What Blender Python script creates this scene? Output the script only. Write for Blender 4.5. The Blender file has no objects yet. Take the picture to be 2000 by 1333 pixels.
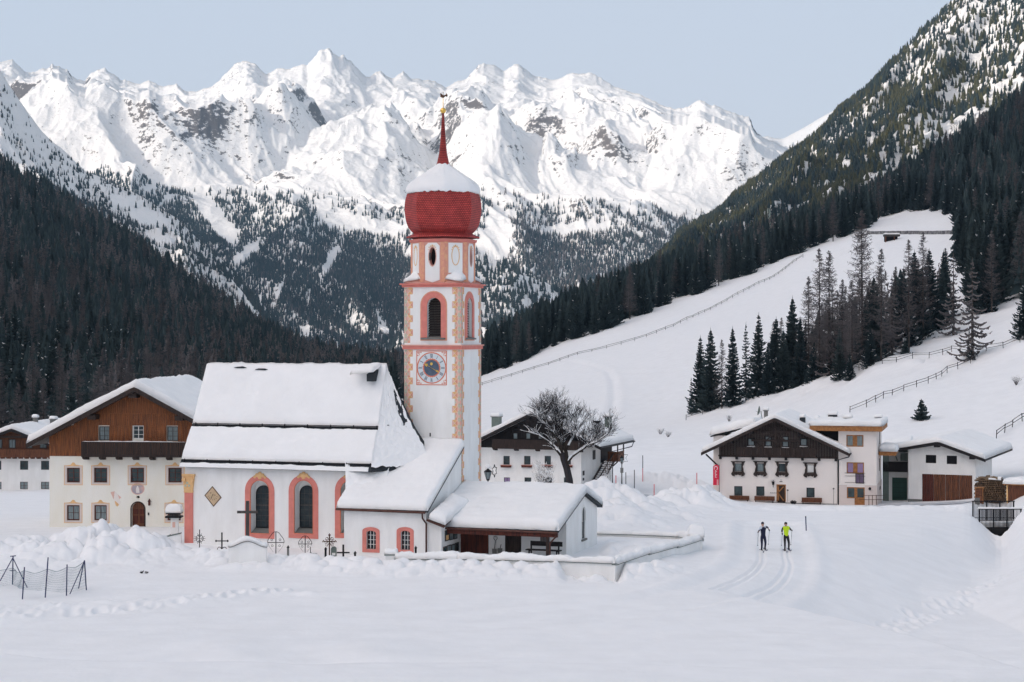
import bpy, bmesh, math, random
import numpy as np
from mathutils import Vector, Matrix

# ------------------------------------------------------------------ camera, sky, sun, exposure
SC = bpy.context.scene
COL = SC.collection
F, HZ, CZ = 3500.0, 650.0, 14.0            # focal length in photo pixels, horizon row, camera height
R = math.radians
cam_d = bpy.data.cameras.new("camera")
cam = bpy.data.objects.new("camera", cam_d)
COL.objects.link(cam)
cam.location = (0, 0, CZ)
cam.rotation_euler = (R(90), 0, 0)
cam_d.sensor_width = 36.0
cam_d.lens = F / 2000.0 * 36.0
cam_d.shift_y = -(666.5 - HZ) / 2000.0
cam_d.clip_start = 1.0
cam_d.clip_end = 60000.0
SC.camera = cam

SUN_EL = R(25.0)
SUN_AZ = math.atan2(-0.885, -0.466)            # clockwise from +Y; behind the camera, to the left
SDIR = Vector((math.sin(SUN_AZ) * math.cos(SUN_EL), math.cos(SUN_AZ) * math.cos(SUN_EL), math.sin(SUN_EL)))
w = bpy.data.worlds.new("World")
SC.world = w
w.use_nodes = True
nt = w.node_tree
bg = nt.nodes["Background"]
sky = nt.nodes.new("ShaderNodeTexSky")
sky.sky_type = 'NISHITA'
sky.sun_disc = False
sky.sun_elevation = SUN_EL
sky.sun_rotation = SUN_AZ
sky.altitude = 1500
sky.air_density = 1.0
sky.dust_density = 1.6
sky.ozone_density = 1.0
hs = nt.nodes.new("ShaderNodeHueSaturation")
hs.inputs["Saturation"].default_value = 0.42
hs.inputs["Value"].default_value = 1.0
nt.links.new(sky.outputs[0], hs.inputs["Color"])
gm = nt.nodes.new("ShaderNodeGamma")
gm.inputs[1].default_value = 0.16
nt.links.new(hs.outputs[0], gm.inputs[0])
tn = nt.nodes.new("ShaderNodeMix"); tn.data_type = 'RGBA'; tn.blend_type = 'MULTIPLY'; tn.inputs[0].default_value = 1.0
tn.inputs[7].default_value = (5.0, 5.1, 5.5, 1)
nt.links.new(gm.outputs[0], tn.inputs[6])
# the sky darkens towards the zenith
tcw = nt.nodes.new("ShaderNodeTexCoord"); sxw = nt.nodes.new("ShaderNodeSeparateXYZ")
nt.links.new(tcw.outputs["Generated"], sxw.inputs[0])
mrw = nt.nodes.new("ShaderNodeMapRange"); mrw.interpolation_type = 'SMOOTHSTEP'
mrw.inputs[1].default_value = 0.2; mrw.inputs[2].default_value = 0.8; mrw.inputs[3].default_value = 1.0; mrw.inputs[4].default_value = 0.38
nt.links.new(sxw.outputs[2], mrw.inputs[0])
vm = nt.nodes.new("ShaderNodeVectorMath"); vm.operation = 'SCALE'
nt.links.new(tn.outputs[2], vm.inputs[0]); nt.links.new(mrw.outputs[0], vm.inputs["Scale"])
# warm glow added round the unseen sun behind the camera, to brighten the facades
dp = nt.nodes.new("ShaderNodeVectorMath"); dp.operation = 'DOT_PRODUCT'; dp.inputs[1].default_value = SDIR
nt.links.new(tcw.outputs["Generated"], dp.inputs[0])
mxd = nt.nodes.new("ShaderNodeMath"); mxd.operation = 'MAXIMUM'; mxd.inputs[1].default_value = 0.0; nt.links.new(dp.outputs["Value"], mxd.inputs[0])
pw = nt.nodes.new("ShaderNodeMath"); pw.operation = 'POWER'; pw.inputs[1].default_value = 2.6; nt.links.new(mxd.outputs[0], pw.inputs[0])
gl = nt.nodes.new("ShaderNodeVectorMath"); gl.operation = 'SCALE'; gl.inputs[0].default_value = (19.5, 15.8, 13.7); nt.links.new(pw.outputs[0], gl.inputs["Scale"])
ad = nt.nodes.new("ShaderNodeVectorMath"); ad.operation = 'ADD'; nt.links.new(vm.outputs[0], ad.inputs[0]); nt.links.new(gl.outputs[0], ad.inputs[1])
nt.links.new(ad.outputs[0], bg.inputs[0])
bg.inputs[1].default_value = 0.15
sun_d = bpy.data.lights.new("sun", 'SUN')
sun_d.energy = 5.0
sun_d.angle = R(0.5)
sun_d.color = (1.0, 0.885, 0.755)
sun = bpy.data.objects.new("sun", sun_d)
COL.objects.link(sun)
sun.rotation_euler = SDIR.to_track_quat('Z', 'Y').to_euler()
vs = SC.view_settings
vs.view_transform = 'Standard'
vs.look = 'None'
vs.gamma = 1.0
vs.exposure = 0.15
SC.cycles.use_denoising = True
try:
    SC.cycles.denoiser = 'OPENIMAGEDENOISE'
except Exception:
    pass
SC.cycles.max_bounces = 8
SC.cycles.diffuse_bounces = 4
SC.cycles.transparent_max_bounces = 12

# ------------------------------------------------------------------ maths helpers
def XW(px, D): return (px - 1000.0) / F * D
def ZW(py, D): return CZ - (py - HZ) * D / F

def perlin(x, y, seed=0):
    xi = np.floor(x).astype(np.int64); yi = np.floor(y).astype(np.int64)
    xf = x - xi; yf = y - yi
    u = xf * xf * xf * (xf * (xf * 6 - 15) + 10); v = yf * yf * yf * (yf * (yf * 6 - 15) + 10)
    def g(ix, iy, dx, dy):
        h = (ix * 374761393 + iy * 668265263 + seed * 974634777) & 0xFFFFFFFF
        h = ((h ^ (h >> 13)) * 1274126177) & 0xFFFFFFFF
        h = h ^ (h >> 16)
        a = (h & 1023) * (2 * np.pi / 1024.0)
        return np.cos(a) * dx + np.sin(a) * dy
    n00 = g(xi, yi, xf, yf); n10 = g(xi + 1, yi, xf - 1, yf)
    n01 = g(xi, yi + 1, xf, yf - 1); n11 = g(xi + 1, yi + 1, xf - 1, yf - 1)
    return ((n00 * (1 - u) + n10 * u) * (1 - v) + (n01 * (1 - u) + n11 * u) * v) * 1.5

def fbm(x, y, octv=5, seed=0, gain=0.5, lac=2.03):
    s = np.zeros_like(x); a = 1.0; t = 0.0
    for i in range(octv):
        s += a * perlin(x, y, seed + i * 17); t += a
        x = x * lac + 13.7; y = y * lac - 7.1; a *= gain
    return s / t

def ridged(x, y, octv=6, seed=0, gain=0.55, lac=2.07):
    s = np.zeros_like(x); a = 1.0; t = 0.0; wgt = 1.0
    for i in range(octv):
        n = 1.0 - np.abs(perlin(x, y, seed + i * 31)) * 1.6
        n = np.clip(n, 0, 1) ** 2 * wgt
        s += a * n; t += a
        wgt = np.clip(n * 1.8, 0, 1)
        x = x * lac + 5.3; y = y * lac + 9.2; a *= gain
    return s / t

def sstep(a, b, x):
    t = np.clip((x - a) / (b - a), 0, 1)
    return t * t * (3 - 2 * t)

def blur(A, sig, axis):
    if sig <= 0: return A
    r = int(3 * sig) + 1
    k = np.exp(-0.5 * (np.arange(-r, r + 1) / sig) ** 2); k /= k.sum()
    P = np.pad(A, [(r, r) if i == axis else (0, 0) for i in range(2)], mode='edge')
    out = np.zeros_like(A)
    n = A.shape[axis]
    for i, kv in enumerate(k):
        out += kv * (P[i:i + n, :] if axis == 0 else P[:, i:i + n])
    return out

# ------------------------------------------------------------------ object helpers
def tag(o, label=None, cat=None, group=None, kind=None):
    if label: o["label"] = label
    if cat: o["category"] = cat
    if group: o["group"] = group
    if kind: o["kind"] = kind
    return o

def empty(name, loc=(0, 0, 0), rz=0.0, label=None, cat=None, group=None, sc=None):
    o = bpy.data.objects.new(name, None)
    COL.objects.link(o)
    o.empty_display_size = 0.5
    o.location = loc
    o.rotation_euler = (0, 0, rz)
    if sc: o.scale = (sc, sc, sc)
    return tag(o, label, cat, group)

def np_mesh(name, V, Q, mats, smooth=True, matidx=None):
    """V (n,3) float array, Q (m,k) int array of k-gons"""
    me = bpy.data.meshes.new(name)
    k = Q.shape[1]
    me.vertices.add(len(V)); me.vertices.foreach_set("co", np.ascontiguousarray(V, dtype=np.float32).ravel())
    me.loops.add(Q.size); me.loops.foreach_set("vertex_index", np.ascontiguousarray(Q, dtype=np.int32).ravel())
    me.polygons.add(len(Q))
    me.polygons.foreach_set("loop_start", np.arange(0, Q.size, k, dtype=np.int32))
    try: me.polygons.foreach_set("loop_total", np.full(len(Q), k, dtype=np.int32))
    except Exception: pass
    if matidx is not None: me.polygons.foreach_set("material_index", np.ascontiguousarray(matidx, dtype=np.int32))
    me.polygons.foreach_set("use_smooth", np.full(len(Q), smooth, dtype=bool))
    for m in mats: me.materials.append(m)
    me.update(calc_edges=True)
    me.validate()
    return me

def grid_quads(nr, nc):
    i = np.arange(nr - 1)[:, None] * nc + np.arange(nc - 1)[None, :]
    return np.stack([i, i + 1, i + nc + 1, i + nc], -1).reshape(-1, 4)

def link(name, me, parent=None):
    o = bpy.data.objects.new(name, me)
    COL.objects.link(o)
    if parent is not None: o.parent = parent
    return o

# ------------------------------------------------------------------ materials
def mat(name, col, rough=0.7, var=0.0, scale=1.0, col2=None, metal=0.0, bump=0.0, bscale=None, coords='Object', spec=0.3, stretch=None, emis=None):
    m = bpy.data.materials.new(name); m.use_nodes = True
    t = m.node_tree; b = t.nodes["Principled BSDF"]
    b.inputs["Base Color"].default_value = (*col, 1)
    b.inputs["Roughness"].default_value = rough
    b.inputs["Metallic"].default_value = metal
    b.inputs["Specular IOR Level"].default_value = spec
    if col2 is not None or var or bump:
        tc = t.nodes.new("ShaderNodeTexCoord")
        src = tc.outputs[coords]
        if stretch:
            mp = t.nodes.new("ShaderNodeMapping"); mp.inputs["Scale"].default_value = stretch
            t.links.new(src, mp.inputs[0]); src = mp.outputs[0]
        n = t.nodes.new("ShaderNodeTexNoise"); n.inputs["Scale"].default_value = scale
        n.inputs["Detail"].default_value = 6; n.inputs["Roughness"].default_value = 0.6
        t.links.new(src, n.inputs["Vector"])
        if col2 is None: col2 = tuple(c * (1 - var) for c in col)
        r = t.nodes.new("ShaderNodeValToRGB")
        r.color_ramp.elements[0].position = 0.35; r.color_ramp.elements[0].color = (*col2, 1)
        r.color_ramp.elements[1].position = 0.65; r.color_ramp.elements[1].color = (*col, 1)
        t.links.new(n.outputs["Fac"], r.inputs[0]); t.links.new(r.outputs[0], b.inputs["Base Color"])
        if bump:
            n2 = t.nodes.new("ShaderNodeTexNoise"); n2.inputs["Scale"].default_value = bscale or scale * 3
            n2.inputs["Detail"].default_value = 5
            t.links.new(src, n2.inputs["Vector"])
            bp = t.nodes.new("ShaderNodeBump"); bp.inputs["Distance"].default_value = bump
            bp.inputs["Strength"].default_value = 1.0
            t.links.new(n2.outputs["Fac"], bp.inputs["Height"]); t.links.new(bp.outputs[0], b.inputs["Normal"])
    if emis:
        b.inputs["Emission Color"].default_value = (*emis[0], 1); b.inputs["Emission Strength"].default_value = emis[1]
    return m

def snow_material(name, bscale=2.2, bump=0.05, base=(0.885, 0.89, 0.905)):
    m = mat(name, base, rough=0.75, var=0.05, scale=0.5, bump=bump, bscale=bscale, spec=0.15)
    return m

def mountain_material(name, sc_big, sc_small, rock=(0.11, 0.115, 0.13), rock2=(0.21, 0.175, 0.155), lo=0.80, hi=0.42, nz=0.10):
    """snow where gentle, broken rock where steep; scales are in 1/metre"""
    m = bpy.data.materials.new(name); m.use_nodes = True
    t = m.node_tree; b = t.nodes["Principled BSDF"]
    b.inputs["Roughness"].default_value = 0.85; b.inputs["Specular IOR Level"].default_value = 0.1
    g = t.nodes.new("ShaderNodeNewGeometry")
    sx = t.nodes.new("ShaderNodeSeparateXYZ"); t.links.new(g.outputs["Normal"], sx.inputs[0])
    def noise(s, det=8, rgh=0.6):
        mp = t.nodes.new("ShaderNodeMapping"); mp.inputs["Scale"].default_value = (s, s, s * 1.6)
        t.links.new(g.outputs["Position"], mp.inputs[0])
        n = t.nodes.new("ShaderNodeTexNoise"); n.inputs["Scale"].default_value = 1.0
        n.inputs["Detail"].default_value = det; n.inputs["Roughness"].default_value = rgh
        t.links.new(mp.outputs[0], n.inputs["Vector"]); return n.outputs["Fac"]
    nb = noise(sc_big); ns = noise(sc_small, 7, 0.72)
    # zone: steep ground and rocky districts; speckle: fine noise breaking the rock up
    sl = t.nodes.new("ShaderNodeMapRange"); sl.inputs[1].default_value = lo; sl.inputs[2].default_value = hi; sl.inputs[3].default_value = 0.0; sl.inputs[4].default_value = 0.22
    t.links.new(sx.outputs[2], sl.inputs[0])
    zn = t.nodes.new("ShaderNodeMapRange"); zn.inputs[1].default_value = 0.475; zn.inputs[2].default_value = 0.63; zn.inputs[3].default_value = -0.10; zn.inputs[4].default_value = nz
    t.links.new(nb, zn.inputs[0])
    a1 = t.nodes.new("ShaderNodeMath"); a1.operation = 'ADD'; t.links.new(sl.outputs[0], a1.inputs[0]); t.links.new(zn.outputs[0], a1.inputs[1])
    a2 = t.nodes.new("ShaderNodeMath"); a2.operation = 'ADD'; t.links.new(a1.outputs[0], a2.inputs[0]); t.links.new(ns, a2.inputs[1])
    mr = t.nodes.new("ShaderNodeMapRange"); mr.inputs[1].default_value = 0.70; mr.inputs[2].default_value = 0.66
    mr.inputs[3].default_value = 0.0; mr.inputs[4].default_value = 1.0; t.links.new(a2.outputs[0], mr.inputs[0])
    rr = t.nodes.new("ShaderNodeMix"); rr.data_type = 'RGBA'; rr.inputs[6].default_value = (*rock, 1); rr.inputs[7].default_value = (*rock2, 1)
    t.links.new(noise(sc_big * 2.7, 4), rr.inputs[0])
    mx = t.nodes.new("ShaderNodeMix"); mx.data_type = 'RGBA'
    t.links.new(mr.outputs[0], mx.inputs[0]); t.links.new(rr.outputs[2], mx.inputs[6]); mx.inputs[7].default_value = (0.90, 0.90, 0.90, 1)
    t.links.new(mx.outputs[2], b.inputs["Base Color"])
    bp = t.nodes.new("ShaderNodeBump"); bp.inputs["Distance"].default_value = 0.45 / sc_small; bp.inputs["Strength"].default_value = 0.7
    t.links.new(ns, bp.inputs["Height"]); t.links.new(bp.outputs[0], b.inputs["Normal"])
    return m

M = {}
M['snow'] = snow_material('snow', 2.4, 0.03)
M['snow_roof'] = snow_material('roof_snow', 2.5, 0.03, (0.90, 0.905, 0.91))
M['mount'] = mountain_material('mountain_rock_and_snow', 1 / 480., 1 / 17.)
M['mid'] = mountain_material('hill_rock_and_snow', 1 / 160., 1 / 12., lo=0.6, hi=0.3, nz=0.04)

# ------------------------------------------------------------------ terrain
TP = [-600, -200, 0, 200, 400, 600, 760, 940, 1100, 1300, 1450, 1560, 1700, 1800, 1900, 2000, 2300, 2700]
TR = {  # distance -> photo row the ground passes through, per column
 130: [1030]*3 + [1028, 1026, 1024, 1024, 1022, 1022, 1030, 1035, 1035, 1035, 1035, 1033, 1025, 1000, 980],
 150: [1000]*3 + [1000, 1000, 1000, 1000, 1000, 1002, 1010, 1012, 1012, 1012, 1012, 1010, 1000, 960, 930],
 170: [986]*3 + [986, 986, 985, 985, 985, 987, 994, 998, 998, 998, 997, 995, 985, 935, 900],
 197: [972]*3 + [970, 968, 966, 965, 965, 965, 970, 981, 986, 987, 983, 978, 955, 890, 840],
 216: [964, 964, 965, 962, 960, 955, 952, 948, 946, 948, 968, 974, 976, 974, 970, 930, 855, 800],
 240: [955, 955, 957, 950, 950, 940, 935, 925, 920, 912, 906, 900, 885, 880, 870, 850, 800, 750],
 300: [880, 895, 905, 912, 905, 900, 895, 880, 870, 868, 860, 825, 760, 745, 725, 695, 600, 500],
 350: [820, 835, 850, 870, 878, 875, 870, 860, 840, 838, 800, 770, 700, 668, 645, 610, 500, 400],
 400: [760, 775, 790, 830, 850, 855, 850, 835, 812, 800, 750, 715, 650, 605, 572, 540, 430, 330],
 500: [650, 665, 690, 755, 805, 830, 825, 770, 745, 700, 662, 635, 570, 530, 500, 470, 350, 250],
 600: [560, 590, 625, 700, 765, 805, 812, 742, 672, 622, 590, 560, 500, 478, 440, 415, 300, 200],
 700: [500, 535, 560, 645, 725, 790, 800, 735, 645, 580, 532, 492, 452, 440, 400, 365, 250, 150],
 800: [440, 480, 500, 592, 690, 765, 785, 735, 642, 572, 520, 478, 430, 405, 350, 290, 190, 90],
 900: [380, 430, 450, 550, 655, 745, 775, 740, 645, 572, 522, 482, 428, 365, 300, 235, 130, 40],
 1050: [250, 330, 385, 500, 620, 725, 750, 742, 660, 600, 560, 530, 470, 385, 310, 230, 100, 0],
 1200: [100, 250, 335, 455, 592, 712, 735, 740, 700, 660, 640, 620, 560, 500, 440, 380, 250, 150],
 1400: [180, 300, 390, 510, 640, 735, 742, 740, 715, 710, 700, 690, 670, 650, 630, 600, 500, 400],
 1800: [350, 450, 520, 620, 700, 735, 735, 735, 720, 720, 715, 710, 700, 700, 690, 690, 650, 600],
}
TD = [5, 30, 60, 75, 90, 105, 118] + list(TR.keys())
TZ = [[-0.8]*18, [-0.5]*18, [0.05]*18, [0.2]*18, [0.3]*18, [0.36]*18, [0.40]*18] + [[ZW(p, d) for p in row] for d, row in TR.items()]
_pxs = np.arange(-600, 2701, 12.0)
_lds = np.linspace(math.log(5), math.log(1800), 520)
_T = np.array(TZ)
_A = np.array([np.interp(_pxs, TP, r) for r in _T])                  # rows x px
_lt = np.log(np.array(TD, float))
_G = np.array([np.interp(_lds, _lt, _A[:, j]) for j in range(len(_pxs))]).T
_G = blur(blur(_G, 3.0, 1), 3.0, 0)

DEP_D = [70, 75, 80, 86, 93, 100, 110, 125, 140, 150, 158, 168, 182, 200]
DEP_P = [1300, 1450, 1560, 1650, 1700, 1800, 1900, 1955, 2000, 2100, 2400]
DEP = [
 [0]*11,
 [0, 0, 0, 0, 0, 0, 0, 0, .1, .5, 1],
 [0, 0, 0, 0, 0, .2, 1.3, 1.7, 2.0, 2.3, 2.5],
 [0, 0, .1, .4, .8, 2.2, 2.7, 2.8, 2.8, 2.6, 2.5],
 [0, .3, .8, 2.0, 2.6, 2.9, 2.9, 2.8, 2.6, 2.2, 2.0],
 [0, .4, .9, 1.9, 2.6, 3.0, 2.8, 2.4, 2.1, 1.8, 1.5],
 [0, .2, .4, 1.0, 1.8, 3.0, 3.0, 2.4, 1.9, 1.5, 1.2],
 [0, 0, .1, .3, .6, 1.8, 3.2, 3.0, 2.2, 1.2, .8],
 [0, 0, 0, 0, .1, .5, 2.2, 3.7, 2.2, .8, .5],
 [0, 0, 0, 0, 0, .1, .9, 3.9, 1.6, .2, 0],
 [0, 0, 0, 0, 0, 0, .4, 4.0, 1.2, 0, 0],
 [0, 0, 0, 0, 0, 0, .3, 3.8, 1.0, 0, 0],
 [0, 0, 0, 0, 0, 0, 0, 2.0, .3, 0, 0],
 [0]*11]
_dD = np.linspace(66, 204, 140)
_dA = np.array([np.interp(_pxs, DEP_P, r) for r in DEP])
_dG = np.array([np.interp(_dD, DEP_D, _dA[:, j]) for j in range(len(_pxs))]).T
_dG = blur(_dG, 1.2, 0); _dG = blur(_dG, 1.0, 1)

def bil(G, r, c):
    r = np.clip(r, 0, G.shape[0] - 1.001); c = np.clip(c, 0, G.shape[1] - 1.001)
    r0 = r.astype(int); c0 = c.astype(int); fr = r - r0; fc = c - c0
    return (G[r0, c0] * (1 - fc) + G[r0, c0 + 1] * fc) * (1 - fr) + (G[r0 + 1, c0] * (1 - fc) + G[r0 + 1, c0 + 1] * fc) * fr

def seg_dist(X, Y, pts):
    """distance to a polyline and arc position"""
    best = np.full(X.shape, 1e9); arc = np.zeros_like(X); s0 = 0.0
    for (x0, y0), (x1, y1) in zip(pts[:-1], pts[1:]):
        L = math.hypot(x1 - x0, y1 - y0) + 1e-9
        t = np.clip(((X - x0) * (x1 - x0) + (Y - y0) * (y1 - y0)) / L ** 2, 0, 1)
        d = np.hypot(X - x0 - t * (x1 - x0), Y - y0 - t * (y1 - y0))
        m = d < best
        best = np.where(m, d, best); arc = np.where(m, s0 + t * L, arc); s0 += L
    return best, arc

def curve_pts(ctrl, n=12):
    """Catmull-Rom through control points"""
    P = [ctrl[0]] + list(ctrl) + [ctrl[-1]]; out = []
    for i in range(1, len(P) - 2):
        for k in range(n):
            t = k / n
            out.append(tuple(0.5 * ((2 * P[i][a]) + (-P[i-1][a] + P[i+1][a]) * t + (2*P[i-1][a] - 5*P[i][a] + 4*P[i+1][a] - P[i+2][a]) * t*t + (-P[i-1][a] + 3*P[i][a] - 3*P[i+1][a] + P[i+2][a]) * t**3) for a in range(len(P[i]))))
    out.append(tuple(ctrl[-1])); return out

def at(px, py_, D0=None):
    """flat spot on the near snowfield seen at this pixel (z about 0.45)"""
    D = (CZ - 0.45) * F / (py_ - HZ); return (XW(px, D), D)

# cross country trail and ski ruts
TRAIL = curve_pts([(XW(1500, 140), 140), (XW(1505, 128), 128), at(1511, 1068), at(1500, 1095), at(1455, 1120), at(1380, 1150), at(1250, 1180), at(1050, 1200), at(700, 1215)])
RUTS = [curve_pts([(x, y) for x, y in [(XW(p1, 135), 135), at(p2, 1062), at(p3, 1085), at(p4, 1108), at(p5, 1135)]]) for p1, p2, p3, p4, p5 in
        [(1482, 1483, 1478, 1448, 1388), (1490, 1492, 1489, 1462, 1406), (1530, 1530, 1532, 1508, 1452), (1538, 1539, 1545, 1524, 1470)]]
FOOT1 = curve_pts([at(0, 1195), at(160, 1180), at(330, 1172), at(480, 1155), at(560, 1150)])

def bumps(X, Y, sc, seed):
    return np.clip(ridged(X / sc, Y / sc, 3, seed, 0.6), 0, 1)

def lumps(X, Y, cell, seed):
    """rounded blocks of ploughed snow"""
    best = np.zeros_like(X)
    cx = np.floor(X / cell); cy = np.floor(Y / cell)
    for i in (-1, 0, 1):
        for j in (-1, 0, 1):
            gx = cx + i; gy = cy + j
            h = np.sin(gx * 127.1 + gy * 311.7 + seed) * 43758.5453; h = h - np.floor(h)
            h2 = np.sin(gx * 269.5 + gy * 183.3 + seed) * 24634.634; h2 = h2 - np.floor(h2)
            h3 = np.sin(gx * 419.2 + gy * 71.9 + seed) * 12543.21; h3 = h3 - np.floor(h3)
            d = np.hypot(X - (gx + h) * cell, Y - (gy + h2) * cell) / (cell * (0.45 + 0.4 * h3))
            best = np.maximum(best, np.sqrt(np.clip(1 - d * d, 0, 1)) * (0.4 + 0.6 * h3))
    return best

def base_z(X, Y):
    X = np.asarray(X, float); Y = np.asarray(Y, float)
    D = np.maximum(Y, 5.01); px = 1000 + X / D * F
    r = (np.log(D) - _lds[0]) / (_lds[1] - _lds[0]); c = (px + 600) / 12.0
    z = bil(_G, r, c)
    dep = bil(_dG, (D - 66) / (_dD[1] - _dD[0]), c) * (D > 66.5) * (D < 203)
    e = np.interp(px, _EP, [95, 92, 88.5, 84.0, 80.5, 77.0, 73.5, 68.0, 64.0])
    am = np.interp(px, _EP, [0, .6, 1.7, 3.0, 3.3, 3.4, 3.3, 3.0, 2.8])
    f0 = np.interp(px, _EP, [97, 98, 99, 101, 107, 110, 101, 95, 90]); f1 = np.interp(px, _EP, [106, 110, 116, 128, 137, 143, 138, 128, 118])
    dep2 = am * sstep(0, 1, (D - e) / 6.5) ** .8 * (1 - np.clip((D - f0) / (f1 - f0), 0, 1) ** .9)
    return z - np.maximum(dep * (D > 96), dep2)
_EP = [1350, 1450, 1560, 1700, 1800, 1900, 2000, 2200, 2500]

def ground_z(X, Y, detail=True):
    X = np.asarray(X, float); Y = np.asarray(Y, float)
    z = base_z(X, Y)
    D = np.maximum(Y, 5.01); px = 1000 + X / D * F
    # broad undulation, growing with distance
    z = z + fbm(X / 22., Y / 30., 3, 3) * 0.10 * sstep(120, 60, D)
    far = sstep(230, 420, D)
    z = z + far * (fbm(X / 60., Y / 60., 5, 11) * 1.6) + sstep(600, 1000, D) * fbm(X / 140., Y / 140., 5, 21) * 9
    if not detail: return z
    zf = z; msk = (D < 560) & (D > 40); shp = z.shape
    X = X[msk]; Y = Y[msk]; z = z[msk]; D = D[msk]; px = px[msk]
    near = sstep(190, 150, D)
    # wind ripples and small dents
    z = z + near * (fbm(X / 3.5, Y / 1.1, 4, 5) * 0.036 + fbm(X / 7., Y / 2.2, 3, 9) * 0.055)
    # pillow forms of the foreground and the bank at the bottom edge
    for (p, q, h, rx, ry) in [(445, 1257, .22, 1.8, 2.2), (720, 1262, .28, 1.9, 2.4), (600, 1155, .16, .5, .35), (300, 1245, .12, 3, 2.2), (1230, 1225, .06, 2.5, 1.5)]:
        x0, y0 = at(p, q)
        z = z + h * np.exp(-((X - x0) / rx) ** 2 - ((Y - y0) / ry) ** 2)
        z = z - 0.8 * h * np.exp(-((X - x0 + rx * .9) / rx) ** 2 - ((Y - y0 + ry) / ry) ** 2)
    bank = np.interp(px, [-200, -60, 0, 90, 200, 600, 1000, 1500], [78, 76.2, 75.2, 74.2, 73.5, 73.2, 73.4, 72.0])
    z = z + 0.5 * sstep(bank + .15, bank - .8, D) - 0.16 * np.exp(-((D - bank - 1.2) / 1.0) ** 2) * sstep(1500, 600, px)
    # ploughed heap by the fence on the left
    hp = np.interp(px, [-300, -50, 60, 130, 200, 260, 320, 360, 420], [1.2, 1.2, 1.4, 1.8, 2.35, 2.1, 1.4, 0.6, 0.0])
    cy = np.interp(px, [-300, 0, 200, 420], [107, 107.5, 109, 111])
    env = np.exp(-((D - cy) / np.where(D < cy, 4.2, 3.5)) ** 2)
    L = lumps(X, Y, 1.7, 3) * 0.75 + lumps(X + 5, Y, 0.8, 8) * 0.4 + fbm(X / 1.2, Y / 1.2, 4, 77) * 0.3
    z = z + hp * env * (0.34 + 0.74 * L) * (px < 430)
    # cleared bank in front of the churchyard wall and round the corner
    e2 = np.exp(-((D - np.interp(px, [300, 620, 780, 1090, 1200, 1260, 1400], [108.5, 104, 102.4, 101.2, 100.5, 101.5, 104])) / 2.0) ** 2) * sstep(300, 420, px) * sstep(1390, 1250, px)
    z = z + e2 * (0.42 + 0.55 * lumps(X, Y, 0.75, 21) + fbm(X / .6, Y / .6, 3, 31) * .18) * 0.85
    z = z - (e2 * .55 + .30 * np.exp(-((D - 100.2) / 1.8) ** 2)) * sstep(1085, 1110, px) * sstep(1225, 1205, px)
    e3 = np.exp(-((D - 112) / 5.0) ** 2) * sstep(1168, 1195, px) * sstep(1345, 1300, px)
    z = z + e3 * (0.2 + 0.35 * lumps(X, Y, 1.1, 61))
    # heaps behind the chapel and along the village road
    for (p, d, h, rx, ry, s) in [(1215, 131, 1.3, 3.6, 4.5, 2), (1175, 138, 1.5, 4, 4, 4), (1290, 140, 0.9, 4, 3, 6), (1350, 170, 1.4, 3.5, 4, 7), (1365, 182, 1.7, 3, 4, 9),
                                 (1330, 168, 1.2, 4, 3.5, 12), (1225, 160, 1.3, 5, 4, 14), (1170, 160, 1.5, 4, 4, 15), (1290, 215, 1.6, 7, 4, 16), (1980, 172, 1.0, 3, 3, 17), (1985, 160, 1.2, 2.6, 4, 18),
                                 (1385, 186, 1.3, 1.5, 3, 19), (1245, 146, .8, 4, 3, 23), (1190, 175, 1.2, 3.5, 2, 24), (482, 103.1, .55, 1.5, .7, 27), (1150, 99.6, .3, 1.2, .6, 28), (1190, 162, .8, 3, 2, 29), (1310, 150, .7, 3, 2.5, 30)]:
        k = (np.abs(X - XW(p, d)) < 2.6 * rx) & (np.abs(D - d) < 2.6 * ry)
        XX = X[k]; YY = Y[k]
        e = np.exp(-((XX - XW(p, d)) / rx) ** 2 - ((D[k] - d) / ry) ** 2)
        z[k] = z[k] + h * e * (0.55 + 0.6 * lumps(XX, YY, 1.5, 40 + s) + fbm(XX / 1.3, YY / 1.3, 3, s) * 0.35)
    # low bank on the camera side of the village road
    e4 = np.exp(-((D - 171 - fbm(X / 6., Y * 0, 2, 55) * 2.5) / 1.6) ** 2) * sstep(1300, 1360, px) * sstep(1925, 1890, px)
    z = z + e4 * (0.28 + 0.3 * lumps(X, Y, 1.0, 71))
    # terraces and the swept lane below the meadow
    z = z + 0.7 * np.exp(-((D - 262 - 4 * np.sin(X / 17.)) / 5.0) ** 2) * sstep(1180, 1230, px) * sstep(1480, 1400, px)
    z = z + 0.5 * np.exp(-((D - 288) / 3.5) ** 2) * sstep(1180, 1230, px) * sstep(1480, 1400, px)
    # steep banks with kinks on the right hand slope
    z = z + (np.exp(-((D - 352 + (px - 1500) * 0.09) / 9.) ** 2) * 1.4 * lumps(X, Y, 5.0, 91) + fbm(X / 9., Y / 9., 3, 44) * .5) * sstep(1330, 1480, px) * sstep(250, 290, D) * sstep(560, 420, D)
    # piste and ruts
    m = (D > 75) & (D < 150) & (px > 600) & (px < 1750)
    if m.any():
        d, a = seg_dist(X[m], Y[m], TRAIL)
        fade = sstep(30, 52, 60 - a * 0.5 + 20) * 1.0
        f2 = sstep(75, 30, a)
        zz = -0.16 * sstep(2.6, 1.8, d) + 0.13 * np.exp(-((d - 2.9) / .45) ** 2)
        zz = zz + 0.02 * fbm(X[m] / .5, Y[m] / 3., 2, 8) * sstep(2.4, 1.6, d)
        zz = zz * f2
        for rt in RUTS:
            dr, ar = seg_dist(X[m], Y[m], rt)
            zz = zz - 0.10 * sstep(0.16, 0.05, dr) * sstep(0, 6, ar)
        z[m] = z[m] + zz
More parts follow.
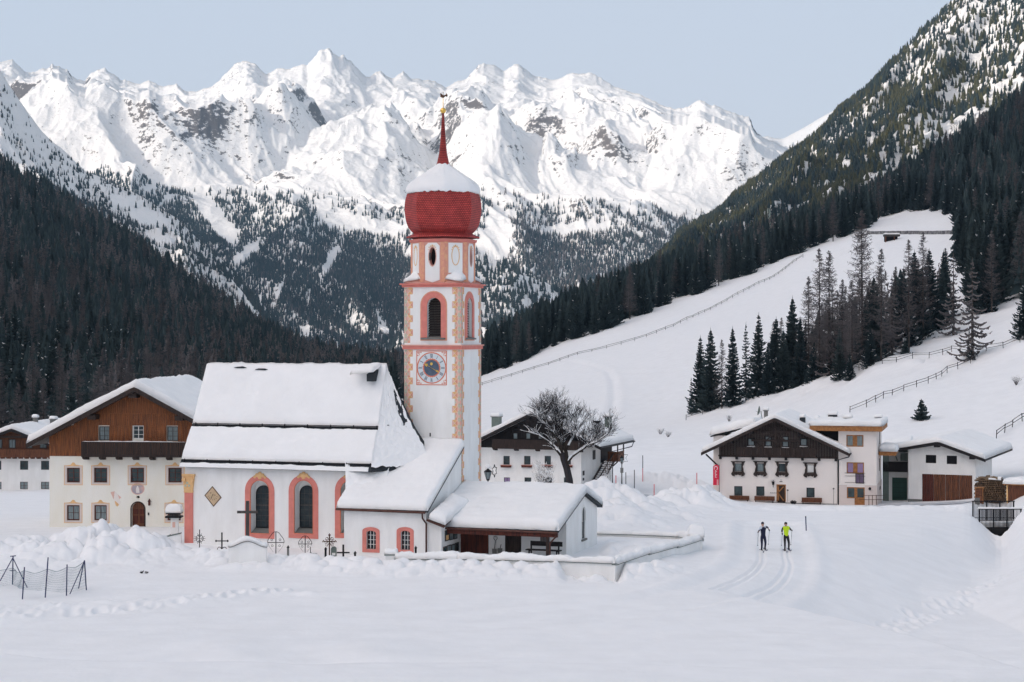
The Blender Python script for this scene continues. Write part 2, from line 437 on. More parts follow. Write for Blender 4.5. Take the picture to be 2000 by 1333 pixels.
    # trodden ridge on the left
    d, a = seg_dist(X, Y, FOOT1)
    z = z + (.15 * np.exp(-((d - .2) / .8) ** 2) * (.7 + .6 * lumps(X, Y, .9, 14)) - .10 * np.exp(-((d - 2.2) / .6) ** 2)) * sstep(620, 400, px)
    # footprints
    def prints(z, ctrl, step, wid, depth, seed):
        rnd = random.Random(seed); s = 0.0
        P = curve_pts(ctrl, 30)
        acc = 0.0
        for (x0, y0), (x1, y1) in zip(P[:-1], P[1:]):
            acc += math.hypot(x1 - x0, y1 - y0)
            if acc > step:
                acc = 0.0
                cx = x1 + rnd.uniform(-wid, wid); cy_ = y1 + rnd.uniform(-wid, wid) * 1.6
                b = (np.abs(X - cx) < 1.2) & (np.abs(Y - cy_) < 1.6)
                q = ((X[b] - cx) / .24) ** 2 + ((Y[b] - cy_) / .42) ** 2
                z[b] += -depth * np.exp(-q) + depth * .55 * np.exp(-(np.sqrt(q) - 1.7) ** 2 * 3)
        return z
    z = prints(z, [at(-100, 1205), at(80, 1190), at(230, 1185), at(380, 1168), at(520, 1152), at(570, 1150)], .5, .45, .10, 1)
    z = prints(z, [at(-60, 1185), at(140, 1176), at(300, 1168)], .6, .3, .11, 2)
    g = [(XW(1975, 122), 122), (XW(1900, 114), 114), (XW(1800, 106), 106), (XW(1740, 101), 101), (XW(1705, 97), 97)]
    z = prints(z, g, .32, .7, .08, 3)
    g = [(XW(1705, 97), 97), (XW(1790, 94), 94), (XW(1860, 91), 91), (XW(1960, 88), 88)]
    z = prints(z, g, .4, .8, .07, 4)
    x0, y0 = XW(1655, 96), 96.0
    z = z + 0.5 * np.exp(-((X - x0) / 1.3) ** 2 - ((Y - y0) / .8) ** 2) * lumps(X, Y, .7, 5)
    # old ski tracks crossing the meadow
    m = (D > 270) & (D < 560) & (px > 900) & (px < 1480)
    if m.any():
        for tr in ([(930, 338), (1150, 352), (1430, 366)], [(1080, 530), (1230, 482), (1345, 462)], [(930, 303), (1200, 308), (1420, 322)], [(960, 446), (1200, 424), (1390, 404)], [(1180, 290), (1300, 286), (1440, 296)], [(1080, 560), (1180, 500), (1200, 440), (1190, 380)]):
            d, a = seg_dist(X[m], Y[m], curve_pts([(XW(p, q), q) for p, q in tr], 5)); z[m] += -.30 * np.exp(-(d / .9) ** 2) + .16 * np.exp(-((d - 2.0) / 1.0) ** 2)
    zf = zf.copy(); zf[msk] = z
    return zf

def gz(x, y, detail=False):
    return float(ground_z(np.array([x]), np.array([y]), detail)[0])

def build_terrain():
    px = np.concatenate([np.arange(-600, -60, 12.0), np.arange(-60, 2060, 2.6), np.arange(2060, 2701, 12.0)])
    Ds = [5.0]
    while Ds[-1] < 1800:
        d = Ds[-1]
        st = 0.5 if d < 60 else (0.22 if d < 118 else (0.36 if d < 190 else d * 0.006))
        Ds.append(d + st)
    D = np.array(Ds)
    PX, DD = np.meshgrid(px, D)
    X = (PX - 1000) / F * DD
    Z = ground_z(X.ravel(), DD.ravel()).reshape(X.shape)
    V = np.stack([X, DD, Z], -1).reshape(-1, 3)
    me = np_mesh("ground", V, grid_quads(len(D), len(px)), [M['snow']])
    o = link("ground", me); tag(o, kind='structure')
    print("terrain", len(V))
build_terrain()

# wide snow plain under everything, out to the horizon and behind the camera
def far_ground():
    V = []
    n = 80
    rad = [0, 300, 1500, 4000, 9000, 20000, 40000]
    ang = np.linspace(0, 2 * math.pi, n + 1)
    P = [(r * math.sin(a), r * math.cos(a), -2.5 if r < 10 else -48.0 - (0 if r < 5000 else 0)) for r in rad for a in ang]
    me = np_mesh("valley_floor", np.array(P), grid_quads(len(rad), n + 1), [M['snow']])
    tag(link("valley_floor_ground", me), kind='structure')
far_ground()

# ------------------------------------------------------------------ mountains
def patch(name, px0, px1, nc, rows, nv, noise, material, back=0.25, smooth_v=6, smooth_c=2.0, ret=False):
    """rows: list of (pts_px, pts_py, pts_D) from the foot to the crest; noise(X,Y,v)->dz"""
    px = np.linspace(px0, px1, nc)
    K = len(rows)
    Dk = np.array([np.interp(px, r[0], r[2]) for r in rows]); Pk = np.array([np.interp(px, r[0], r[1]) for r in rows])
    Zk = CZ - (Pk - HZ) * Dk / F
    v = np.linspace(0, K - 1, nv)
    i = np.clip(v.astype(int), 0, K - 2); f = (v - i)[:, None]
    D = Dk[i] * (1 - f) + Dk[i + 1] * f
    Zs = Zk[i] * (1 - f) + Zk[i + 1] * f
    crest = Zs[-1].copy()
    Zb = blur(blur(Zs, smooth_v, 0), smooth_c, 1)
    tt = sstep(K - 1.25, K - 1.0, v)[:, None]
    Z = Zb * (1 - tt) + Zs * tt + 0 * crest
    X = (px[None, :] - 1000) / F * D
    vv = np.broadcast_to(v[:, None] / (K - 1), X.shape)
    Z = Z + noise(X, D, vv)
    cap = (Z[-1:] - CZ) / D[-1:] - (.0012 + .02 * np.clip(1 - vv, 0, 1)) * (vv < 1)      # nothing on the face rises over the crest
    Z = np.where(vv > .4, np.minimum(Z, CZ + D * cap), Z)
    # back side
    nb = 14
    db = np.linspace(0, 1, nb + 1)[1:][:, None]
    Db = D[-1:] * (1 + back * db)
    Xb = (px[None, :] - 1000) / F * Db
    Zbk = Z[-1:] - (Z[-1:] + 60) * db ** 0.8
    Zbk = Zbk + fbm(Xb / 300, Db / 300, 4, 5) * 60 * db
    X = np.vstack([X, Xb]); D = np.vstack([D, Db]); Z = np.vstack([Z, Zbk])
    V = np.stack([X, D, Z], -1).reshape(-1, 3)
    me = np_mesh(name, V, grid_quads(X.shape[0], nc), [material])
    o = link(name, me); tag(o, kind='structure')
    return px, v / (K - 1), X[:nv], D[:nv], Z[:nv]

SKY = [(-300,150),(-120,135),(0,110),(25,108),(50,135),(80,139),(100,133),(115,128),(145,150),(165,154),(178,135),(192,128),(215,134),(235,148),(255,155),(275,158),(290,155),(310,168),(350,175),(385,163),(420,150),(440,135),(458,121),(482,112),(498,119),(520,139),(540,128),(570,126),(590,121),(600,128),(615,115),(630,107),(645,102),(662,112),(685,114),(700,127),(715,145),(745,152),(765,160),(790,150),(820,143),(848,148),(870,158),(890,150),(915,149),(930,139),(945,130),(965,128),(985,140),(1000,139),(1012,134),(1030,145),(1045,153),(1080,158),(1100,148),(1118,140),(1160,145),(1210,158),(1250,170),(1275,182),(1320,200),(1350,206),(1377,202),(1400,215),(1440,223),(1460,240),(1490,252),(1515,263),(1560,285),(1700,330),(1900,380)]
sx, sy = zip(*SKY)
BX = [-300, 0, 200, 300, 400, 500, 600, 700, 760, 850, 940, 1000, 1100, 1200, 1300, 1400, 1560, 1900]
BY = [330, 330, 335, 352, 370, 378, 388, 402, 420, 412, 372, 385, 398, 405, 415, 430, 430, 430]

RIBS = [  # ridge lines of the great face: (photo column, distance) from the crest downwards, height, half width
 ([(1250, 6900), (1300, 6300), (1365, 5600), (1410, 5150), (1450, 4800)], 210, 330), ([(1118, 6950), (1150, 6300), (1210, 5700), (1260, 5200)], 90, 260),
 ([(1010, 6950), (1060, 6200), (1140, 5500), (1200, 5000)], 120, 300), ([(820, 6950), (760, 6300), (770, 5600), (740, 5000), (720, 4500)], 150, 320),
 ([(645, 6950), (620, 6300), (560, 5700), (520, 5200)], 130, 280), ([(480, 6950), (500, 6300), (470, 5700)], 140, 260), ([(190, 6950), (240, 6300), (300, 5600), (400, 5050)], 230, 300),
 ([(25, 6950), (90, 6300), (150, 5600), (190, 5000)], 160, 300), ([(930, 6950), (900, 6200), (880, 5500), (930, 4900)], 110, 260), ([(1440, 6900), (1480, 6200), (1520, 5600)], 130, 240), ([(1375, 6900), (1420, 6300), (1470, 5800)], 120, 200)]
def main_noise(X, Y, v):
    ax = X * 0.94 + Y * 0.34; ay = Y * 0.94 - X * 0.34
    wx = fbm(X / 900., Y / 900., 3, 91) * 260
    r = ridged((ax + wx) / 620., (ay + wx) / 1500., 7, 4, 0.46)
    r2 = ridged((X - wx) / 260., (Y) / 420., 6, 14, 0.58)
    e = sstep(0.42, 0.62, v) * (1 - 0.93 * sstep(0.93, 1.0, v))
    lowe = sstep(0.0, .2, v) * (1 - e)
    fine = fbm(X / 60., Y / 60., 5, 33) * 22 + (ridged(X / 90., Y / 110., 4, 51) - .4) * 26
    crestn = (ridged(X / 55., Y / 55. * 0, 4, 8) - .45) * 14 * sstep(0.97, 1.0, v)
    wq = fbm(X / 260., Y / 260., 4, 71) * 75; rib = np.zeros_like(X)
    for pts, h, wd in RIBS:
        d, a = seg_dist(X + wq, Y + wq * .6, [(XW(p, q), q) for p, q in pts])
        rib = np.maximum(rib, h * np.clip(1 - d / wd, 0, 1) ** 1.15)
    fine2 = (ridged(X / 150., Y / 210., 4, 52, .5) - .4) * 20 + (ridged(X / 48., Y / 70., 3, 53, .6) - .4) * 6
    tp = 1 - sstep(.70, .985, v)
    return (r - 0.38) * 225 * e * (.25 + .75 * tp) + (r2 - 0.38) * 26 * e + rib * 1.45 * e * tp + fine2 * (.25 + .75 * e) + fine * 0.12 * (1 - 0.7 * sstep(.97, 1, v)) + lowe * (ridged((ax + wx) / 330., ay / 1100., 5, 66) - .4) * 80 + crestn * .45
MAINP = patch("mountain", -300, 1900, 1150, [
    ([-300, 1900], [745, 745], [3300, 3300]),
    ([-300, 0, 400, 760, 1000, 1400, 1900], [600, 600, 600, 600, 600, 600, 600], [3800]*7),
    (BX, BY, [4500]*18),
    (BX, [b - 22 for b in BY], [5000]*18),
    ([-300, 0, 300, 500, 760, 1000, 1200, 1400, 1900], [250, 240, 285, 265, 290, 275, 290, 330, 400], [5900]*9),
    (sx, sy, [7000 + 250 * math.sin(p / 130.) for p in sx])], 760, main_noise, M['mount'], smooth_c=1.0, smooth_v=7)

patch("mountain", 1380, 2300, 240, [
    ([1380, 2300], [600, 600], [7500, 7500]), ([1380, 2300], [420, 420], [8500, 8500]),
    ([1380, 1440, 1480, 1530, 1570, 1610, 1700, 2300], [330, 300, 268, 269, 248, 224, 180, 60], [9500]*8)], 200,
    lambda X, Y, v: (ridged(X / 300., Y / 700., 6, 3) - .4) * 200 * sstep(.2, .5, v) * (1 - .93 * sstep(.9, 1, v)), M['mount'], smooth_c=1.0)

SPUR = [(-300,-120),(-100,60),(0,126),(20,160),(40,190),(80,246),(120,282),(168,326),(208,342),(256,364),(304,392),(344,416),(380,452),(420,490),(457,525),(513,588),(565,645),(609,685),(660,720),(760,745)]
px_, py_ = zip(*SPUR)
SPURP = patch("hill", -300, 760, 620, [
    ([-300, 760], [760, 760], [1900, 2500]),
    ([-300, 0, 100, 300, 500, 660, 760], [560, 600, 620, 660, 700, 735, 750], [2150, 2150, 2200, 2300, 2450, 2600, 2700]),
    ([-300, 0, 100, 300, 420, 500, 600, 760], [300, 330, 410, 500, 570, 640, 705, 748], [2600, 2600, 2600, 2650, 2700, 2720, 2760, 2800]),
    (px_, [p + 6 for p in py_], [3000]*len(px_))], 420,
    lambda X, Y, v: (ridged((X * .8 + Y * .6) / 260., (Y * .8 - X * .6) / 620., 6, 23) - .4) * 75 * sstep(.1, .3, v) * (1 - .9 * sstep(.88, 1, v)) + fbm(X / 40., Y / 40., 4, 3) * 7 * (1 - .5 * sstep(.9, 1, v)), M['mid'])

SMALL = [(700,720),(800,600),(860,520),(905,492),(940,492),(980,505),(1030,528),(1070,548),(1120,580),(1200,640),(1300,720)]
px_, py_ = zip(*SMALL)
SMALLP = patch("hill", 700, 1300, 300, [
    ([700, 1300], [745, 745], [2300, 2300]), ([700, 940, 1070, 1300], [735, 640, 660, 735], [2800]*4),
    (px_, [p + 5 for p in py_], [3200]*len(px_))], 240,
    lambda X, Y, v: (ridged(X / 170., Y / 420., 5, 29) - .4) * 36 * (1 - .9 * sstep(.88, 1, v)) * sstep(0, .3, v), M['mid'])

RIDGE = [(1100,640),(1200,540),(1272,487),(1332,424),(1407,382),(1460,337),(1512,296),(1560,260),(1606,225),(1644,187),(1700,142),(1756,82),(1835,7),(1900,-60),(2100,-250),(2700,-700)]
px_, py_ = zip(*RIDGE)
RIGHTP = patch("hill", 1100, 2700, 700, [
    ([1100, 1300, 1560, 1800, 2000, 2700], [700, 680, 620, 520, 440, 200], [1250]*6),
    ([1100, 1300, 1400, 1560, 1700, 1850, 2000, 2700], [680, 570, 520, 440, 370, 290, 200, -150], [1500]*8),
    ([1100, 1300, 1400, 1560, 1700, 1850, 2000, 2700], [650, 500, 450, 350, 250, 140, 20, -450], [1900]*8),
    (px_, [p + 22 for p in py_], [2300]*len(px_))], 420,
    lambda X, Y, v: (ridged((X * .86 - Y * .5) / 150., (Y * .86 + X * .5) / 520., 6, 41) - .4) * 60 * sstep(.05, .3, v) * (1 - .9 * sstep(.85, 1, v)) + fbm(X / 30., Y / 30., 4, 7) * 5, M['mid'])

# unseen range added behind-left of the camera, its crest shaped to cast the shade
def shade_range():
    su = np.array([SDIR.x, SDIR.y]) / math.hypot(SDIR.x, SDIR.y)       # horizontal direction to the sun
    cu = np.array([-su[1], su[0]])                                    # across; points to the right-back
    cs = np.linspace(-5500, 3400, 300); ss = np.linspace(-3000, 2400, 90)
    # crest heights written as the height the shadow has over the camera position
    tan = math.tan(SUN_EL)
    sc0 = 7000.0
    C, S = np.meshgrid(cs, ss)
    hsh = np.interp(C, SH_C, SH_H)
    zc = hsh + tan * sc0
    prof = 1 - np.clip(np.abs(S) / np.where(S < 0, 3000, 2400), 0, 1) ** 1.15
    Z = -60 + (zc + 60) * prof + fbm(C / 200., S / 200., 5, 2) * 45 * prof ** .5
    P = np.stack([(sc0 + S) * su[0] + C * cu[0], (sc0 + S) * su[1] + C * cu[1], Z], -1).reshape(-1, 3)
    tag(link("mountain", np_mesh("mountain", P, grid_quads(90, 300), [M['mid']])), kind='structure')
SH_C = [-5500, -4600, -4250, -4011, -3700, -3500, -3250, -2900, -2550, -2440, -2200, -1900, -1620, -1500, -1300, -1100, -780, -500, 0, 1500, 3400]
SH_H = [50, 150, 560, 1060, 930, 830, 450, 350, 470, 440, 300, 400, 680, 740, 690, 600, 560, 540, 560, 560, 500]
shade_range()

# ------------------------------------------------------------------ mesh builder
class MB:
    def __init__(self): self.V = []; self.Q = []; self.MI = []
    def poly(self, pts, mi=0):
        n = len(self.V); self.V += [tuple(p) for p in pts]; self.Q.append(tuple(range(n, n + len(pts)))); self.MI.append(mi)
    def box(self, x0, x1, y0, y1, z0, z1, mi=0):
        n = len(self.V)
        self.V += [(x0,y0,z0),(x1,y0,z0),(x1,y1,z0),(x0,y1,z0),(x0,y0,z1),(x1,y0,z1),(x1,y1,z1),(x0,y1,z1)]
        for q in ((0,3,2,1),(4,5,6,7),(0,1,5,4),(1,2,6,5),(2,3,7,6),(3,0,4,7)):
            self.Q.append(tuple(n + i for i in q)); self.MI.append(mi)
        return self
    def prism(self, poly, ax, c0, c1, mi=0):
        """extrude a 2D polygon along axis 'x' (poly in y,z), 'y' (poly in x,z) or 'z' (poly in x,y)"""
        f = {'x': lambda p, c: (c, p[0], p[1]), 'y': lambda p, c: (p[0], c, p[1]), 'z': lambda p, c: (p[0], p[1], c)}[ax]
        A = sum(poly[i][0] * poly[(i + 1) % len(poly)][1] - poly[(i + 1) % len(poly)][0] * poly[i][1] for i in range(len(poly)))
        if ax == 'y': A = -A
        P = list(poly) if A > 0 else list(poly)[::-1]
        if c1 < c0: c0, c1 = c1, c0
        n = len(self.V); k = len(P)
        self.V += [f(p, c0) for p in P] + [f(p, c1) for p in P]
        self.Q.append(tuple(n + i for i in range(k))[::-1]); self.MI.append(mi)
        self.Q.append(tuple(n + k + i for i in range(k))); self.MI.append(mi)
        for i in range(k):
            j = (i + 1) % k
            self.Q.append((n + i, n + j, n + k + j, n + k + i)); self.MI.append(mi)
        return self
    def bar(self, p0, p1, w, h=None, mi=0, up=(0, 0, 1)):
        h = h or w; p0 = Vector(p0); p1 = Vector(p1); d = (p1 - p0)
        if d.length < 1e-6: return self
        d.normalize(); u = Vector(up)
        if abs(d.dot(u)) > .95: u = Vector((0, 1, 0))
        s = d.cross(u).normalized(); u = s.cross(d)
        n = len(self.V)
        for p in (p0, p1):
            for a, b in ((-1,-1),(1,-1),(1,1),(-1,1)): self.V.append(tuple(p + s * a * w / 2 + u * b * h / 2))
        for q in ((0,1,2,3),(7,6,5,4),(0,4,5,1),(1,5,6,2),(2,6,7,3),(3,7,4,0)):
            self.Q.append(tuple(n + i for i in q)); self.MI.append(mi)
        return self
    def tube(self, pts, rs, n=8, mi=0, cap=True):
        pts = [Vector(p) for p in pts]
        if not isinstance(rs, (list, tuple)): rs = [rs] * len(pts)
        base = len(self.V)
        for i, p in enumerate(pts):
            d = (pts[min(i + 1, len(pts) - 1)] - pts[max(i - 1, 0)])
            d = d.normalized() if d.length > 1e-9 else Vector((0, 0, 1))
            u = Vector((0, 0, 1)) if abs(d.z) < .9 else Vector((0, 1, 0))
            s = d.cross(u).normalized(); u = s.cross(d)
            for k in range(n):
                a = 2 * math.pi * k / n
                self.V.append(tuple(p + (s * math.cos(a) + u * math.sin(a)) * rs[i]))
        for i in range(len(pts) - 1):
            for k in range(n):
                a = base + i * n + k; b = base + i * n + (k + 1) % n
                self.Q.append((a, a + n, b + n, b)); self.MI.append(mi)
        if cap:
            self.Q.append(tuple(base + k for k in range(n))); self.MI.append(mi)
            self.Q.append(tuple(base + (len(pts) - 1) * n + k for k in range(n))[::-1]); self.MI.append(mi)
        return self
    def lathe(self, prof, n=24, cx=0, cy=0, ph=0.0, mi=0):
        base = len(self.V)
        for r, z in prof:
            for k in range(n):
                a = ph + 2 * math.pi * k / n
                self.V.append((cx + r * math.cos(a), cy + r * math.sin(a), z))
        for i in range(len(prof) - 1):
            for k in range(n):
                a = base + i * n + k; b = base + i * n + (k + 1) % n
                self.Q.append((a, b, b + n, a + n)); self.MI.append(mi)
        self.Q.append(tuple(base + k for k in range(n))[::-1]); self.MI.append(mi)
        self.Q.append(tuple(base + (len(prof) - 1) * n + k for k in range(n))); self.MI.append(mi)
        return self
    def ring(self, outer, inner, y0, y1, mi=0):
        """band between two x,z outlines of equal count, extruded in y"""
        k = len(outer); n = len(self.V)
        for y in (y0, y1):
            self.V += [(p[0], y, p[1]) for p in outer] + [(p[0], y, p[1]) for p in inner]
        def a(l, i): return n + l * k + i % k
        for i in range(k):
            for q in ((a(0,i),a(0,i+1),a(1,i+1),a(1,i)), (a(2,i),a(3,i),a(3,i+1),a(2,i+1)), (a(0,i),a(2,i),a(2,i+1),a(0,i+1)), (a(1,i),a(1,i+1),a(3,i+1),a(3,i))):
                self.Q.append(q); self.MI.append(mi)
        return self
    def map(self, f, start=0):
        self.V = self.V[:start] + [tuple(f(*v)) for v in self.V[start:]]; return self
    def build(self, name, mats, parent=None, smooth=False, recalc=True):
        me = bpy.data.meshes.new(name)
        me.from_pydata(self.V, [], self.Q)
        if not isinstance(mats, (list, tuple)): mats = [mats]
        for m in mats: me.materials.append(m)
        me.polygons.foreach_set("material_index", self.MI)
        if recalc:
            bm = bmesh.new(); bm.from_mesh(me); bmesh.ops.recalc_face_normals(bm, faces=bm.faces); bm.to_mesh(me); bm.free()
        me.polygons.foreach_set("use_smooth", [smooth] * len(me.polygons))
        me.update()
        return link(name, me, parent)

def carve(o, cutter):
    """cut openings out of a wall mesh"""
    c = cutter.build("cutter", [], o.parent)
    bpy.context.view_layer.update()
    md = o.modifiers.new("b", 'BOOLEAN'); md.operation = 'DIFFERENCE'; md.object = c; md.solver = 'EXACT'; md.use_self = True
    dg = bpy.context.evaluated_depsgraph_get(); dg.update()
    me = bpy.data.meshes.new_from_object(o.evaluated_get(dg))
    old = o.data; name = old.name
    o.modifiers.clear(); o.data = me; bpy.data.meshes.remove(old); me.name = name
    cm = c.data; bpy.data.objects.remove(c); bpy.data.meshes.remove(cm)
    return o

def arch(x0, x1, z0, z1, rise=None, n=10, point=0.0):
    """outline with an arched head: full height z1, arch rise (default semicircle)"""
    w = (x1 - x0) / 2; cx = (x0 + x1) / 2
    if rise is None: rise = w
    zs = z1 - rise
    P = [(x0, z0), (x1, z0)]
    for i in range(n + 1):
        a = math.pi * i / n
        x = cx + w * math.cos(a)
        z = zs + rise * (math.sin(a) ** (1.0 if not point else 1.0)) + point * rise * (1 - abs(math.cos(a))) * .25
        P.append((x, z))
    return P

def inset(P, d, c=None):
    """outline shrunk towards the inside by about d (convex outlines)"""
    n = len(P); out = []
    A = sum(P[i][0] * P[(i + 1) % n][1] - P[(i + 1) % n][0] * P[i][1] for i in range(n))
    s = 1 if A > 0 else -1
    for i in range(n):
        p, q, r = P[i - 1], P[i], P[(i + 1) % n]
        e1 = (q[0] - p[0], q[1] - p[1]); e2 = (r[0] - q[0], r[1] - q[1])
        l1 = math.hypot(*e1) or 1; l2 = math.hypot(*e2) or 1
        n1 = (-e1[1] / l1 * s, e1[0] / l1 * s); n2 = (-e2[1] / l2 * s, e2[0] / l2 * s)
        if l1 < 1e-5: n1 = n2
        if l2 < 1e-5: n2 = n1
        b = (n1[0] + n2[0], n1[1] + n2[1]); L = math.hypot(*b) or 1; b = (b[0] / L, b[1] / L)
        k = d / max(0.35, b[0] * n1[0] + b[1] * n1[1])
        out.append((q[0] + b[0] * k, q[1] + b[1] * k))
    return out

class Fr:
    """local frame of a building: a runs along the front to the right, b into the depth, z up from z0"""
    def __init__(s, px, D, th, z0):
        s.X0 = XW(px, D); s.Y0 = D; s.t = R(th); s.c = math.cos(s.t); s.s = math.sin(s.t); s.z0 = z0
    def A(s, px, b=0.0):
        k = (px - 1000) / F
        return (k * (s.Y0 + b * s.c) - s.X0 - b * s.s) / (s.c + k * s.s)
    def B(s, px, a):
        k = (px - 1000) / F
        return (k * (s.Y0 - a * s.s) - s.X0 - a * s.c) / (s.s - k * s.c)
    def Z(s, py, a, b=0.0):
        return CZ - (py - HZ) * (s.Y0 - a * s.s + b * s.c) / F - s.z0
    def root(s, name, label, cat, group=None):
        return empty(name, (s.X0, s.Y0, s.z0), -s.t, label, cat, group)
    def world(s, a, b, z=0.0):
        return (s.X0 + a * s.c + b * s.s, s.Y0 - a * s.s + b * s.c, s.z0 + z)
    def rect(s, p0, p1, q0, q1, b=0.0):
        a0 = s.A(p0, b); a1 = s.A(p1, b); am = (a0 + a1) / 2
        return a0, a1, s.Z(q1, am, b), s.Z(q0, am, b)

def snow_grid(name, P, thick, r, parent, seed=1, edges=(1, 1, 1, 1), amp=0.12, material=None, lip=0.06, wob=0.05, jag=0.0):
    """closed snow blanket lying on the surface P (nu,nv,3); u ends are edges 0,1 and v ends edges 2,3"""
    nu, nv = P.shape[:2]
    du = np.zeros((nu, nv)); dv = np.zeros((nu, nv))
    du[1:] = np.cumsum(np.linalg.norm(P[1:] - P[:-1], axis=2), 0); dv[:, 1:] = np.cumsum(np.linalg.norm(P[:, 1:] - P[:, :-1], axis=2), 1)
    Lu = du[-1:].max(); Lv = dv[:, -1:]
    big = 1e3
    d = np.minimum(np.minimum(du if edges[0] else big, (Lu - du) if edges[1] else big), np.minimum(dv if edges[2] else big, (Lv - dv) if edges[3] else big))
    f = np.clip(d / r, 0, 1); f = np.sqrt(np.clip(1 - (1 - f) ** 2, 0, 1))
    off = seed * 7.3
    n = fbm(du / 1.6 + off, dv / 1.3 - off, 4, seed)
    t = thick * f * (1 + n * amp * 3) + fbm(du / .35 + off, dv / .35, 3, seed + 5) * wob * f
    up = np.zeros_like(P); up[..., 2] = 1
    top = P + up * t[..., None]
    # outward lip
    cen = P.mean((0, 1))
    e = (1 - np.clip(d / r, 0, 1))
    out = P - cen; out[..., 2] = 0
    nn = np.linalg.norm(out, axis=2, keepdims=True) + 1e-6
    top = top + out / nn * (lip * np.sin(np.clip(e, 0, 1) * math.pi) * (thick / .4))[..., None]
    if jag:
        j = fbm(du / .5 + 3 * off, dv * 0 + off, 3, seed + 9) * jag
        k = np.clip(1 - dv / (Lv * .3 + 1e-6), 0, 1) if edges[2] else 0 * dv
        dirv = (P[:, 1:2] - P[:, 0:1]); dirv = dirv / (np.linalg.norm(dirv, axis=2, keepdims=True) + 1e-9)
        top = top - dirv * (j * k)[..., None]; P = P - dirv * (j * k)[..., None]
    bot = P + up * 0.004
    V = np.vstack([top.reshape(-1, 3), bot.reshape(-1, 3)])
    q = grid_quads(nu, nv); N = nu * nv
    Q = [q, q[:, ::-1] + N]
    def side(idx):
        a = idx[:-1]; b = idx[1:]
        return np.stack([a, b, b + N, a + N], -1)
    I = np.arange(N).reshape(nu, nv)
    Q += [side(I[0]), side(I[-1])[:, ::-1], side(I[:, 0])[:, ::-1], side(I[:, -1])]
    me = np_mesh(name, V, np.vstack(Q), [material or M['snow_roof']])
    bm = bmesh.new(); bm.from_mesh(me); bmesh.ops.recalc_face_normals(bm, faces=bm.faces); bm.to_mesh(me); bm.free()
    return link(name, me, parent)

def quad_grid(p00, p10, p11, p01, nu, nv):
    u = np.linspace(0, 1, nu)[:, None, None]; v = np.linspace(0, 1, nv)[None, :, None]
    p00, p10, p11, p01 = [np.array(p, float) for p in (p00, p10, p11, p01)]
    return p00 * (1 - u) * (1 - v) + p10 * u * (1 - v) + p11 * u * v + p01 * (1 - u) * v

def prof_grid(prof, x0, x1, step=0.2, x0f=None, x1f=None):
    """prof: list of (y,z) across the roof; extruded in x from x0 to x1 (ends may depend on the profile arc)"""
    P = [np.array(p, float) for p in prof]; pts = [P[0]]
    for a, b in zip(P[:-1], P[1:]):
        k = max(1, int(np.linalg.norm(b - a) / step))
        for i in range(1, k + 1): pts.append(a + (b - a) * i / k)
    pts = np.array(pts)
    k = 2 if len(pts) > 8 else 0
    if k:                                          # round the ridge a little
        Q = pts.copy(); Q[1:-1] = (pts[:-2] + 2 * pts[1:-1] + pts[2:]) / 4; Q[2:-2] = (Q[1:-3] + 2 * Q[2:-2] + Q[3:-1]) / 4
        pts[2:-2] = np.maximum(Q[2:-2], pts[2:-2] - .05)
    nx = max(3, int(abs(x1 - x0) / step))
    X = np.linspace(x0, x1, nx)
    G = np.zeros((nx, len(pts), 3)); G[..., 0] = X[:, None]; G[..., 1] = pts[None, :, 0]; G[..., 2] = pts[None, :, 1]
    return G

# ------------------------------------------------------------------ materials of the village
M['plaster'] = mat('white_plaster', (0.86, 0.85, 0.83), 0.9, col2=(0.78, 0.77, 0.745), scale=0.8, stretch=(1.6, 1.6, .45), bump=0.01, bscale=9)
M['plaster_cool'] = mat('white_limewash', (0.87, 0.87, 0.86), 0.9, col2=(0.79, 0.785, 0.77), scale=0.8, stretch=(1.6, 1.6, .45), bump=0.012, bscale=7)
M['cream'] = mat('cream_plaster', (0.84, 0.82, 0.76), 0.9, var=0.05, scale=0.4, col2=(0.80, 0.76, 0.66), stretch=(1.5, 1.5, .5), bump=0.01, bscale=9)
M['rose_white'] = mat('pale_rose_plaster', (0.80, 0.74, 0.70), 0.9, var=0.03, scale=0.4)
M['rose'] = mat('rose_plaster', (0.66, 0.57, 0.53), 0.9, var=0.04, scale=0.4)
M['pink'] = mat('pink_stucco', (0.70, 0.24, 0.20), 0.85, var=0.14, scale=2.5)
M['pink_pale'] = mat('pale_pink_stucco', (0.72, 0.38, 0.31), 0.85, var=0.10, scale=2.0)
M['coral'] = mat('coral_paint', (0.68, 0.22, 0.14), 0.8, var=0.1, scale=3)
M['salmon'] = mat('mottled_orange_paint', (0.74, 0.40, 0.24), 0.85, scale=5, col2=(0.66, 0.28, 0.22))
M['ochre'] = mat('ochre_paint', (0.80, 0.50, 0.24), 0.85, var=0.15, scale=4)
M['sage'] = mat('sage_paint', (0.52, 0.53, 0.42), 0.85, var=0.12, scale=4)
M['blush'] = mat('blush_paint', (0.78, 0.50, 0.42), 0.85, var=0.1, scale=4)
M['lead'] = mat('weathered_lead', (0.16, 0.20, 0.18), 0.6, var=0.2, scale=2)
M['slate'] = mat('dark_shingle_roof', (0.035, 0.042, 0.05), 0.8, var=0.4, scale=3, bump=0.02)
M['gutter'] = mat('copper_gutter', (0.10, 0.045, 0.035), 0.45, var=0.3, scale=3, metal=0.4)
M['stone'] = mat('grey_stone', (0.20, 0.20, 0.19), 0.85, var=0.25, scale=2, bump=0.02)
M['iron'] = mat('black_iron', (0.012, 0.012, 0.014), 0.5, metal=0.5)
M['rust'] = mat('rusty_iron', (0.10, 0.05, 0.03), 0.8, var=0.5, scale=8)
M['gold'] = mat('gilded_metal', (0.85, 0.55, 0.14), 0.28, metal=1.0)
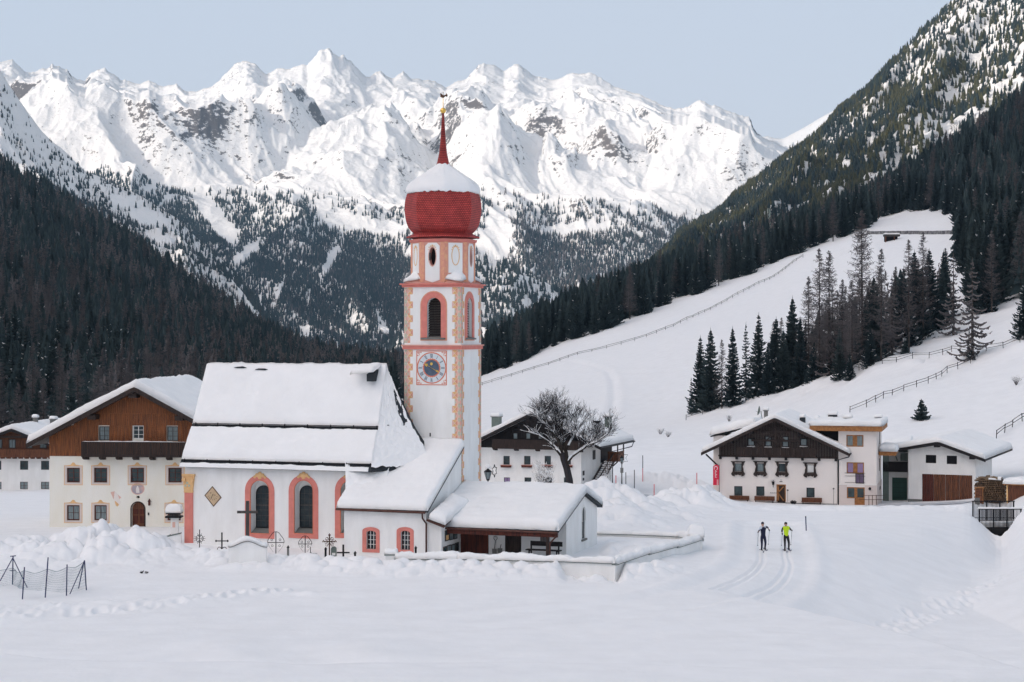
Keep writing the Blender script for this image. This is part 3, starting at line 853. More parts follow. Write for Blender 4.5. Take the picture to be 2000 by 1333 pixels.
M['glass'] = mat('leaded_glass', (0.018, 0.028, 0.034), 0.2, scale=3, col2=(0.04, 0.055, 0.06), spec=0.25)
M['pane'] = mat('window_glass', (0.012, 0.022, 0.026), 0.08, scale=0.8, col2=(0.05, 0.08, 0.085), spec=0.4)
M['curtain'] = mat('net_curtain', (0.26, 0.31, 0.32), 0.6, scale=3, col2=(0.10, 0.14, 0.15), stretch=(8, 1, .6), spec=0.5)
M['lilac'] = mat('lilac_curtain', (0.34, 0.24, 0.40), 0.5, scale=3, col2=(0.22, 0.16, 0.30), stretch=(8, 1, .6))
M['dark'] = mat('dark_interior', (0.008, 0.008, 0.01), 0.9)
def wood(name, c, c2, bump=0.01, st=(9, 9, 0.7), sc=1.5):
    return mat(name, c, 0.7, scale=sc, col2=c2, bump=bump, bscale=sc * 2.5, stretch=st)
M['wood_orange'] = wood('sunburnt_boarding', (0.30, 0.105, 0.035), (0.11, 0.038, 0.018))
M['wood_dark'] = wood('dark_boarding', (0.048, 0.030, 0.024), (0.016, 0.011, 0.010))
M['wood_mid'] = wood('brown_boarding', (0.20, 0.075, 0.034), (0.06, 0.024, 0.015))
M['wood_red'] = wood('redbrown_door', (0.13, 0.032, 0.018), (0.04, 0.012, 0.010))
M['wood_grey'] = wood('weathered_timber', (0.10, 0.09, 0.085), (0.035, 0.03, 0.03))
M['wood_tan'] = wood('tan_timber', (0.40, 0.18, 0.06), (0.24, 0.10, 0.035), st=(3, 3, 3))
M['wood_black'] = wood('black_timber', (0.02, 0.016, 0.016), (0.008, 0.007, 0.008))
M['asphalt'] = mat('icy_asphalt', (0.32, 0.34, 0.38), 0.6, scale=0.5, col2=(0.60, 0.61, 0.64))

def shingle_material():
    m = bpy.data.materials.new('red_shingles'); m.use_nodes = True
    t = m.node_tree; b = t.nodes["Principled BSDF"]; b.inputs["Roughness"].default_value = 0.6; b.inputs["Specular IOR Level"].default_value = 0.3
    g = t.nodes.new("ShaderNodeNewGeometry"); tc = t.nodes.new("ShaderNodeTexCoord")
    br = t.nodes.new("ShaderNodeTexBrick"); br.inputs["Scale"].default_value = 1.0
    br.inputs["Brick Width"].default_value = 0.16; br.inputs["Row Height"].default_value = 0.115; br.inputs["Mortar Size"].default_value = 0.016
    br.inputs["Color1"].default_value = (0.58, 0.075, 0.062, 1); br.inputs["Color2"].default_value = (0.46, 0.053, 0.048, 1); br.inputs["Mortar"].default_value = (0.10, 0.012, 0.016, 1)
    t.links.new(tc.outputs["UV"], br.inputs["Vector"])
    n = t.nodes.new("ShaderNodeTexNoise"); n.inputs["Scale"].default_value = 1.3; t.links.new(tc.outputs["Object"], n.inputs["Vector"])
    r = t.nodes.new("ShaderNodeMapRange"); r.inputs[1].default_value = .3; r.inputs[2].default_value = .7; r.inputs[3].default_value = .8; r.inputs[4].default_value = 1.25
    t.links.new(n.outputs["Fac"], r.inputs[0])
    v = t.nodes.new("ShaderNodeVectorMath"); v.operation = 'SCALE'; t.links.new(br.outputs["Color"], v.inputs[0]); t.links.new(r.outputs[0], v.inputs["Scale"])
    t.links.new(v.outputs[0], b.inputs["Base Color"])
    bp = t.nodes.new("ShaderNodeBump"); bp.inputs["Distance"].default_value = 0.02; bp.invert = True
    t.links.new(br.outputs["Fac"], bp.inputs["Height"]); t.links.new(bp.outputs[0], b.inputs["Normal"])
    return m
M['shingle'] = shingle_material()

def pane_window(parent, a0, a1, z0, z1, b, cols=2, rows=2, fw=0.05, frame='wood_dark', pane='pane', name="window", d=0.05, mull=0.03, x_face=False, sub='pane'):
    """casement: frame with glazing bars and a glass sub-part; b is the outer face of the frame"""
    m = MB()
    m.ring([(a0, z0), (a1, z0), (a1, z1), (a0, z1)], [(a0 + fw, z0 + fw), (a1 - fw, z0 + fw), (a1 - fw, z1 - fw), (a0 + fw, z1 - fw)], b, b + d)
    for i in range(1, cols):
        x = a0 + (a1 - a0) * i / cols; mm = mull * (1.6 if (cols == 2 or i == cols // 2) else 1)
        m.box(x - mm / 2, x + mm / 2, b + .006, b + d - .006, z0 + fw, z1 - fw)
    for j in range(1, rows):
        z = z0 + (z1 - z0) * j / rows
        m.box(a0 + fw, a1 - fw, b + .012, b + d - .012, z - mull / 2, z + mull / 2)
    w_ = m.build(name, M[frame], parent)
    p = MB(); p.box(a0 + fw * .6, a1 - fw * .6, b + d * .55, b + d * .8, z0 + fw * .6, z1 - fw * .6)
    p.build(sub, M[pane], w_)
    return w_

# ------------------------------------------------------------------ the church
CF = Fr(600, 113.0, 18.5, 0.35)
A, B, Z = CF.A, CF.B, CF.Z
church = CF.root('church', 'white pink trimmed parish church with red onion domed clock tower and snow covered roofs', 'church')
aL = A(362); aE = A(350, -.45)
zE = Z(917, 0, -.45)
bBk = B(374.5, aE); bR = B(402, aE)
zBk = Z(832, A(600), bBk) - .18; zR = Z(712, A(600), bR) - .30
aRd = A(755, bR)                                # right end of the ridge
bB2 = 2 * bR
aC = aRd + 0.25                                  # where the walls start to turn round the choir
aX = aC + 2.8
plan = [(aL, 0), (aC, 0), (aX, 2.7), (aX, bB2 - 2.7), (aC, bB2), (aL, bB2)]
nave = MB().prism(plan, 'z', -2.0, zE + 0.12).build('nave_wall', M['plaster_cool'], church)
# gable wall on the west end
MB().prism([(0, zE + .12), (bR, zR - .15), (bB2, zE + .12)], 'x', aL, aL + .5).build('gable_wall', M['plaster_cool'], church)
# roof with its kick and the hipped choir end
def roof_rings():
    e = .45
    pl = [(aE, -e), (aC + .2, -e), (aX + e, 2.5), (aX + e, bB2 - 2.5), (aC + .2, bB2 + e), (aE, bB2 + e)]
    fB = bBk / bR
    def lerp(p, f):
        tgt = (min(max(p[0], aE), aRd), bR)
        tgt = (aE, bR) if p[0] <= aE + .01 else (aRd, bR)
        return (p[0] + (tgt[0] - p[0]) * f, p[1] + (tgt[1] - p[1]) * f)
    mid = [lerp(p, (bBk + e) / (bR + e)) for p in pl]
    return pl, mid
pl, mid = roof_rings()
m = MB()
for i in range(len(pl)):
    j = (i + 1) % len(pl)
    if i == len(pl) - 1: continue
    m.poly([(*pl[i], zE), (*pl[j], zE), (*mid[j], zBk), (*mid[i], zBk)])
m.poly([(*mid[0], zBk), (*mid[1], zBk), (aRd, bR, zR), (aE, bR, zR)])
m.poly([(*mid[4], zBk), (*mid[5], zBk), (aE, bR, zR), (aRd, bR, zR)])
for i in (1, 2, 3): m.poly([(*mid[i], zBk), (*mid[i + 1], zBk), (aRd, bR, zR)])
rf = m.build('nave_roof', M['slate'], church, recalc=False)
sol = rf.modifiers.new('s', 'SOLIDIFY'); sol.thickness = 0.14; sol.offset = -1
def L3(p, q, f): return tuple(p[i] + (q[i] - p[i]) * f for i in range(3))
# front slope snow: three sheets, with bare dark strips where it has slid
E0, E1 = (aE, -.45, zE), (aC + .2, -.45, zE); K0, K1 = (*mid[0], zBk), (*mid[1], zBk); R0, R1 = (aE, bR, zR), (aRd, bR, zR)
def sheet(P0, P1, Q0, Q1, f0, f1, thick, seed, end=1.0, **kw):
    g = quad_grid(L3(P0, Q0, f0), L3(L3(P0, Q0, f0), L3(P1, Q1, f0), end), L3(L3(P0, Q0, f1), L3(P1, Q1, f1), end), L3(P0, Q0, f1), 110, 26)
    return snow_grid('roof_snow', g, thick, .28, church, seed, **kw)
sheet(K0, K1, R0, R1, .04, 1.0, .36, 3, edges=(1, 0, 1, 0), amp=.12, wob=.07)
sheet(E0, E1, K0, K1, .165, .93, .36, 5, edges=(1, 0, 1, 1), amp=.12, wob=.07)
sheet(E0, E1, K0, K1, -.02, .075, .16, 7, amp=.3, wob=.08, end=.985)
# back slope
K5, K4 = (*mid[5], zBk), (*mid[4], zBk)
snow_grid('roof_snow', quad_grid(R0, R1, K4, K5, 40, 12), .36, .28, church, 8, edges=(1, 0, 0, 1))
# choir hip with broken snow
def tri_snow(p, q, r, seed, n=26, thick=.3, thr=-0.05):
    V = []; 
    g = quad_grid(p, q, r, r, n, n)
    return snow_grid('roof_snow', g[:, :-1], thick, .2, church, seed, edges=(0, 0, 0, 0), amp=.35, wob=.16)
P1, P2, P3 = (*pl[1], zE), (*pl[2], zE), (*pl[3], zE)
M1, M2, M3 = (*mid[1], zBk), (*mid[2], zBk), (*mid[3], zBk)
rng = random.Random(5)
# facet turned to the viewer: patches that leave the dark roof bare near the tower
g = quad_grid(M1, M2, R1, R1, 60, 50)
g2 = quad_grid(P1, P2, M2, M1, 60, 40)
def holed(g, seed, fn, thick=.26):
    nu, nv = g.shape[:2]
    U, Vv = np.meshgrid(np.linspace(0, 1, nu), np.linspace(0, 1, nv), indexing='ij')
    n = fbm(U * 9 + seed, Vv * 9, 4, seed)
    keep = fn(U, Vv, n)
    t = thick * np.clip(keep, 0, 1) ** .5 * (1 + n * .5)
    top = g.copy(); top[..., 2] += t - .03 * (keep <= 0)
    V = top.reshape(-1, 3); q = grid_quads(nu, nv)
    o = link('roof_snow', np_mesh('roof_snow', V, q, [M['snow_roof']]), church)
    bm = bmesh.new(); bm.from_mesh(o.data)
    vk = (keep.ravel() <= 0)
    bm.verts.ensure_lookup_table()
    bmesh.ops.delete(bm, geom=[f for f in bm.faces if all(vk[v.index] for v in f.verts)], context='FACES')
    bm.to_mesh(o.data); bm.free(); return o
holed(g, 3, lambda U, V, n: .62 - 1.05 * np.exp(-((U - .84) / .15) ** 2 - ((V - .36) / .42) ** 2) + n * 1.0)
holed(g2, 6, lambda U, V, n: .9 - .5 * np.exp(-((U - .8) / .2) ** 2 - ((V - 1.0) / .12) ** 2) + n * .5)
m = MB()                                                   # small roof hatch under the snow by the ridge end
hx, hy, hz = A(722, bR - .6), bR - .75, zR - .75
m.prism([(hy - .45, hz), (hy + .6, hz), (hy + .6, hz + .75), (hy - .45, hz + .45)], 'x', hx + .05, hx + .45)
m.build('roof_hatch', M['slate'], church)
snow_grid('roof_snow', quad_grid((hx - 1.0, hy - .75, hz + .42), (hx + .6, hy - .65, hz + .60), (hx + .6, hy + .7, hz + 1.0), (hx - 1.0, hy + .7, hz + .85), 18, 14), .3, .3, church, 14)
for px0, px1, py0, a_ in ((457, 482, 717, 0), (498, 524, 722, 1)):       # dark cracks in the snow below the ridge
    f = .92 - .03 * a_
    c0 = np.array(L3(K0, R0, f)); c1 = np.array(L3(K1, R1, f))
    ax0 = A(px0, c0[1]); ax1 = A(px1, c0[1])
    m = MB(); zz = c0[2] + .37
    m.prism([(ax0, -.02), (ax0 + .25, .05), (ax1 - .3, .06), (ax1, 0), (ax1 - .2, -.06), (ax0 + .3, -.05)], 'y', -.05, .02)
    m.map(lambda x, y, z: (x, c0[1] + y + z * .5, zz + z + .012 * math.sin(x * 9)))
    m.build('snow_crack', M['slate'], church)
# snow guards and gutters
m = MB()
for (f, P, Q, e) in ((-.0, E0, E1, .0), (.12, E0, E1, .14),):
    pass
for k, (p, q, off) in enumerate(((L3(E0, K0, .10), L3(E1, K1, .10), .16), (L3(K0, R0, .0), L3(K1, R1, .0), .20))):
    m.bar((p[0] + .1, p[1], p[2] + off), (q[0], q[1], q[2] + off), .05, .05)
    m.bar((p[0] + .1, p[1] + .03, p[2] + off * .55), (q[0], q[1] + .03, q[2] + off * .55), .04, .04)
    for i in range(9):
        x = p[0] + .3 + (q[0] - p[0] - .4) * i / 8
        m.bar((x, p[1], p[2]), (x, p[1], p[2] + off + .06), .05)
m.build('snow_guard', M['iron'], church)

# nave windows: niches with leaded glass, pink surrounds and gilded crests
cut = MB(); wins = []
for (p0, p1) in ((490, 526), (575.5, 611.5), (666, 703)):
    a0, a1 = A(p0), A(p1); z0, z1 = Z(1041, a0), Z(938.5, a0)
    wins.append((a0, a1, z0, z1)); cut.prism(arch(a0, a1, z0, z1, n=14), 'y', -.3, .62)
carve(nave, cut)
for i, (a0, a1, z0, z1) in enumerate(wins):
    s = MB(); o = arch(a0 - .40, a1 + .36, z0 - .33, z1 + .36, n=14); inn = arch(a0, a1, z0, z1, n=14)
    s.ring(o, inn, -.05, .03)
    sur = s.build('window_surround', M['pink'], church)
    s = MB(); s.ring(inset(inn, -.05), inn, -.065, .02); s.build('inner_fillet', M['coral'], sur)
    ax0, ax1 = a0 + .10, a1 - .13
    g = arch(ax0, ax1, z0 + .28, z1 - .35, n=14)
    win = MB().ring(g, inset(g, .05), .50, .56).build('window', M['iron'], church)
    MB().prism(inset(g, .02), 'y', .54, .60).build('pane', M['glass'], win)
    s = MB()
    for k in range(1, 7):
        z = z0 + .28 + (z1 - z0 - .9) * k / 7 + .1; s.box(ax0 + .05, ax1 - .05, .515, .53, z - .013, z + .013)
    for x in (ax0 + (ax1 - ax0) / 3, ax0 + 2 * (ax1 - ax0) / 3): s.box(x - .011, x + .011, .517, .529, z0 + .33, z1 - .55)
    s.box(ax0, ax1, .50, .56, z0 + .28 + (z1 - z0) * .42, z0 + .34 + (z1 - z0) * .42)
    s.build('glazing_bars', M['wood_grey'], win)
    s = MB(); s.poly([(a0 + .02, .02, z0 + .01), (a1 - .02, .02, z0 + .01), (a1 - .02, .60, z0 + .29), (a0 + .02, .60, z0 + .29)])
    s.box(a0 + .02, a1 - .02, .60, .61, z0, z0 + .29)
    s.build('sill', M['stone'], win)
    cx = (a0 + a1) / 2
    s = MB()
    for dx, zz, r in ((0, .52, .15), (-.2, .44, .13), (.2, .44, .13), (-.36, .33, .10), (.36, .33, .10), (0, .34, .16)):
        s.lathe([(.01, -.02), (r, 0), (r * .8, .04), (.01, .06)], 10)
        s.V[-40:] = [(cx + dx + v[0], -.05 - v[2], z1 + zz - .10 + v[1]) for v in s.V[-40:]]
    s.build('painted_crest', M['ochre'], sur)
# corner pilaster
a0, a1 = A(361.5), A(377.5); zb, zc, zt = Z(1067, a0), Z(962, a0), Z(926, a0)
pil = MB().box(a0, a1, -.10, .02, zb - 1.5, zc).build('pilaster', M['pink'], church)
s = MB(); s.box(a0 - .02, a1 + .02, -.14, .02, zc, zc + .12); s.prism([(a0, zc + .12), (a1, zc + .12), (a1 + .12, zt - .15), (a0 - .10, zt - .15)], 'y', -.15, .02); s.box(a0 - .14, a1 + .16, -.2, .02, zt - .15, zt)
for x in (a0 + .02, a1 - .02): s.tube([(x, -.12, zt - .35), (x, -.26, zt - .35)], .14, 10)
s.build('capital', M['ochre'], pil)
s = MB()
for k in range(3): s.lathe([(.01, 0), (.09, .01), (.01, .05)], 8, 0, 0); s.V[-24:] = [(a0 + .12 + .13 * k + v[0], -.16 - v[2], zc + .45 + .18 * (k % 2) + v[1]) for v in s.V[-24:]]
s.build('capital_flower', M['sage'], pil)
# sundial
cx, cz = A(416), Z(970, A(416))
dm = [(cx - .60, cz + .05), (cx + .05, cz - .66), (cx + .62, cz - .05), (cx - .03, cz + .66)]
sd = MB().prism(dm, 'y', -.02, .0).build('sundial', mat('sundial_buff', (0.62, 0.46, 0.30), .9, var=.15, scale=3), church)
s = MB(); s.ring(dm, inset(dm, .05), -.03, -.019)
for k in range(7):
    an = math.radians(200 + 23 * k); r0, r1 = .28, .38
    s.bar((cx + r0 * math.cos(an), -.024, cz + .12 + r0 * math.sin(an)), (cx + r1 * math.cos(an), -.024, cz + .12 + r1 * math.sin(an)), .018, .008, up=(0, 1, 0))
s.box(cx - .2, cx - .1, -.03, -.019, cz + .2, cz + .24); s.box(cx + .05, cx + .2, -.03, -.019, cz + .08, cz + .11)
s.build('dial_marks', M['rust'], sd)
MB().bar((cx, -.02, cz + .15), (cx + .03, -.3, cz - .1), .02).build('gnomon', M['iron'], sd)

# ---- tower
bT = 4.0
aT0, aT1 = A(789.5, bT), A(900, bT); W = aT1 - aT0
acx, bcx = (aT0 + aT1) / 2, bT + W / 2
aTm = acx
def ZT(py): return Z(py, aTm, bT)
zS, zC, zO, = ZT(680), ZT(558), ZT(466)
tw = MB().box(aT0, aT1, bT, bT + W, -2, zC - .05).build('tower_wall', M['plaster_cool'], church)
w0, w1, q0, q1 = A(834.5, bT), A(861.5, bT), ZT(660), ZT(582)
cut = MB(); cut.prism(arch(w0, w1, q0, q1, n=14), 'y', bT - .3, bT + .5)
s0, s1 = B(911.5, aT1), B(922, aT1); sm = (s0 + s1) / 2; s0, s1 = sm - (w1 - w0) / 2, sm + (w1 - w0) / 2
k0 = len(cut.V); cut.prism([(p[0] - (w0 + w1) / 2 + sm, p[1]) for p in arch(w0, w1, q0, q1, n=14)], 'x', aT1 - .5, aT1 + .3)
carve(tw, cut)
def belfry(to):
    """to maps (x, y, z) on a front-facing plane to the church frame"""
    P = arch(w0, w1, q0, q1, n=14)
    o = arch(w0 - .40, w1 + .34, q0 - .12, q1 + .36, n=14)
    s = MB().ring(o, P, bT - .05, bT + .02).map(to); sur = s.build('belfry_surround', M['pink'], church)
    s = MB().ring(inset(o, -.07), o, bT - .035, bT + .02).map(to); s.build('outer_band', M['salmon'], sur)
    s = MB()
    for k in range(15):
        z = q0 + .12 + k * (q1 - q0 - .3) / 14
        hw = (w1 - w0) / 2
        dz = z - (q1 - hw)
        if dz > 0: hw = math.sqrt(max(hw * hw - dz * dz, .01))
        c = (w0 + w1) / 2
        s.prism([(bT + .18, z - .05), (bT + .22, z - .05), (bT + .42, z + .08), (bT + .38, z + .08)], 'x', c - hw, c + hw)
    s.map(to); lv = s.build('louvres', M['wood_grey'], church)
    MB().prism(P, 'y', bT + .44, bT + .47).map(to).build('dark_opening', M['dark'], lv)
    s = MB(); s.prism([(bT - .20, q0 - .12), (bT + .3, q0 - .12), (bT + .3, q0 + .10), (bT - .20, q0 - .04)], 'x', w0 - .38, w1 + .30)
    s.map(to).build('window_sill', M['stone'], sur)
belfry(lambda x, y, z: (x, y, z))
belfry(lambda x, y, z: (aT1 - (y - bT), sm + (x - (w0 + w1) / 2), z))
# string course and cornice
def sqring(z0, z1, out, name, mt):
    s = MB()
    s.box(aT0 - out, aT1 + out, bT - out, bT + W + out, z0, z1)
    return s.build(name, mt, church)
sqring(zS - .10, zS + .12, .09, 'string_course', M['pink']); sqring(zS + .12, zS + .20, .16, 'string_course_ledge', M['pink_pale'])
sqring(zC - .10, zC + .05, .12, 'cornice', M['pink']); sqring(zC + .05, zC + .14, .24, 'cornice_ledge', M['pink'])
# painted corner blocks
qm = [M['ochre'], M['blush'], M['sage'], M['pink_pale'], M['salmon']]
def quoins(to, left, right, z0, z1, name='corner_painting'):
    s = MB(); h = .445; n = int((z1 - z0) / h)
    for side in (0, 1):
        if (side == 0 and not left) or (side == 1 and not right): continue
        for k in range(n):
            zt = z1 - k * h; zb = zt - h
            long_ = k % 2 == 0
            wd = .60 if long_ else .42
            x0, x1 = (aT0, aT0 + wd) if side == 0 else (aT1 - wd, aT1)
            cells = [(aT0, aT0 + .22), (aT0 + .22, x1)] if side == 0 else [(aT1 - .22, aT1), (x0, aT1 - .22)]
            for ci, (c0, c1) in enumerate(cells):
                xm, zm = (c0 + c1) / 2, (zt + zb) / 2; y = bT - .006
                cs = [(c0, zb), (c1, zb), (c1, zt), (c0, zt)]
                cols = [2, 3, 2, 1] if ci == 0 else ([0, 4, 0, 1] if long_ else [4, 1, 3, 2])
                for e in range(4):
                    p, q = cs[e], cs[(e + 1) % 4]
                    f = .94
                    tri = [p, q, (xm, zm)]; gx = sum(t[0] for t in tri) / 3; gz_ = sum(t[1] for t in tri) / 3
                    tri = [(gx + (t[0] - gx) * f, gz_ + (t[1] - gz_) * f) for t in tri]
                    s.prism(tri, 'y', y, bT + .001, cols[e])
    s.map(to).build(name, qm, church)
idn = lambda x, y, z: (x, y, z)
side_ = lambda x, y, z: (aT1 - (y - bT), bT + (x - aT0), z)
for l_, r_ in ((1, 0), (0, 1)):
    quoins(idn, l_, r_, zS + .22, zC - .12); quoins(idn, l_, r_, ZT(868), zS - .12)
    quoins(side_, l_, r_, zS + .22, zC - .12); quoins(side_, l_, r_, Z(980, aT1, bT), zS - .12)
# slit and flashing
s = MB(); s.box(A(839, bT), A(841.5, bT), bT - .01, bT + .01, ZT(853), ZT(846)); s.build('slit_window', M['dark'], church)
s = MB(); s.bar((aT0 + .45, bT - .03, ZT(866)), (aT1, bT - .03, ZT(871)), .06, .30); s.bar((aT0 - .1, bT - .03, ZT(836)), (aT0 + .5, bT - .03, ZT(866)), .06, .30)
s.build('roof_flashing', M['lead'], church)
# clock
c0, c1 = A(813.5, bT), A(873, bT); cz = ZT(719); cx = (c0 + c1) / 2; hw = (c1 - c0) / 2; yb = bT - .02
clk = MB().box(c0, c1, yb, bT + .01, cz - hw * 1.06, cz + hw * 1.06).build('clock', M['plaster'], church)
s = MB(); sq = [(c0, cz - hw * 1.06), (c1, cz - hw * 1.06), (c1, cz + hw * 1.06), (c0, cz + hw * 1.06)]
s.ring(sq, inset(sq, .055), yb - .012, yb + .001)
def circ(r, n=40): return [(cx + r * math.cos(2 * math.pi * i / n), cz + r * math.sin(2 * math.pi * i / n)) for i in range(n)]
s.ring(circ(hw * .97), circ(hw * .90), yb - .014, yb + .001)
for sx_ in (-1, 1):                                                   # corner scrolls
    for sz_ in (-1, 1):
        for (dx, dz, r) in ((.84, .92, .055), (.70, .95, .04), (.90, .76, .04), (.93, .93, .03), (.80, .80, .03)):
            s.ring([(cx + sx_ * hw * dx + r * 1.2 * math.cos(t * .785), cz + sz_ * hw * dz + r * 1.2 * math.sin(t * .785)) for t in range(8)],
                   [(cx + sx_ * hw * dx + r * .5 * math.cos(t * .785), cz + sz_ * hw * dz + r * .5 * math.sin(t * .785)) for t in range(8)], yb - .01, yb + .001)
s.build('clock_border', M['coral'], clk)
MB().prism(circ(hw * .90), 'y', yb - .006, yb + .001).build('chapter_ring', mat('dial_pale_blue', (0.66, 0.72, 0.76), .8, var=.05, scale=4), clk)
MB().prism([(cx + hw * (.56 + .035 * (i % 2)) * math.cos(math.pi * i / 24), cz + hw * (.56 + .035 * (i % 2)) * math.sin(math.pi * i / 24)) for i in range(48)], 'y', yb - .010, yb).build('inner_ring', M['coral'], clk)
MB().prism(circ(hw * .49), 'y', yb - .016, yb).build('dial_centre', mat('dial_slate_blue', (0.10, 0.14, 0.20), .6, var=.3, scale=3), clk)
num_blue = mat('numeral_blue', (0.05, 0.07, 0.11), .6); ROM = ['XII', 'I', 'II', 'III', 'IIII', 'V', 'VI', 'VII', 'VIII', 'IX', 'X', 'XI']
ri, ro = hw * .62, hw * .86
for h, tx in enumerate(ROM):
    an = math.pi / 2 - h * math.pi / 6
    wds = {'I': .045, 'V': .085, 'X': .085}; tot = sum(wds[c] for c in tx); x = -tot / 2
    rad = (math.cos(an), math.sin(an)); tan_ = (math.sin(an), -math.cos(an))
    def pt(xx, rr): return (cx + rad[0] * rr + tan_[0] * xx, yb - .012, cz + rad[1] * rr + tan_[1] * xx)
    s = MB()
    for ch in tx:
        wd = wds[ch]; c = x + wd / 2
        if ch == 'I': s.bar(pt(c, ri), pt(c, ro), .022, .008, up=(0, 1, 0))
        if ch == 'V': s.bar(pt(c, ri), pt(c - wd * .4, ro), .024, .008, up=(0, 1, 0)); s.bar(pt(c, ri), pt(c + wd * .4, ro), .014, .008, up=(0, 1, 0))
        if ch == 'X': s.bar(pt(c + wd * .4, ri), pt(c - wd * .4, ro), .024, .008, up=(0, 1, 0)); s.bar(pt(c - wd * .4, ri), pt(c + wd * .4, ro), .014, .008, up=(0, 1, 0))
        x += wd
    s.build('numeral', num_blue, clk)
def hand(an, L, tail, wd, name):
    s = MB(); d = (math.cos(an), math.sin(an)); n = (-d[1], d[0]); y = yb - .03
    P = [(-tail, .012), (L * .55, .012), (L * .6, wd), (L * .78, wd * .8), (L, 0), (L * .78, -wd * .8), (L * .6, -wd), (L * .55, -.012), (-tail, -.012)]
    s.prism([(cx + d[0] * p[0] + n[0] * p[1], cz + d[1] * p[0] + n[1] * p[1]) for p in P], 'y', y - .012, y)
    s.build(name, M['gold'], clk)
hand(math.radians(151), hw * .52, .1, .10, 'hour_hand'); hand(math.radians(-28), hw * .62, .12, .06, 'minute_hand')
s = MB(); s.lathe([(.01, 0), (.09, .0), (.09, .02), (.01, .03)], 14); s.V = [(cx + v[0], yb - .02 - v[2], cz + .26 + v[1]) for v in s.V]; s.build('moon_disc', M['gold'], clk)
# octagonal drum
Ro = W / 2 / math.cos(math.pi / 8) * .985; ph = math.pi / 8
zd0, zd1 = zC + .14, zO
drum = MB().lathe([(Ro, zd0), (Ro, zd1)], 8, acx, bcx, ph).build('belfry_drum', M['pink_pale'], church)
def face_to(k, apo=None):
    """maps (x along face, y outward negative, z) to the church frame for the face whose outward normal is at angle k*45 from the front"""
    ap = (Ro * math.cos(math.pi / 8)) if apo is None else apo
    an = -math.pi / 2 + k * math.pi / 4
    n = (math.cos(an), math.sin(an)); t = (-math.sin(an), math.cos(an))
    return lambda x, y, z: (acx + n[0] * (ap - y) + t[0] * x, bcx + n[1] * (ap - y) + t[1] * x, z)
fw = 2 * Ro * math.sin(math.pi / 8)
cut = MB(); oc = (zd0 + zd1) / 2 + .28
oval = [(.24 * math.cos(2 * math.pi * i / 20), oc + .60 * math.sin(2 * math.pi * i / 20)) for i in range(20)]
for k in (0, 2, 4, 6):
    c = MB().prism(oval, 'y', -.3, .5).map(face_to(k)); n0 = len(cut.V); cut.V += c.V; cut.Q += [tuple(n0 + i for i in q) for q in c.Q]; cut.MI += c.MI
carve(drum, cut)
for k in range(8):
    to = face_to(k)
    rect = [(-fw * .31, zd0 + .05), (fw * .31, zd0 + .05), (fw * .31, zd1 - .28), (-fw * .31, zd1 - .28)]
    if k % 2: rect = [(x, z + (.62 if z < zd0 + 1 else 0)) for x, z in rect]
    if k % 2 == 0:
        P20 = []
        for i in range(20):
            cxx, szz = math.cos(2 * math.pi * i / 20), math.sin(2 * math.pi * i / 20)
            zc_ = oc; hx = fw * .31; hz_ = (rect[2][1] - zc_) if szz > 0 else (zc_ - rect[0][1])
            m_ = max(abs(cxx) / hx, abs(szz) / hz_); P20.append((cxx / m_, zc_ + szz / m_))
        pn = MB().ring(P20, oval, -.03, .01).map(to).build('drum_panel', M['plaster_cool'], church)
        MB().prism(oval, 'y', .40, .43).map(to).build('dark_opening', M['dark'], pn)
        MB().ring([(x * 1.22, oc + (z - oc) * 1.1) for x, z in oval], oval, -.045, -.02).map(to).build('oval_frame', M['blush'], pn)
        sh = MB().box(-.24, -.215, -.03, .3, oc - .38, oc + .38).map(to); sh.build('opening_reveal', M['stone'], pn)
    else:
        pn = MB().prism(rect, 'y', -.03, .01).map(to).build('drum_panel', M['plaster_cool'], church)
        ov = [(x * 1.0, oc + .05 + (z - oc) * .95) for x, z in oval]
        MB().ring(inset(ov, -.05), ov, -.045, -.028).map(to).build('oval_frame', M['ochre'], pn)
    s = MB()                                                      # little painted garland over the oval
    for dx, dz, r in ((0, .70, .06), (-.12, .66, .045), (.12, .66, .045), (-.22, .58, .04), (.22, .58, .04), (-.27, .45, .03), (.27, .45, .03)):
        s.prism([(dx + r * math.cos(t * 1.047), oc + dz + r * math.sin(t * 1.047)) for t in range(6)], 'y', -.05, -.028)
    s.map(to).build('painted_garland', M['ochre'], pn)
    # pilaster strip on the corner
    c_an = -math.pi / 2 + (k + .5) * math.pi / 4
    s = MB()
    to2 = face_to(k + .5, Ro)
    s.prism([(-.22, .06), (0, -.03), (.22, .06), (.2, .2), (-.2, .2)], 'z', zd0 + .1, zd1 - .22)
    s.map(to2).build('drum_pilaster', M['salmon'], church)
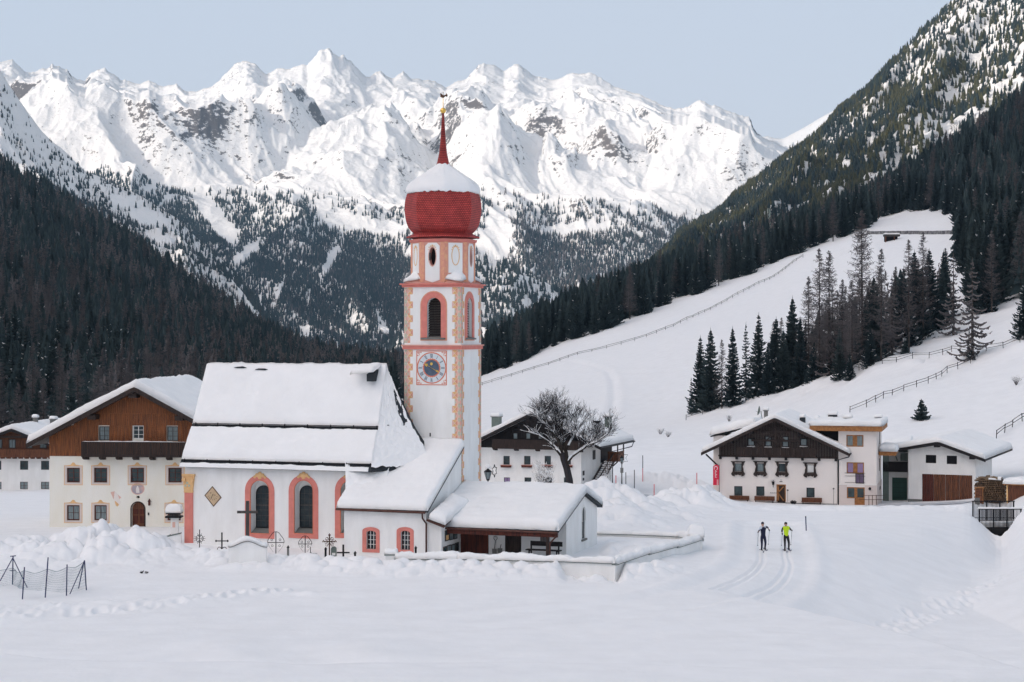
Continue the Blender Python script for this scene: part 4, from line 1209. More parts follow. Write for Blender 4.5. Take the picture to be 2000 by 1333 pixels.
# broach corners between the square and the octagon, with snow lodged on them
for k in (0, 1, 2, 3):
    sx_ = 1 if k in (0, 1) else -1; sy_ = 1 if k in (1, 2) else -1
    cxx, cyy = acx + sx_ * (W / 2 + .02), bcx + sy_ * (W / 2 + .02); h = W / 2
    t = h * math.tan(math.pi / 8)
    p1 = (acx + sx_ * t, bcx + sy_ * (h - .03)); p2 = (acx + sx_ * (h - .03), bcx + sy_ * t)
    s = MB(); zb = zd0; top = zd0 + .75
    mx, my = (p1[0] + p2[0]) / 2, (p1[1] + p2[1]) / 2
    s.poly([(cxx, cyy, zb + .04), (*p2, zb), (mx, my, top)]); s.poly([(*p1, zb), (cxx, cyy, zb + .04), (mx, my, top)]); s.poly([(*p1, zb), (mx, my, top), (*p2, zb)]); s.poly([(*p1, zb), (*p2, zb), (cxx, cyy, zb)])
    s.build('broach', M['pink_pale'], church)
    q = lambda f, g, z: (p1[0] + (cxx - p1[0]) * f + (p2[0] - p1[0]) * g, p1[1] + (cyy - p1[1]) * f + (p2[1] - p1[1]) * g, z)
    mc = (np.array([cxx, cyy]) + np.array([mx, my]) * 1.3) / 2.3
    g = quad_grid((cxx + sx_ * .06, cyy + sy_ * .06, zb + .10), (*p2, zb + .28), (mx, my, top - .02), (*p1, zb + .28), 12, 12)
    snow_grid('ledge_snow', g, .17, .14, church, 20 + k, amp=.5, wob=.08)
# drum cornice, skirt, onion, neck, spire, ball and cock
s = MB().lathe([(Ro + .03, zO - .22), (Ro + .12, zO - .16), (Ro + .16, zO - .02), (Ro + .02, zO)], 8, acx, bcx, ph); s.build('drum_cornice', M['pink'], church)
def zo(py): return Z(py, acx, bcx)
Rm = 75.2 / (F / (CF.Y0 - acx * CF.s + bcx * CF.c)) / 1.0
prof = [(Ro + .30, zo(466)), (Ro + .28, zo(463)), (Rm * .77, zo(457.5)), (Rm * .79, zo(455)), (Rm * .87, zo(448.5)), (Rm * .925, zo(441)), (Rm * .965, zo(431)), (Rm * .99, zo(419)), (Rm, zo(407)), (Rm * .985, zo(394)), (Rm * .95, zo(383)), (Rm * .90, zo(375)), (Rm * .78, zo(361)), (Rm * .62, zo(352)), (Rm * .44, zo(342)), (Rm * .28, zo(333)), (Rm * .17, zo(326)), (Rm * .10, zo(320))]
def oct_shell(prof, name, seg=6, parent=church, mt='shingle'):
    """octagonal shell with UVs in metres for the shingle courses"""
    P = prof; n = 8 * seg
    V = []; UV = []; arc = 0; prev = None
    for r, z in P:
        if prev: arc += math.hypot(r - prev[0], z - prev[1])
        prev = (r, z)
        for k in range(n + 1):
            a = 2 * math.pi * k / n; kk = (k % seg) / seg
            corner0 = ph + (k // seg) * math.pi / 4; c1_ = corner0 + math.pi / 4
            x = r * (math.cos(corner0) * (1 - kk) + math.cos(c1_) * kk); y = r * (math.sin(corner0) * (1 - kk) + math.sin(c1_) * kk)
            V.append((acx + x, bcx + y, z)); UV.append((a * Rm * .97, arc))
    q = grid_quads(len(P), n + 1)
    me = np_mesh(name, np.array(V), q, [M[mt]], smooth=True)
    uv = me.uv_layers.new(name="UVMap"); UV = np.array(UV, dtype=np.float32)
    li = np.zeros(len(me.loops), dtype=np.int32); me.loops.foreach_get("vertex_index", li)
    uv.data.foreach_set("uv", UV[li].ravel())
    bm = bmesh.new(); bm.from_mesh(me)
    for e in bm.edges:
        if len(e.link_faces) == 2 and e.link_faces[0].normal.angle(e.link_faces[1].normal, 0) > .45: e.smooth = False
    for f in bm.faces:
        for e in f.edges:
            v0, v1 = e.verts[0].index % (n + 1), e.verts[1].index % (n + 1)
            if v0 == v1 and v0 % seg == 0: e.smooth = False
    bm.to_mesh(me); bm.free()
    return link(name, me, parent)
def dense(p, n=4):
    out = curve_pts(p, n); return out
oct_shell(dense(prof[:4], 2)[:-1] + dense(prof[3:], 3), 'onion_dome')
oct_shell([(Rm * .20, zo(325)), (Rm * .155, zo(318)), (Rm * .105, zo(300)), (Rm * .075, zo(280)), (Rm * .05, zo(250)), (.055, zo(219))], 'spire', 2)
s = MB().lathe([(.01, -.19)] + [(.19 * math.sin(math.pi * i / 12), -.19 * math.cos(math.pi * i / 12)) for i in range(1, 12)] + [(.01, .19)], 20)
zb = zo(216.5); s.V = [(acx + v[0], bcx + v[1], zb + v[2]) for v in s.V]; s.tube([(acx, bcx, zb), (acx, bcx, zo(192))], .025, 6); s.build('finial_ball', M['gold'], church, smooth=True)
s = MB(); zk = zo(190)
s.prism([(-.24, .02), (-.10, -.05), (.05, -.06), (.2, .06), (.34, .0), (.40, .14), (.30, .28), (.2, .16), (0, .14), (-.13, .26), (-.17, .34), (-.24, .28), (-.30, .24), (-.22, .2)], 'y', -.015, .015)
s.V = [(acx + v[0] * .8, bcx + v[1], zk + v[2] * .8) for v in s.V]; s.tube([(acx, bcx, zk - .1), (acx, bcx, zk + .35)], .018, 5); s.build('weather_vane', M['rust'], church)
# snow cap over the upper onion
def cap_snow():
    cp = [(Rm * .955, zo(380)), (Rm * .965, zo(372)), (Rm * .90, zo(362)), (Rm * .74, zo(352)), (Rm * .55, zo(343)), (Rm * .36, zo(333)), (Rm * .22, zo(326)), (Rm * .16, zo(322))]
    cp = dense(cp, 4); n = 160; V = []
    for i, (r, z) in enumerate(cp):
        for k in range(n + 1):
            a = 2 * math.pi * k / n; kk = ((a - ph) % (math.pi / 4)) / (math.pi / 4)
            oct_ = math.cos(math.pi / 8) / math.cos((kk - .5) * math.pi / 4)
            f = .5 + .5 * oct_
            nz_ = float(fbm(np.array([a * 2.2]), np.array([i * .1]), 3, 7)[0])
            jag_ = float(fbm(np.array([a * 9]), np.array([0.]), 3, 9)[0]) * .16 * max(0, 1 - i / 4.)
            V.append((acx + r * f * 1.0 * math.cos(a), bcx + r * f * math.sin(a), z + nz_ * .05 + jag_ + .05))
    for k in range(n + 1):                      # underside
        x, y, z = V[k]; V.append((acx + (x - acx) * .9, bcx + (y - bcx) * .9, z - .02))
    q = grid_quads(len(cp), n + 1); q2 = np.array([[k + 1, k, len(cp) * (n + 1) + k, len(cp) * (n + 1) + k + 1] for k in range(n)])
    link('cap_snow', np_mesh('cap_snow', np.array(V), np.vstack([q, q2]), [M['snow_roof']]), church)
cap_snow()

# ---- sacristy in front of the tower
bS = -2.15
aS0, aS1 = A(672, bS), aT1 + .02
zSe = Z(997, A(760, bS), bS - .2)
zSt = ZT(872)
def zroof(b): return zSe + (zSt - zSe) * (b - (bS - .25)) / (bT - bS + .25)
sac = MB().prism([(bS, -2), (bS, zroof(bS) - .12), (bT, zroof(bT) - .12), (bT, -2)], 'x', aS0, aS1).build('sacristy_wall', M['plaster_cool'], church)
cut = MB(); sw = []
for p0, p1 in ((716, 734.5), (783, 801)):
    a0, a1, z0, z1 = CF.rect(p0, p1, 1037, 1073 + (p0 > 750) * 1.5, bS); sw.append((a0, a1, z0, z1)); cut.prism(arch(a0, a1, z0, z1, .14), 'y', bS - .2, bS + .28)
zz = Z(980, aS1, 1); sb = B(872, aS1); sb2 = B(877, aS1); cut.box(aS1 - .3, aS1 + .2, sb, sb2, Z(989, aS1, sb), Z(973, aS1, sb))
carve(sac, cut)
for a0, a1, z0, z1 in sw:
    P = arch(a0, a1, z0, z1, .14); O = arch(a0 - .27, a1 + .24, z0 - .20, z1 + .22, .24)
    MB().ring(O, P, bS - .04, bS + .01).build('window_surround', M['pink'], church)
    win = MB().ring(P, inset(P, .05), bS + .12, bS + .17).build('window', M['wood_red'], church)
    s = MB()
    for k in (1, 2): x = a0 + (a1 - a0) * k / 3; s.box(x - .014, x + .014, bS + .12, bS + .15, z0, z1 - .03)
    for k in (1, 2, 3): z = z0 + (z1 - z0) * k / 4; s.box(a0 + .02, a1 - .02, bS + .122, bS + .148, z - .012, z + .012)
    s.build('glazing_bars', M['plaster'], win)
    MB().prism(P, 'y', bS + .17, bS + .2).build('pane', M['glass'], win)
MB().box(aS1 - .22, aS1 - .2, sb - .05, sb2 + .05, Z(991, aS1, sb), Z(971, aS1, sb)).build('slit_window', M['dark'], church)
aSr0, aSr1 = A(657, bS - .25), aS1 + .22
m = MB(); m.prism([(bS - .25, zSe - .06), (bS - .25, zSe + .05), (bT - .02, zSt + .05), (bT - .02, zSt - .06)], 'x', aSr0, aSr1)
m.prism([(bS + 2.2, zroof(bS + 2.2)), (bT, zSt), (bT + .9, zSt + .2), (bS + 3.5, zroof(bS + 3.5) - .3)], 'x', aSr0 - 1.5, aSr0 + .3)
m.build('sacristy_roof', M['slate'], church)
g = quad_grid((aSr0, bS - .28, zSe + .05), (aSr1, bS - .28, zSe + .05), (aSr1, bT - .02, zSt + .03), (aSr0, bT - .02, zSt + .03), 70, 60)
snow_grid('roof_snow', g, .50, .42, church, 31, edges=(1, 1, 1, 0), amp=.06, wob=.05)
# snow drift where the sacristy roof runs into the nave roof
g = quad_grid((aSr0 + .1, bS + 1.0, zroof(bS + 1.0) + .1), (aT0 + .5, bS + 1.6, zroof(bS + 1.6) + .15), (aT0 + .1, bT + .0, zSt + 1.0), (aSr0 - .6, .2, zBk - 1.5), 40, 40)
snow_grid('roof_snow', g, .35, .6, church, 33, edges=(0, 1, 1, 1), amp=.25, wob=.12)
s = MB(); s.tube([(aSr0, bS - .33, zSe - .03), (aSr1 - .15, bS - .33, zSe - .06)], .07, 8)
s.tube([(aS1 - .12, bS - .33, zSe - .08), (aS1 - .10, bS - .33, zSe - .4), (aS1 + .05, bS - .10, zSe - .75), (aS1 + .05, bS - .10, -1)], .055, 8)
s.build('gutter', M['gutter'], church)
# link block with notice boards
aK1 = A(862.5, bS + .15); bK1 = B(898.5, aK1)
zKt = Z(1011, aK1, bS)
link_w = MB().prism([(bS + .12, -2), (bS + .12, zKt - .2), (bK1 + .3, zKt + .75), (bK1 + .3, -2)], 'x', aS1 + .01, aK1).build('link_wall', M['plaster_cool'], church)
bd = []
for (p0, p1, y0, y1) in ((868.5, 876, 1037, 1058), (877.5, 884, 1035, 1056), (885.5, 892, 1033, 1054), (865, 871, 1069, 1084), (872.5, 879.5, 1066, 1082), (881, 887, 1064, 1082), (888.5, 895, 1061, 1080)):
    b0, b1 = B(p0, aK1), B(p1, aK1); bd.append((b0, b1, Z(y1, aK1, b0), Z(y0, aK1, b0)))
for i, (b0, b1, z0, z1) in enumerate(bd):
    s = MB().box(aK1, aK1 + .05, b0, b1, z0, z1); nb_ = s.build('notice_board', M['wood_grey'], church)
    MB().box(aK1 + .05, aK1 + .06, b0 + .06, b1 - .06, z0 + .06, z1 - .06).build('glass_front', M['curtain'] if i % 3 else M['pane'], nb_)
    if i == 0: MB().box(aK1 + .061, aK1 + .064, b0 + .1, b1 - .12, z0 + .08, z0 + .36).build('poster', M['ochre'], nb_)
s = MB(); ka0, ka1 = A(836, bS - .1), aK1 + .35
kb0, kb1 = bS - .35, bK1 + .2
z00, z10 = Z(1013, ka0, kb0), zKt - .30
s.poly([(ka0, kb0, zKt - .12), (ka1, kb0, zKt - .50), (ka1, kb1, zKt + .42), (ka0, kb1, zKt + .75)])
kr = s.build('link_roof', M['gutter'], church, recalc=False); so = kr.modifiers.new('s', 'SOLIDIFY'); so.thickness = .1
g = quad_grid((ka0 + .1, kb0, zKt - .08), (ka1, kb0 + .15, zKt - .44), (ka1 + .25, kb1 - .1, zKt + .45), (ka0 + .1, kb1, zKt + .8), 26, 30)
snow_grid('roof_snow', g, .55, .5, church, 35, amp=.12)

# ---- chapel with the open porch, right of the tower
bP = bK1                                           # porch back wall
aQ1 = A(1106, bP); bQ = B(1166, aQ1)
bEv = B(1090, aQ1 + .25); bBe = B(1176, aQ1 + .25)
bRg = (B(1144, aQ1 + .25))
zEv = Z(1037, aQ1, bEv); zRg = Z(962, aQ1, bRg)
slope = (zRg - zEv) / (bRg - bEv)
zBe = zRg - (bBe - bRg) * slope * 1.02
aQ0 = aK1 + .0
ch_ = MB().prism([(bP, -2), (bP, zEv + (bP - bEv) * slope - .08), (bRg, zRg - .08), (bQ, zRg - (bQ - bRg) * slope * 1.02 - .08), (bQ, -2)], 'x', aQ0, aQ1).build('chapel_wall', M['plaster_cool'], church)
cut = MB(); wb0, wb1 = B(1136.5, aQ1), B(1143, aQ1); zw0, zw1 = Z(1054, aQ1, wb0), Z(991, aQ1, wb0)
P = [(p[0], p[1]) for p in arch(wb0, wb1, zw0, zw1, .42)]
cut.prism(P, 'x', aQ1 - .16, aQ1 + .2)
d0, d1, _, dz = CF.rect(955.5, 987, 1038, 1080, bP)
carve(ch_, cut)
MB().prism(P, 'x', aQ1 - .13, aQ1 - .07).build('lancet_pane', M['glass'], church)
s = MB(); o = arch(wb0 - .1, wb1 + .1, zw1 - .9, zw1 + .14, .5); i_ = arch(wb0, wb1, zw1 - .9, zw1, .42)
s.ring(o, i_, -.03, .01); s.map(lambda x, y, z: (aQ1 - y, x, z)); s.build('lancet_hood', M['plaster'], church)
MB().box(aQ1, aQ1 + .1, wb0 - .15, wb1 + .15, zw0 - .12, zw0).build('lancet_sill', M['stone'], church)
m = MB(); t = .12; xr0, xr1 = aQ0 - .6, aQ1 + .28
m.prism([(bEv, zEv), (bRg, zRg), (bBe, zBe), (bBe, zBe - t), (bRg, zRg - t), (bEv, zEv - t)], 'x', xr0, xr1)
m.build('chapel_roof', M['slate'], church)
g = prof_grid([(bEv - .03, zEv + .01), (bRg, zRg + .01), (bBe + .03, zBe + .01)], aT1 + .05, xr1 + .04, .16)
snow_grid('roof_snow', g, .56, .42, church, 41, edges=(0, 1, 1, 1), amp=.07, wob=.05, lip=.1)
s = MB(); s.box(aQ0 + .02, aQ1 + .15, bEv + .12, bEv + .34, zEv - .42, zEv - .14)
for x in (aQ0 + 3.0, aQ0 + 5.4): s.bar((x, bEv + .2, zEv - .3), (x, bP, zEv - .15), .12)
pb = s.build('porch_beam', M['wood_red'], church)
ax = A(1070, bEv + .25)
MB().box(ax - .09, ax + .09, bEv + .14, bEv + .32, -1, zEv - .42).build('porch_post', M['wood_dark'], church)
s = MB(); s.tube([(aQ0, bEv - .06, zEv - .08), (xr1 - .05, bEv - .06, zEv - .12)], .065, 8)
ax2 = A(1086, bEv); ax3 = A(1074, bEv)
s.tube([(ax2, bEv - .06, zEv - .16), (ax2, bEv - .06, zEv - .36), (ax3, bEv + .02, zEv - .75), (ax3, bEv + .02, -1)], .055, 8)
s.build('gutter', M['gutter'], church)
x0 = A(899, bP - .02); x1 = A(954, bP - .02)
dr = MB().box(x0 + .05, x1, bP - .08, bP + .02, -1, zEv - .35).build('wooden_gate', M['wood_red'], church)
x0, x1 = A(987, bP), A(1018, bP); MB().box(x0, x1, bP - .05, bP + .02, -1, zEv - .2).build('plank_door', M['wood_dark'], church)
MB().box(x0 + .15, x0 + .2, bP - .09, bP - .05, .9, 1.1).build('door_handle', M['iron'], church)
x0 = A(1058, bEv + .3); s = MB(); s.box(x0 - .14, x0 + .14, bEv + .45, bEv + .7, zEv - .72, zEv - .46); s.prism([(x0 - .17, zEv - .46), (x0 + .17, zEv - .46), (x0, zEv - .34)], 'y', bEv + .42, bEv + .73); s.build('porch_lantern', M['wood_grey'], church)

# ------------------------------------------------------------------ houses
def sw(G):
    H = G.copy(); H[..., 0] = G[..., 1]; H[..., 1] = G[..., 0]; return H

class House:
    def __init__(h, fr, name, label, cat, p0, p1, apex, el, er, depth, of=.9, wall='plaster', snow=.42, th=.2, roofm='wood_dark', back_of=.6, wall_name='wall', seed=50, base=-1.5):
        h.fr = fr; h.root = fr.root(name, label, cat); h.cut = MB(); h.w = []
        A, Z = fr.A, fr.Z
        h.a0, h.a1 = A(p0), A(p1)
        h.ar, h.aL, h.aR = A(apex[0], -of), A(el[0], -of), A(er[0], -of)
        h.zr, h.zL, h.zR = Z(apex[1], h.ar, -of), Z(el[1], h.aL, -of), Z(er[1], h.aR, -of)
        h.sL = (h.zr - h.zL) / (h.ar - h.aL); h.sR = (h.zr - h.zR) / (h.aR - h.ar)
        h.of, h.depth, h.th = of, depth, th
        h.poly = [(h.a0, base), (h.a1, base), (h.a1, h.top(h.a1) - th), (h.ar, h.zr - th), (h.a0, h.top(h.a0) - th)]
        h.wall = MB().prism(h.poly, 'y', 0, depth).build(wall_name, M[wall], h.root)
        m = MB()
        m.prism([(h.aL, h.zL), (h.ar, h.zr), (h.aR, h.zR), (h.aR, h.zR - th), (h.ar, h.zr - th), (h.aL, h.zL - th)], 'y', -of + .04, depth + back_of)
        h.roof = m.build('roof', M[roofm], h.root)
        m = MB(); e = .05
        for (x0, z0, x1, z1) in ((h.aL - e, h.zL, h.ar, h.zr), (h.aR + e, h.zR, h.ar, h.zr)):
            m.prism([(x0, z0 + .04), (x1, z1 + .05), (x1, z1 - th - .12), (x0, z0 - th - .10)], 'y', -of - .02, -of + .04)
        m.build('bargeboard', M[roofm], h.root)
        g = sw(prof_grid([(h.aL - .03, h.zL + .05), (h.ar, h.zr + .06), (h.aR + .03, h.zR + .05)], -of - .05, depth + back_of, .22))
        snow_grid('roof_snow', g, snow, .36, h.root, seed, amp=.08, wob=.04, lip=.08)
    def top(h, a): return h.zr - (h.ar - a) * h.sL if a < h.ar else h.zr - (a - h.ar) * h.sR
    def rect(h, p0, p1, q0, q1, b=0.0): return h.fr.rect(p0, p1, q0, q1, b)
    def win(h, p0, p1, q0, q1, cols=2, rows=2, frame='wood_dark', pane='pane', b=0.0, d=.14, fn=None, **kw):
        r = h.rect(p0, p1, q0, q1, b); h.cut.box(r[0], r[1], b - .3, b + d, r[2], r[3])
        h.w.append((r, cols, rows, frame, pane, b, d, fn, kw)); return r
    def finish(h):
        if h.cut.V: carve(h.wall, h.cut)
        for r, c, ro, f, p, b, d, fn, kw in h.w:
            w_ = pane_window(h.root, r[0], r[1], r[2], r[3], b + d - .06, c, ro, frame=f, pane=p, **kw)
            if fn: fn(h, r, w_)
def board_face(poly, y0, y1, step, name, mt, parent, gap=.018):
    """vertical boards clipped to a convex outline (x,z)"""
    xs = [p[0] for p in poly]; x = min(xs); s = MB()
    def span(x):
        zs = []
        for i in range(len(poly)):
            (ax, az), (bx, bz) = poly[i], poly[(i + 1) % len(poly)]
            if abs(ax - bx) < 1e-9: continue
            t = (x - ax) / (bx - ax)
            if -1e-6 <= t <= 1 + 1e-6: zs.append(az + t * (bz - az))
        return (min(zs), max(zs)) if zs else None
    rr = random.Random(int(abs(x) * 97) + 3)
    while x < max(xs) - .02:
        x2 = min(x + step, max(xs)) - gap
        a, b = span(x + .002), span(max(x + .003, x2 - .002))
        if a and b and a[1] - a[0] > .02:
            o = rr.uniform(0, .012)
            s.prism([(x, a[0]), (x2, b[0]), (x2, b[1]), (x, a[1])], 'y', y0 - o, y1)
        x += step
    return s.build(name, M[mt], parent)
def balcony(h, p0, p1, q0, q1, dep, mt, name='balcony', nb=6, ball=.11, rail='wood_mid', brackets=True):
    fr = h.fr; a0, a1 = fr.A(p0, -dep), fr.A(p1, -dep); z1, z0 = fr.Z(q0, a0, -dep), fr.Z(q1, a0, -dep)
    s = MB().box(a0, a1, -dep, 0, z0, z0 + .12); s.box(a0, a1, -dep - .04, -dep + .04, z1 - .06, z1); s.box(a0, a1, -dep - .03, -dep + .02, z0 + .12, z0 + .2)
    bal = s.build(name, M[mt], h.root)
    s = MB(); x = a0 + .03; k = 0
    while x < a1 - .05:
        s.box(x, min(x + ball, a1), -dep - .012, -dep + .012, z0 + .2, z1 - .06); x += ball + .022; k += 1
    for i in range(nb + 1):
        x = a0 + (a1 - a0) * i / nb; s.box(x - .05, x + .05, -dep - .035, -dep + .03, z0, z1)
    for xx in (a0, a1 - .04):
        y = -dep + .1
        while y < -.05: s.box(xx, xx + .04, y, y + .1, z0 + .12, z1 - .06); y += .13
    s.build('balcony_boards', M[mt], bal)
    if brackets:
        for i in range(nb + 1):
            x = a0 + .1 + (a1 - a0 - .2) * i / nb
            MB().prism([(-dep + .05, z0), (.02, z0), (.02, z0 - .26), (-dep + .35, z0 - .22), (-dep + .05, z0 - .10)], 'x', x - .11, x + .11).build('balcony_bracket', M[mt], h.root)
    return a0, a1, z0, z1

# --- cream farmhouse with orange boarding, left of the church
f1 = Fr(97, 130.0, 5.0, -.15)
H1 = House(f1, 'farmhouse', 'cream farmhouse with sunburnt orange boarded gable, long balcony and painted window frames', 'house',
           97, 428, (262, 757), (52, 868), (478, 876), 13.5, of=1.1, wall='cream', snow=.55, roofm='wood_dark', seed=51)
zwd = f1.Z(892, H1.ar); cl = [(H1.a0 - .02, zwd), (H1.a1 + .02, zwd), (H1.a1 + .02, H1.top(H1.a1) - .22), (H1.ar, H1.zr - .22), (H1.a0 - .02, H1.top(H1.a0) - .22)]
wins_u = [(193, 214, 833, 861), (259, 281, 831.5, 858), (326, 348, 833, 862)]
# boarding built in two bands with real gaps for the windows
zu0, zu1 = f1.Z(862, H1.ar), f1.Z(831.5, H1.ar)
zb2 = f1.Z(808, H1.ar)
def clip_h(poly, za, zb):
    def half(P, z, keep_above):
        out = []
        for i in range(len(P)):
            p, q = P[i], P[(i + 1) % len(P)]
            ip = (p[1] >= z) == keep_above or abs(p[1] - z) < 1e-9; iq = (q[1] >= z) == keep_above or abs(q[1] - z) < 1e-9
            if ip: out.append(p)
            if ip != iq:
                t = (z - p[1]) / (q[1] - p[1]); out.append((p[0] + (q[0] - p[0]) * t, z))
        return out
    return half(half(poly, za, True), zb, False)
board_face(clip_h(cl, zwd, zu0), -.05, 0, .16, 'boarding', 'wood_orange', H1.root)
board_face(clip_h(cl, zu1, zb2), -.05, 0, .16, 'boarding', 'wood_orange', H1.root)
board_face(clip_h(cl, zb2, 99), -.07, 0, .16, 'boarding', 'wood_orange', H1.root)
edges_ = [H1.a0 - 9] + [v for w_ in wins_u for v in (f1.A(w_[0]), f1.A(w_[1]))] + [H1.a1 + 9]
mid_ = clip_h(cl, zu0, zu1)
def clip_v(P, x0, x1):
    Q = [(z, x) for x, z in P]; Q = clip_h(Q, x0, x1); return [(x, z) for z, x in Q]
for i in range(0, len(edges_), 2):
    pc = clip_v(mid_, edges_[i], edges_[i + 1])
    if len(pc) > 2: board_face(pc, -.05, 0, .16, 'boarding', 'wood_orange', H1.root)
for k, w_ in enumerate(wins_u): H1.win(*w_, cols=2, rows=3, frame='wood_grey' if k != 1 else 'plaster', pane='curtain' if k != 1 else 'pane', fw=.07)
red = 'wood_red'
def painted(h, r, w_):
    a0, a1, z0, z1 = r
    o = [(a0 - .16, z0 - .14), (a1 + .16, z0 - .14), (a1 + .16, z1 + .12), (a0 - .16, z1 + .12)]
    i = [(a0, z0), (a1, z0), (a1, z1), (a0, z1)]
    s = MB().ring(o, i, -.012, .01, 0); s.ring(inset(o, -.045), o, -.014, .01, 1)
    c = (a0 + a1) / 2
    s.prism([(a0 - .05, z1 + .165), (a1 + .05, z1 + .165), (c + .2, z1 + .21), (c + .06, z1 + .38), (c - .06, z1 + .38), (c - .2, z1 + .21)], 'y', -.013, .005, 1)
    s.build('painted_surround', [M['rose'], M['ochre']], w_)
for p in ((130.5, 156), (183.5, 209.5), (255, 281.5), (328.5, 355), (392, 416)): H1.win(p[0], p[1], 914, 943, 2, 3, red, 'pane', fn=painted, fw=.09)
for p in ((130.5, 155.5), (184, 208.5), (327, 353)): H1.win(p[0], p[1], 987, 1017, 2, 2, red, 'curtain', fn=painted, fw=.09)
da0, da1, dz0, dz1 = H1.rect(257, 282, 982, 1027)
H1.cut.prism(arch(da0, da1, dz0 - .6, dz1, n=12), 'y', -.3, .35)
oc_ = ((f1.A(269.5)), f1.Z(971.5, f1.A(269.5)))
H1.cut.prism([(oc_[0] + .13 * math.cos(t * .524), oc_[1] + .09 * math.sin(t * .524)) for t in range(12)], 'y', -.3, .3)
H1.finish()
P = arch(da0, da1, dz0 - .6, dz1, n=12)
dr = MB().prism(P, 'y', .22, .30).build('front_door', M['wood_mid'], H1.root)
s = MB()
for (x0, x1) in ((da0 + .08, (da0 + da1) / 2 - .05), ((da0 + da1) / 2 + .05, da1 - .08)):
    s.box(x0, x1, .195, .22, dz0 + .15, dz0 + .7); s.box(x0, x1, .195, .22, dz0 + .8, dz1 - .5)
s.build('door_panel', M['wood_red'], dr)
MB().ring(inset(P, -.09), P, -.02, .02).build('door_surround', M['wood_dark'], H1.root)
MB().box(oc_[0] - .12, oc_[0] + .12, .27, .29, oc_[1] - .1, oc_[1] + .1).build('oval_pane', M['dark'], H1.root)
cx, cz_ = f1.A(269), f1.Z(955, f1.A(269))
el = lambda rx, rz, n=24: [(cx + rx * math.cos(2 * math.pi * t / n), cz_ + rz * math.sin(2 * math.pi * t / n)) for t in range(n)]
med = MB().prism(el(.46, .40), 'y', -.012, .005).build('painted_medallion', mat('faded_fresco', (0.62, 0.40, 0.36), .9, scale=2.2, col2=(0.30, 0.33, 0.40)), H1.root)
MB().ring(el(.50, .44), el(.45, .39), -.018, .005).build('medallion_border', M['blush'], med)
s = MB(); s.prism([(cx - .12, cz_ - .3), (cx + .14, cz_ - .3), (cx + .1, cz_), (cx + .03, cz_ + .2), (cx - .05, cz_ + .2), (cx - .12, cz_)], 'y', -.016, -.01); s.build('medallion_figure', M['rose_white'], med)
def blob(px_list, mt, name='wall_painting', y=-.012):
    s = MB().prism([(f1.A(p), f1.Z(q, f1.A(p))) for p, q in px_list], 'y', y, .004); return s.build(name, M[mt], H1.root)
b_ = blob([(216, 962), (224, 960), (233, 969), (237, 972), (230, 978), (222, 976)], 'blush')
blob([(224, 960), (230, 966), (236, 982), (233, 986), (222, 976)], 'rose_white', y=-.014)
blob([(224, 979), (234, 980), (232, 987), (229, 990), (226, 987)], 'ochre')
s = MB(); lx = f1.A(292.5); lz = f1.Z(983, lx); s.box(lx - .06, lx + .06, -.2, -.06, lz - .16, lz + .12); s.prism([(lx - .1, lz + .12), (lx + .1, lz + .12), (lx, lz + .3)], 'y', -.24, -.02); s.bar((lx, 0, lz + .3), (lx, -.13, lz + .3), .03); s.build('door_lantern', M['wood_red'], H1.root)
s = MB(); s.box(f1.A(289), f1.A(291.5), -.06, 0, f1.Z(1006, 5), f1.Z(1001, 5)); s.build('letter_box', M['iron'], H1.root)
a0_, a1_, z0_, z1_ = balcony(H1, 160, 362, 863, 893, 1.05, 'wood_dark', nb=6)
snow_grid('railing_snow', quad_grid((a0_, -1.10, z1_), (a1_, -1.10, z1_), (a1_, -1.0, z1_), (a0_, -1.0, z1_), 60, 5), .05, .04, H1.root, 3, amp=.5, wob=.02)
for px, py in ((182, 811), (352, 812), (262, 770)):     # purlin ends
    a = f1.A(px, -.5); z = H1.top(a) - .35; MB().box(a - .3, a + .3, -.95, 0, z - .32, z + .02).build('purlin_end', M['wood_dark'], H1.root)
s = MB(); z = H1.top(f1.A(208)) - .2   # tie beam line
s.box(f1.A(180), f1.A(345), -.085, -.06, zb2 - .05, zb2 + .05); s.build('tie_beam', M['wood_orange'], H1.root)
def antenna(h, a, b, z, boom, hgt, el_n=4):
    s = MB(); s.tube([(a, b, z), (a, b, z + hgt)], .03, 6); s.bar((a - boom * .3, b, z + hgt), (a + boom, b, z + hgt - .08), .035)
    for i in range(el_n):
        x = a - boom * .25 + boom * 1.2 * i / el_n; s.bar((x, b - .3, z + hgt), (x, b + .3, z + hgt), .02)
    s.build('roof_antenna', M['wood_grey'], h.root)
antenna(H1, f1.A(262, 3), 3.0, H1.zr + .2, 2.0, .7); antenna(H1, f1.A(345, 12), 11.0, H1.zr + .2, .5, 1.3, 2)

# --- white house behind, at the left edge
f2 = Fr(0, 233.0, 5.0, -6.7)
H2 = House(f2, 'chalet', 'white house with dark wooden upper floor at the left edge behind the farmhouse', 'house',
           -70, 99, (22, 838), (-150, 905), (107, 872), 16, of=1.6, wall='plaster', snow=.6, roofm='wood_black', seed=52)
zwd = f2.Z(893, 3); board_face(clip_h([(H2.a0 - .02, zwd), (H2.a1 + .02, zwd), (H2.a1 + .02, H2.top(H2.a1) - .22), (H2.ar, H2.zr - .22), (H2.a0 - .02, H2.top(H2.a0) - .22)], zwd, 99), -.06, 0, .2, 'boarding', 'wood_mid', H2.root)
for p in ((-8, 2.5), (39, 55), (80, 96)): H2.win(p[0], p[1], 900.5, 918, 2, 2, 'wood_dark', 'pane')
for p in ((-8, 3), (39, 54.5), (80, 96)): H2.win(p[0], p[1], 941.5, 956, 2, 2, 'wood_red', 'curtain')
H2.finish()
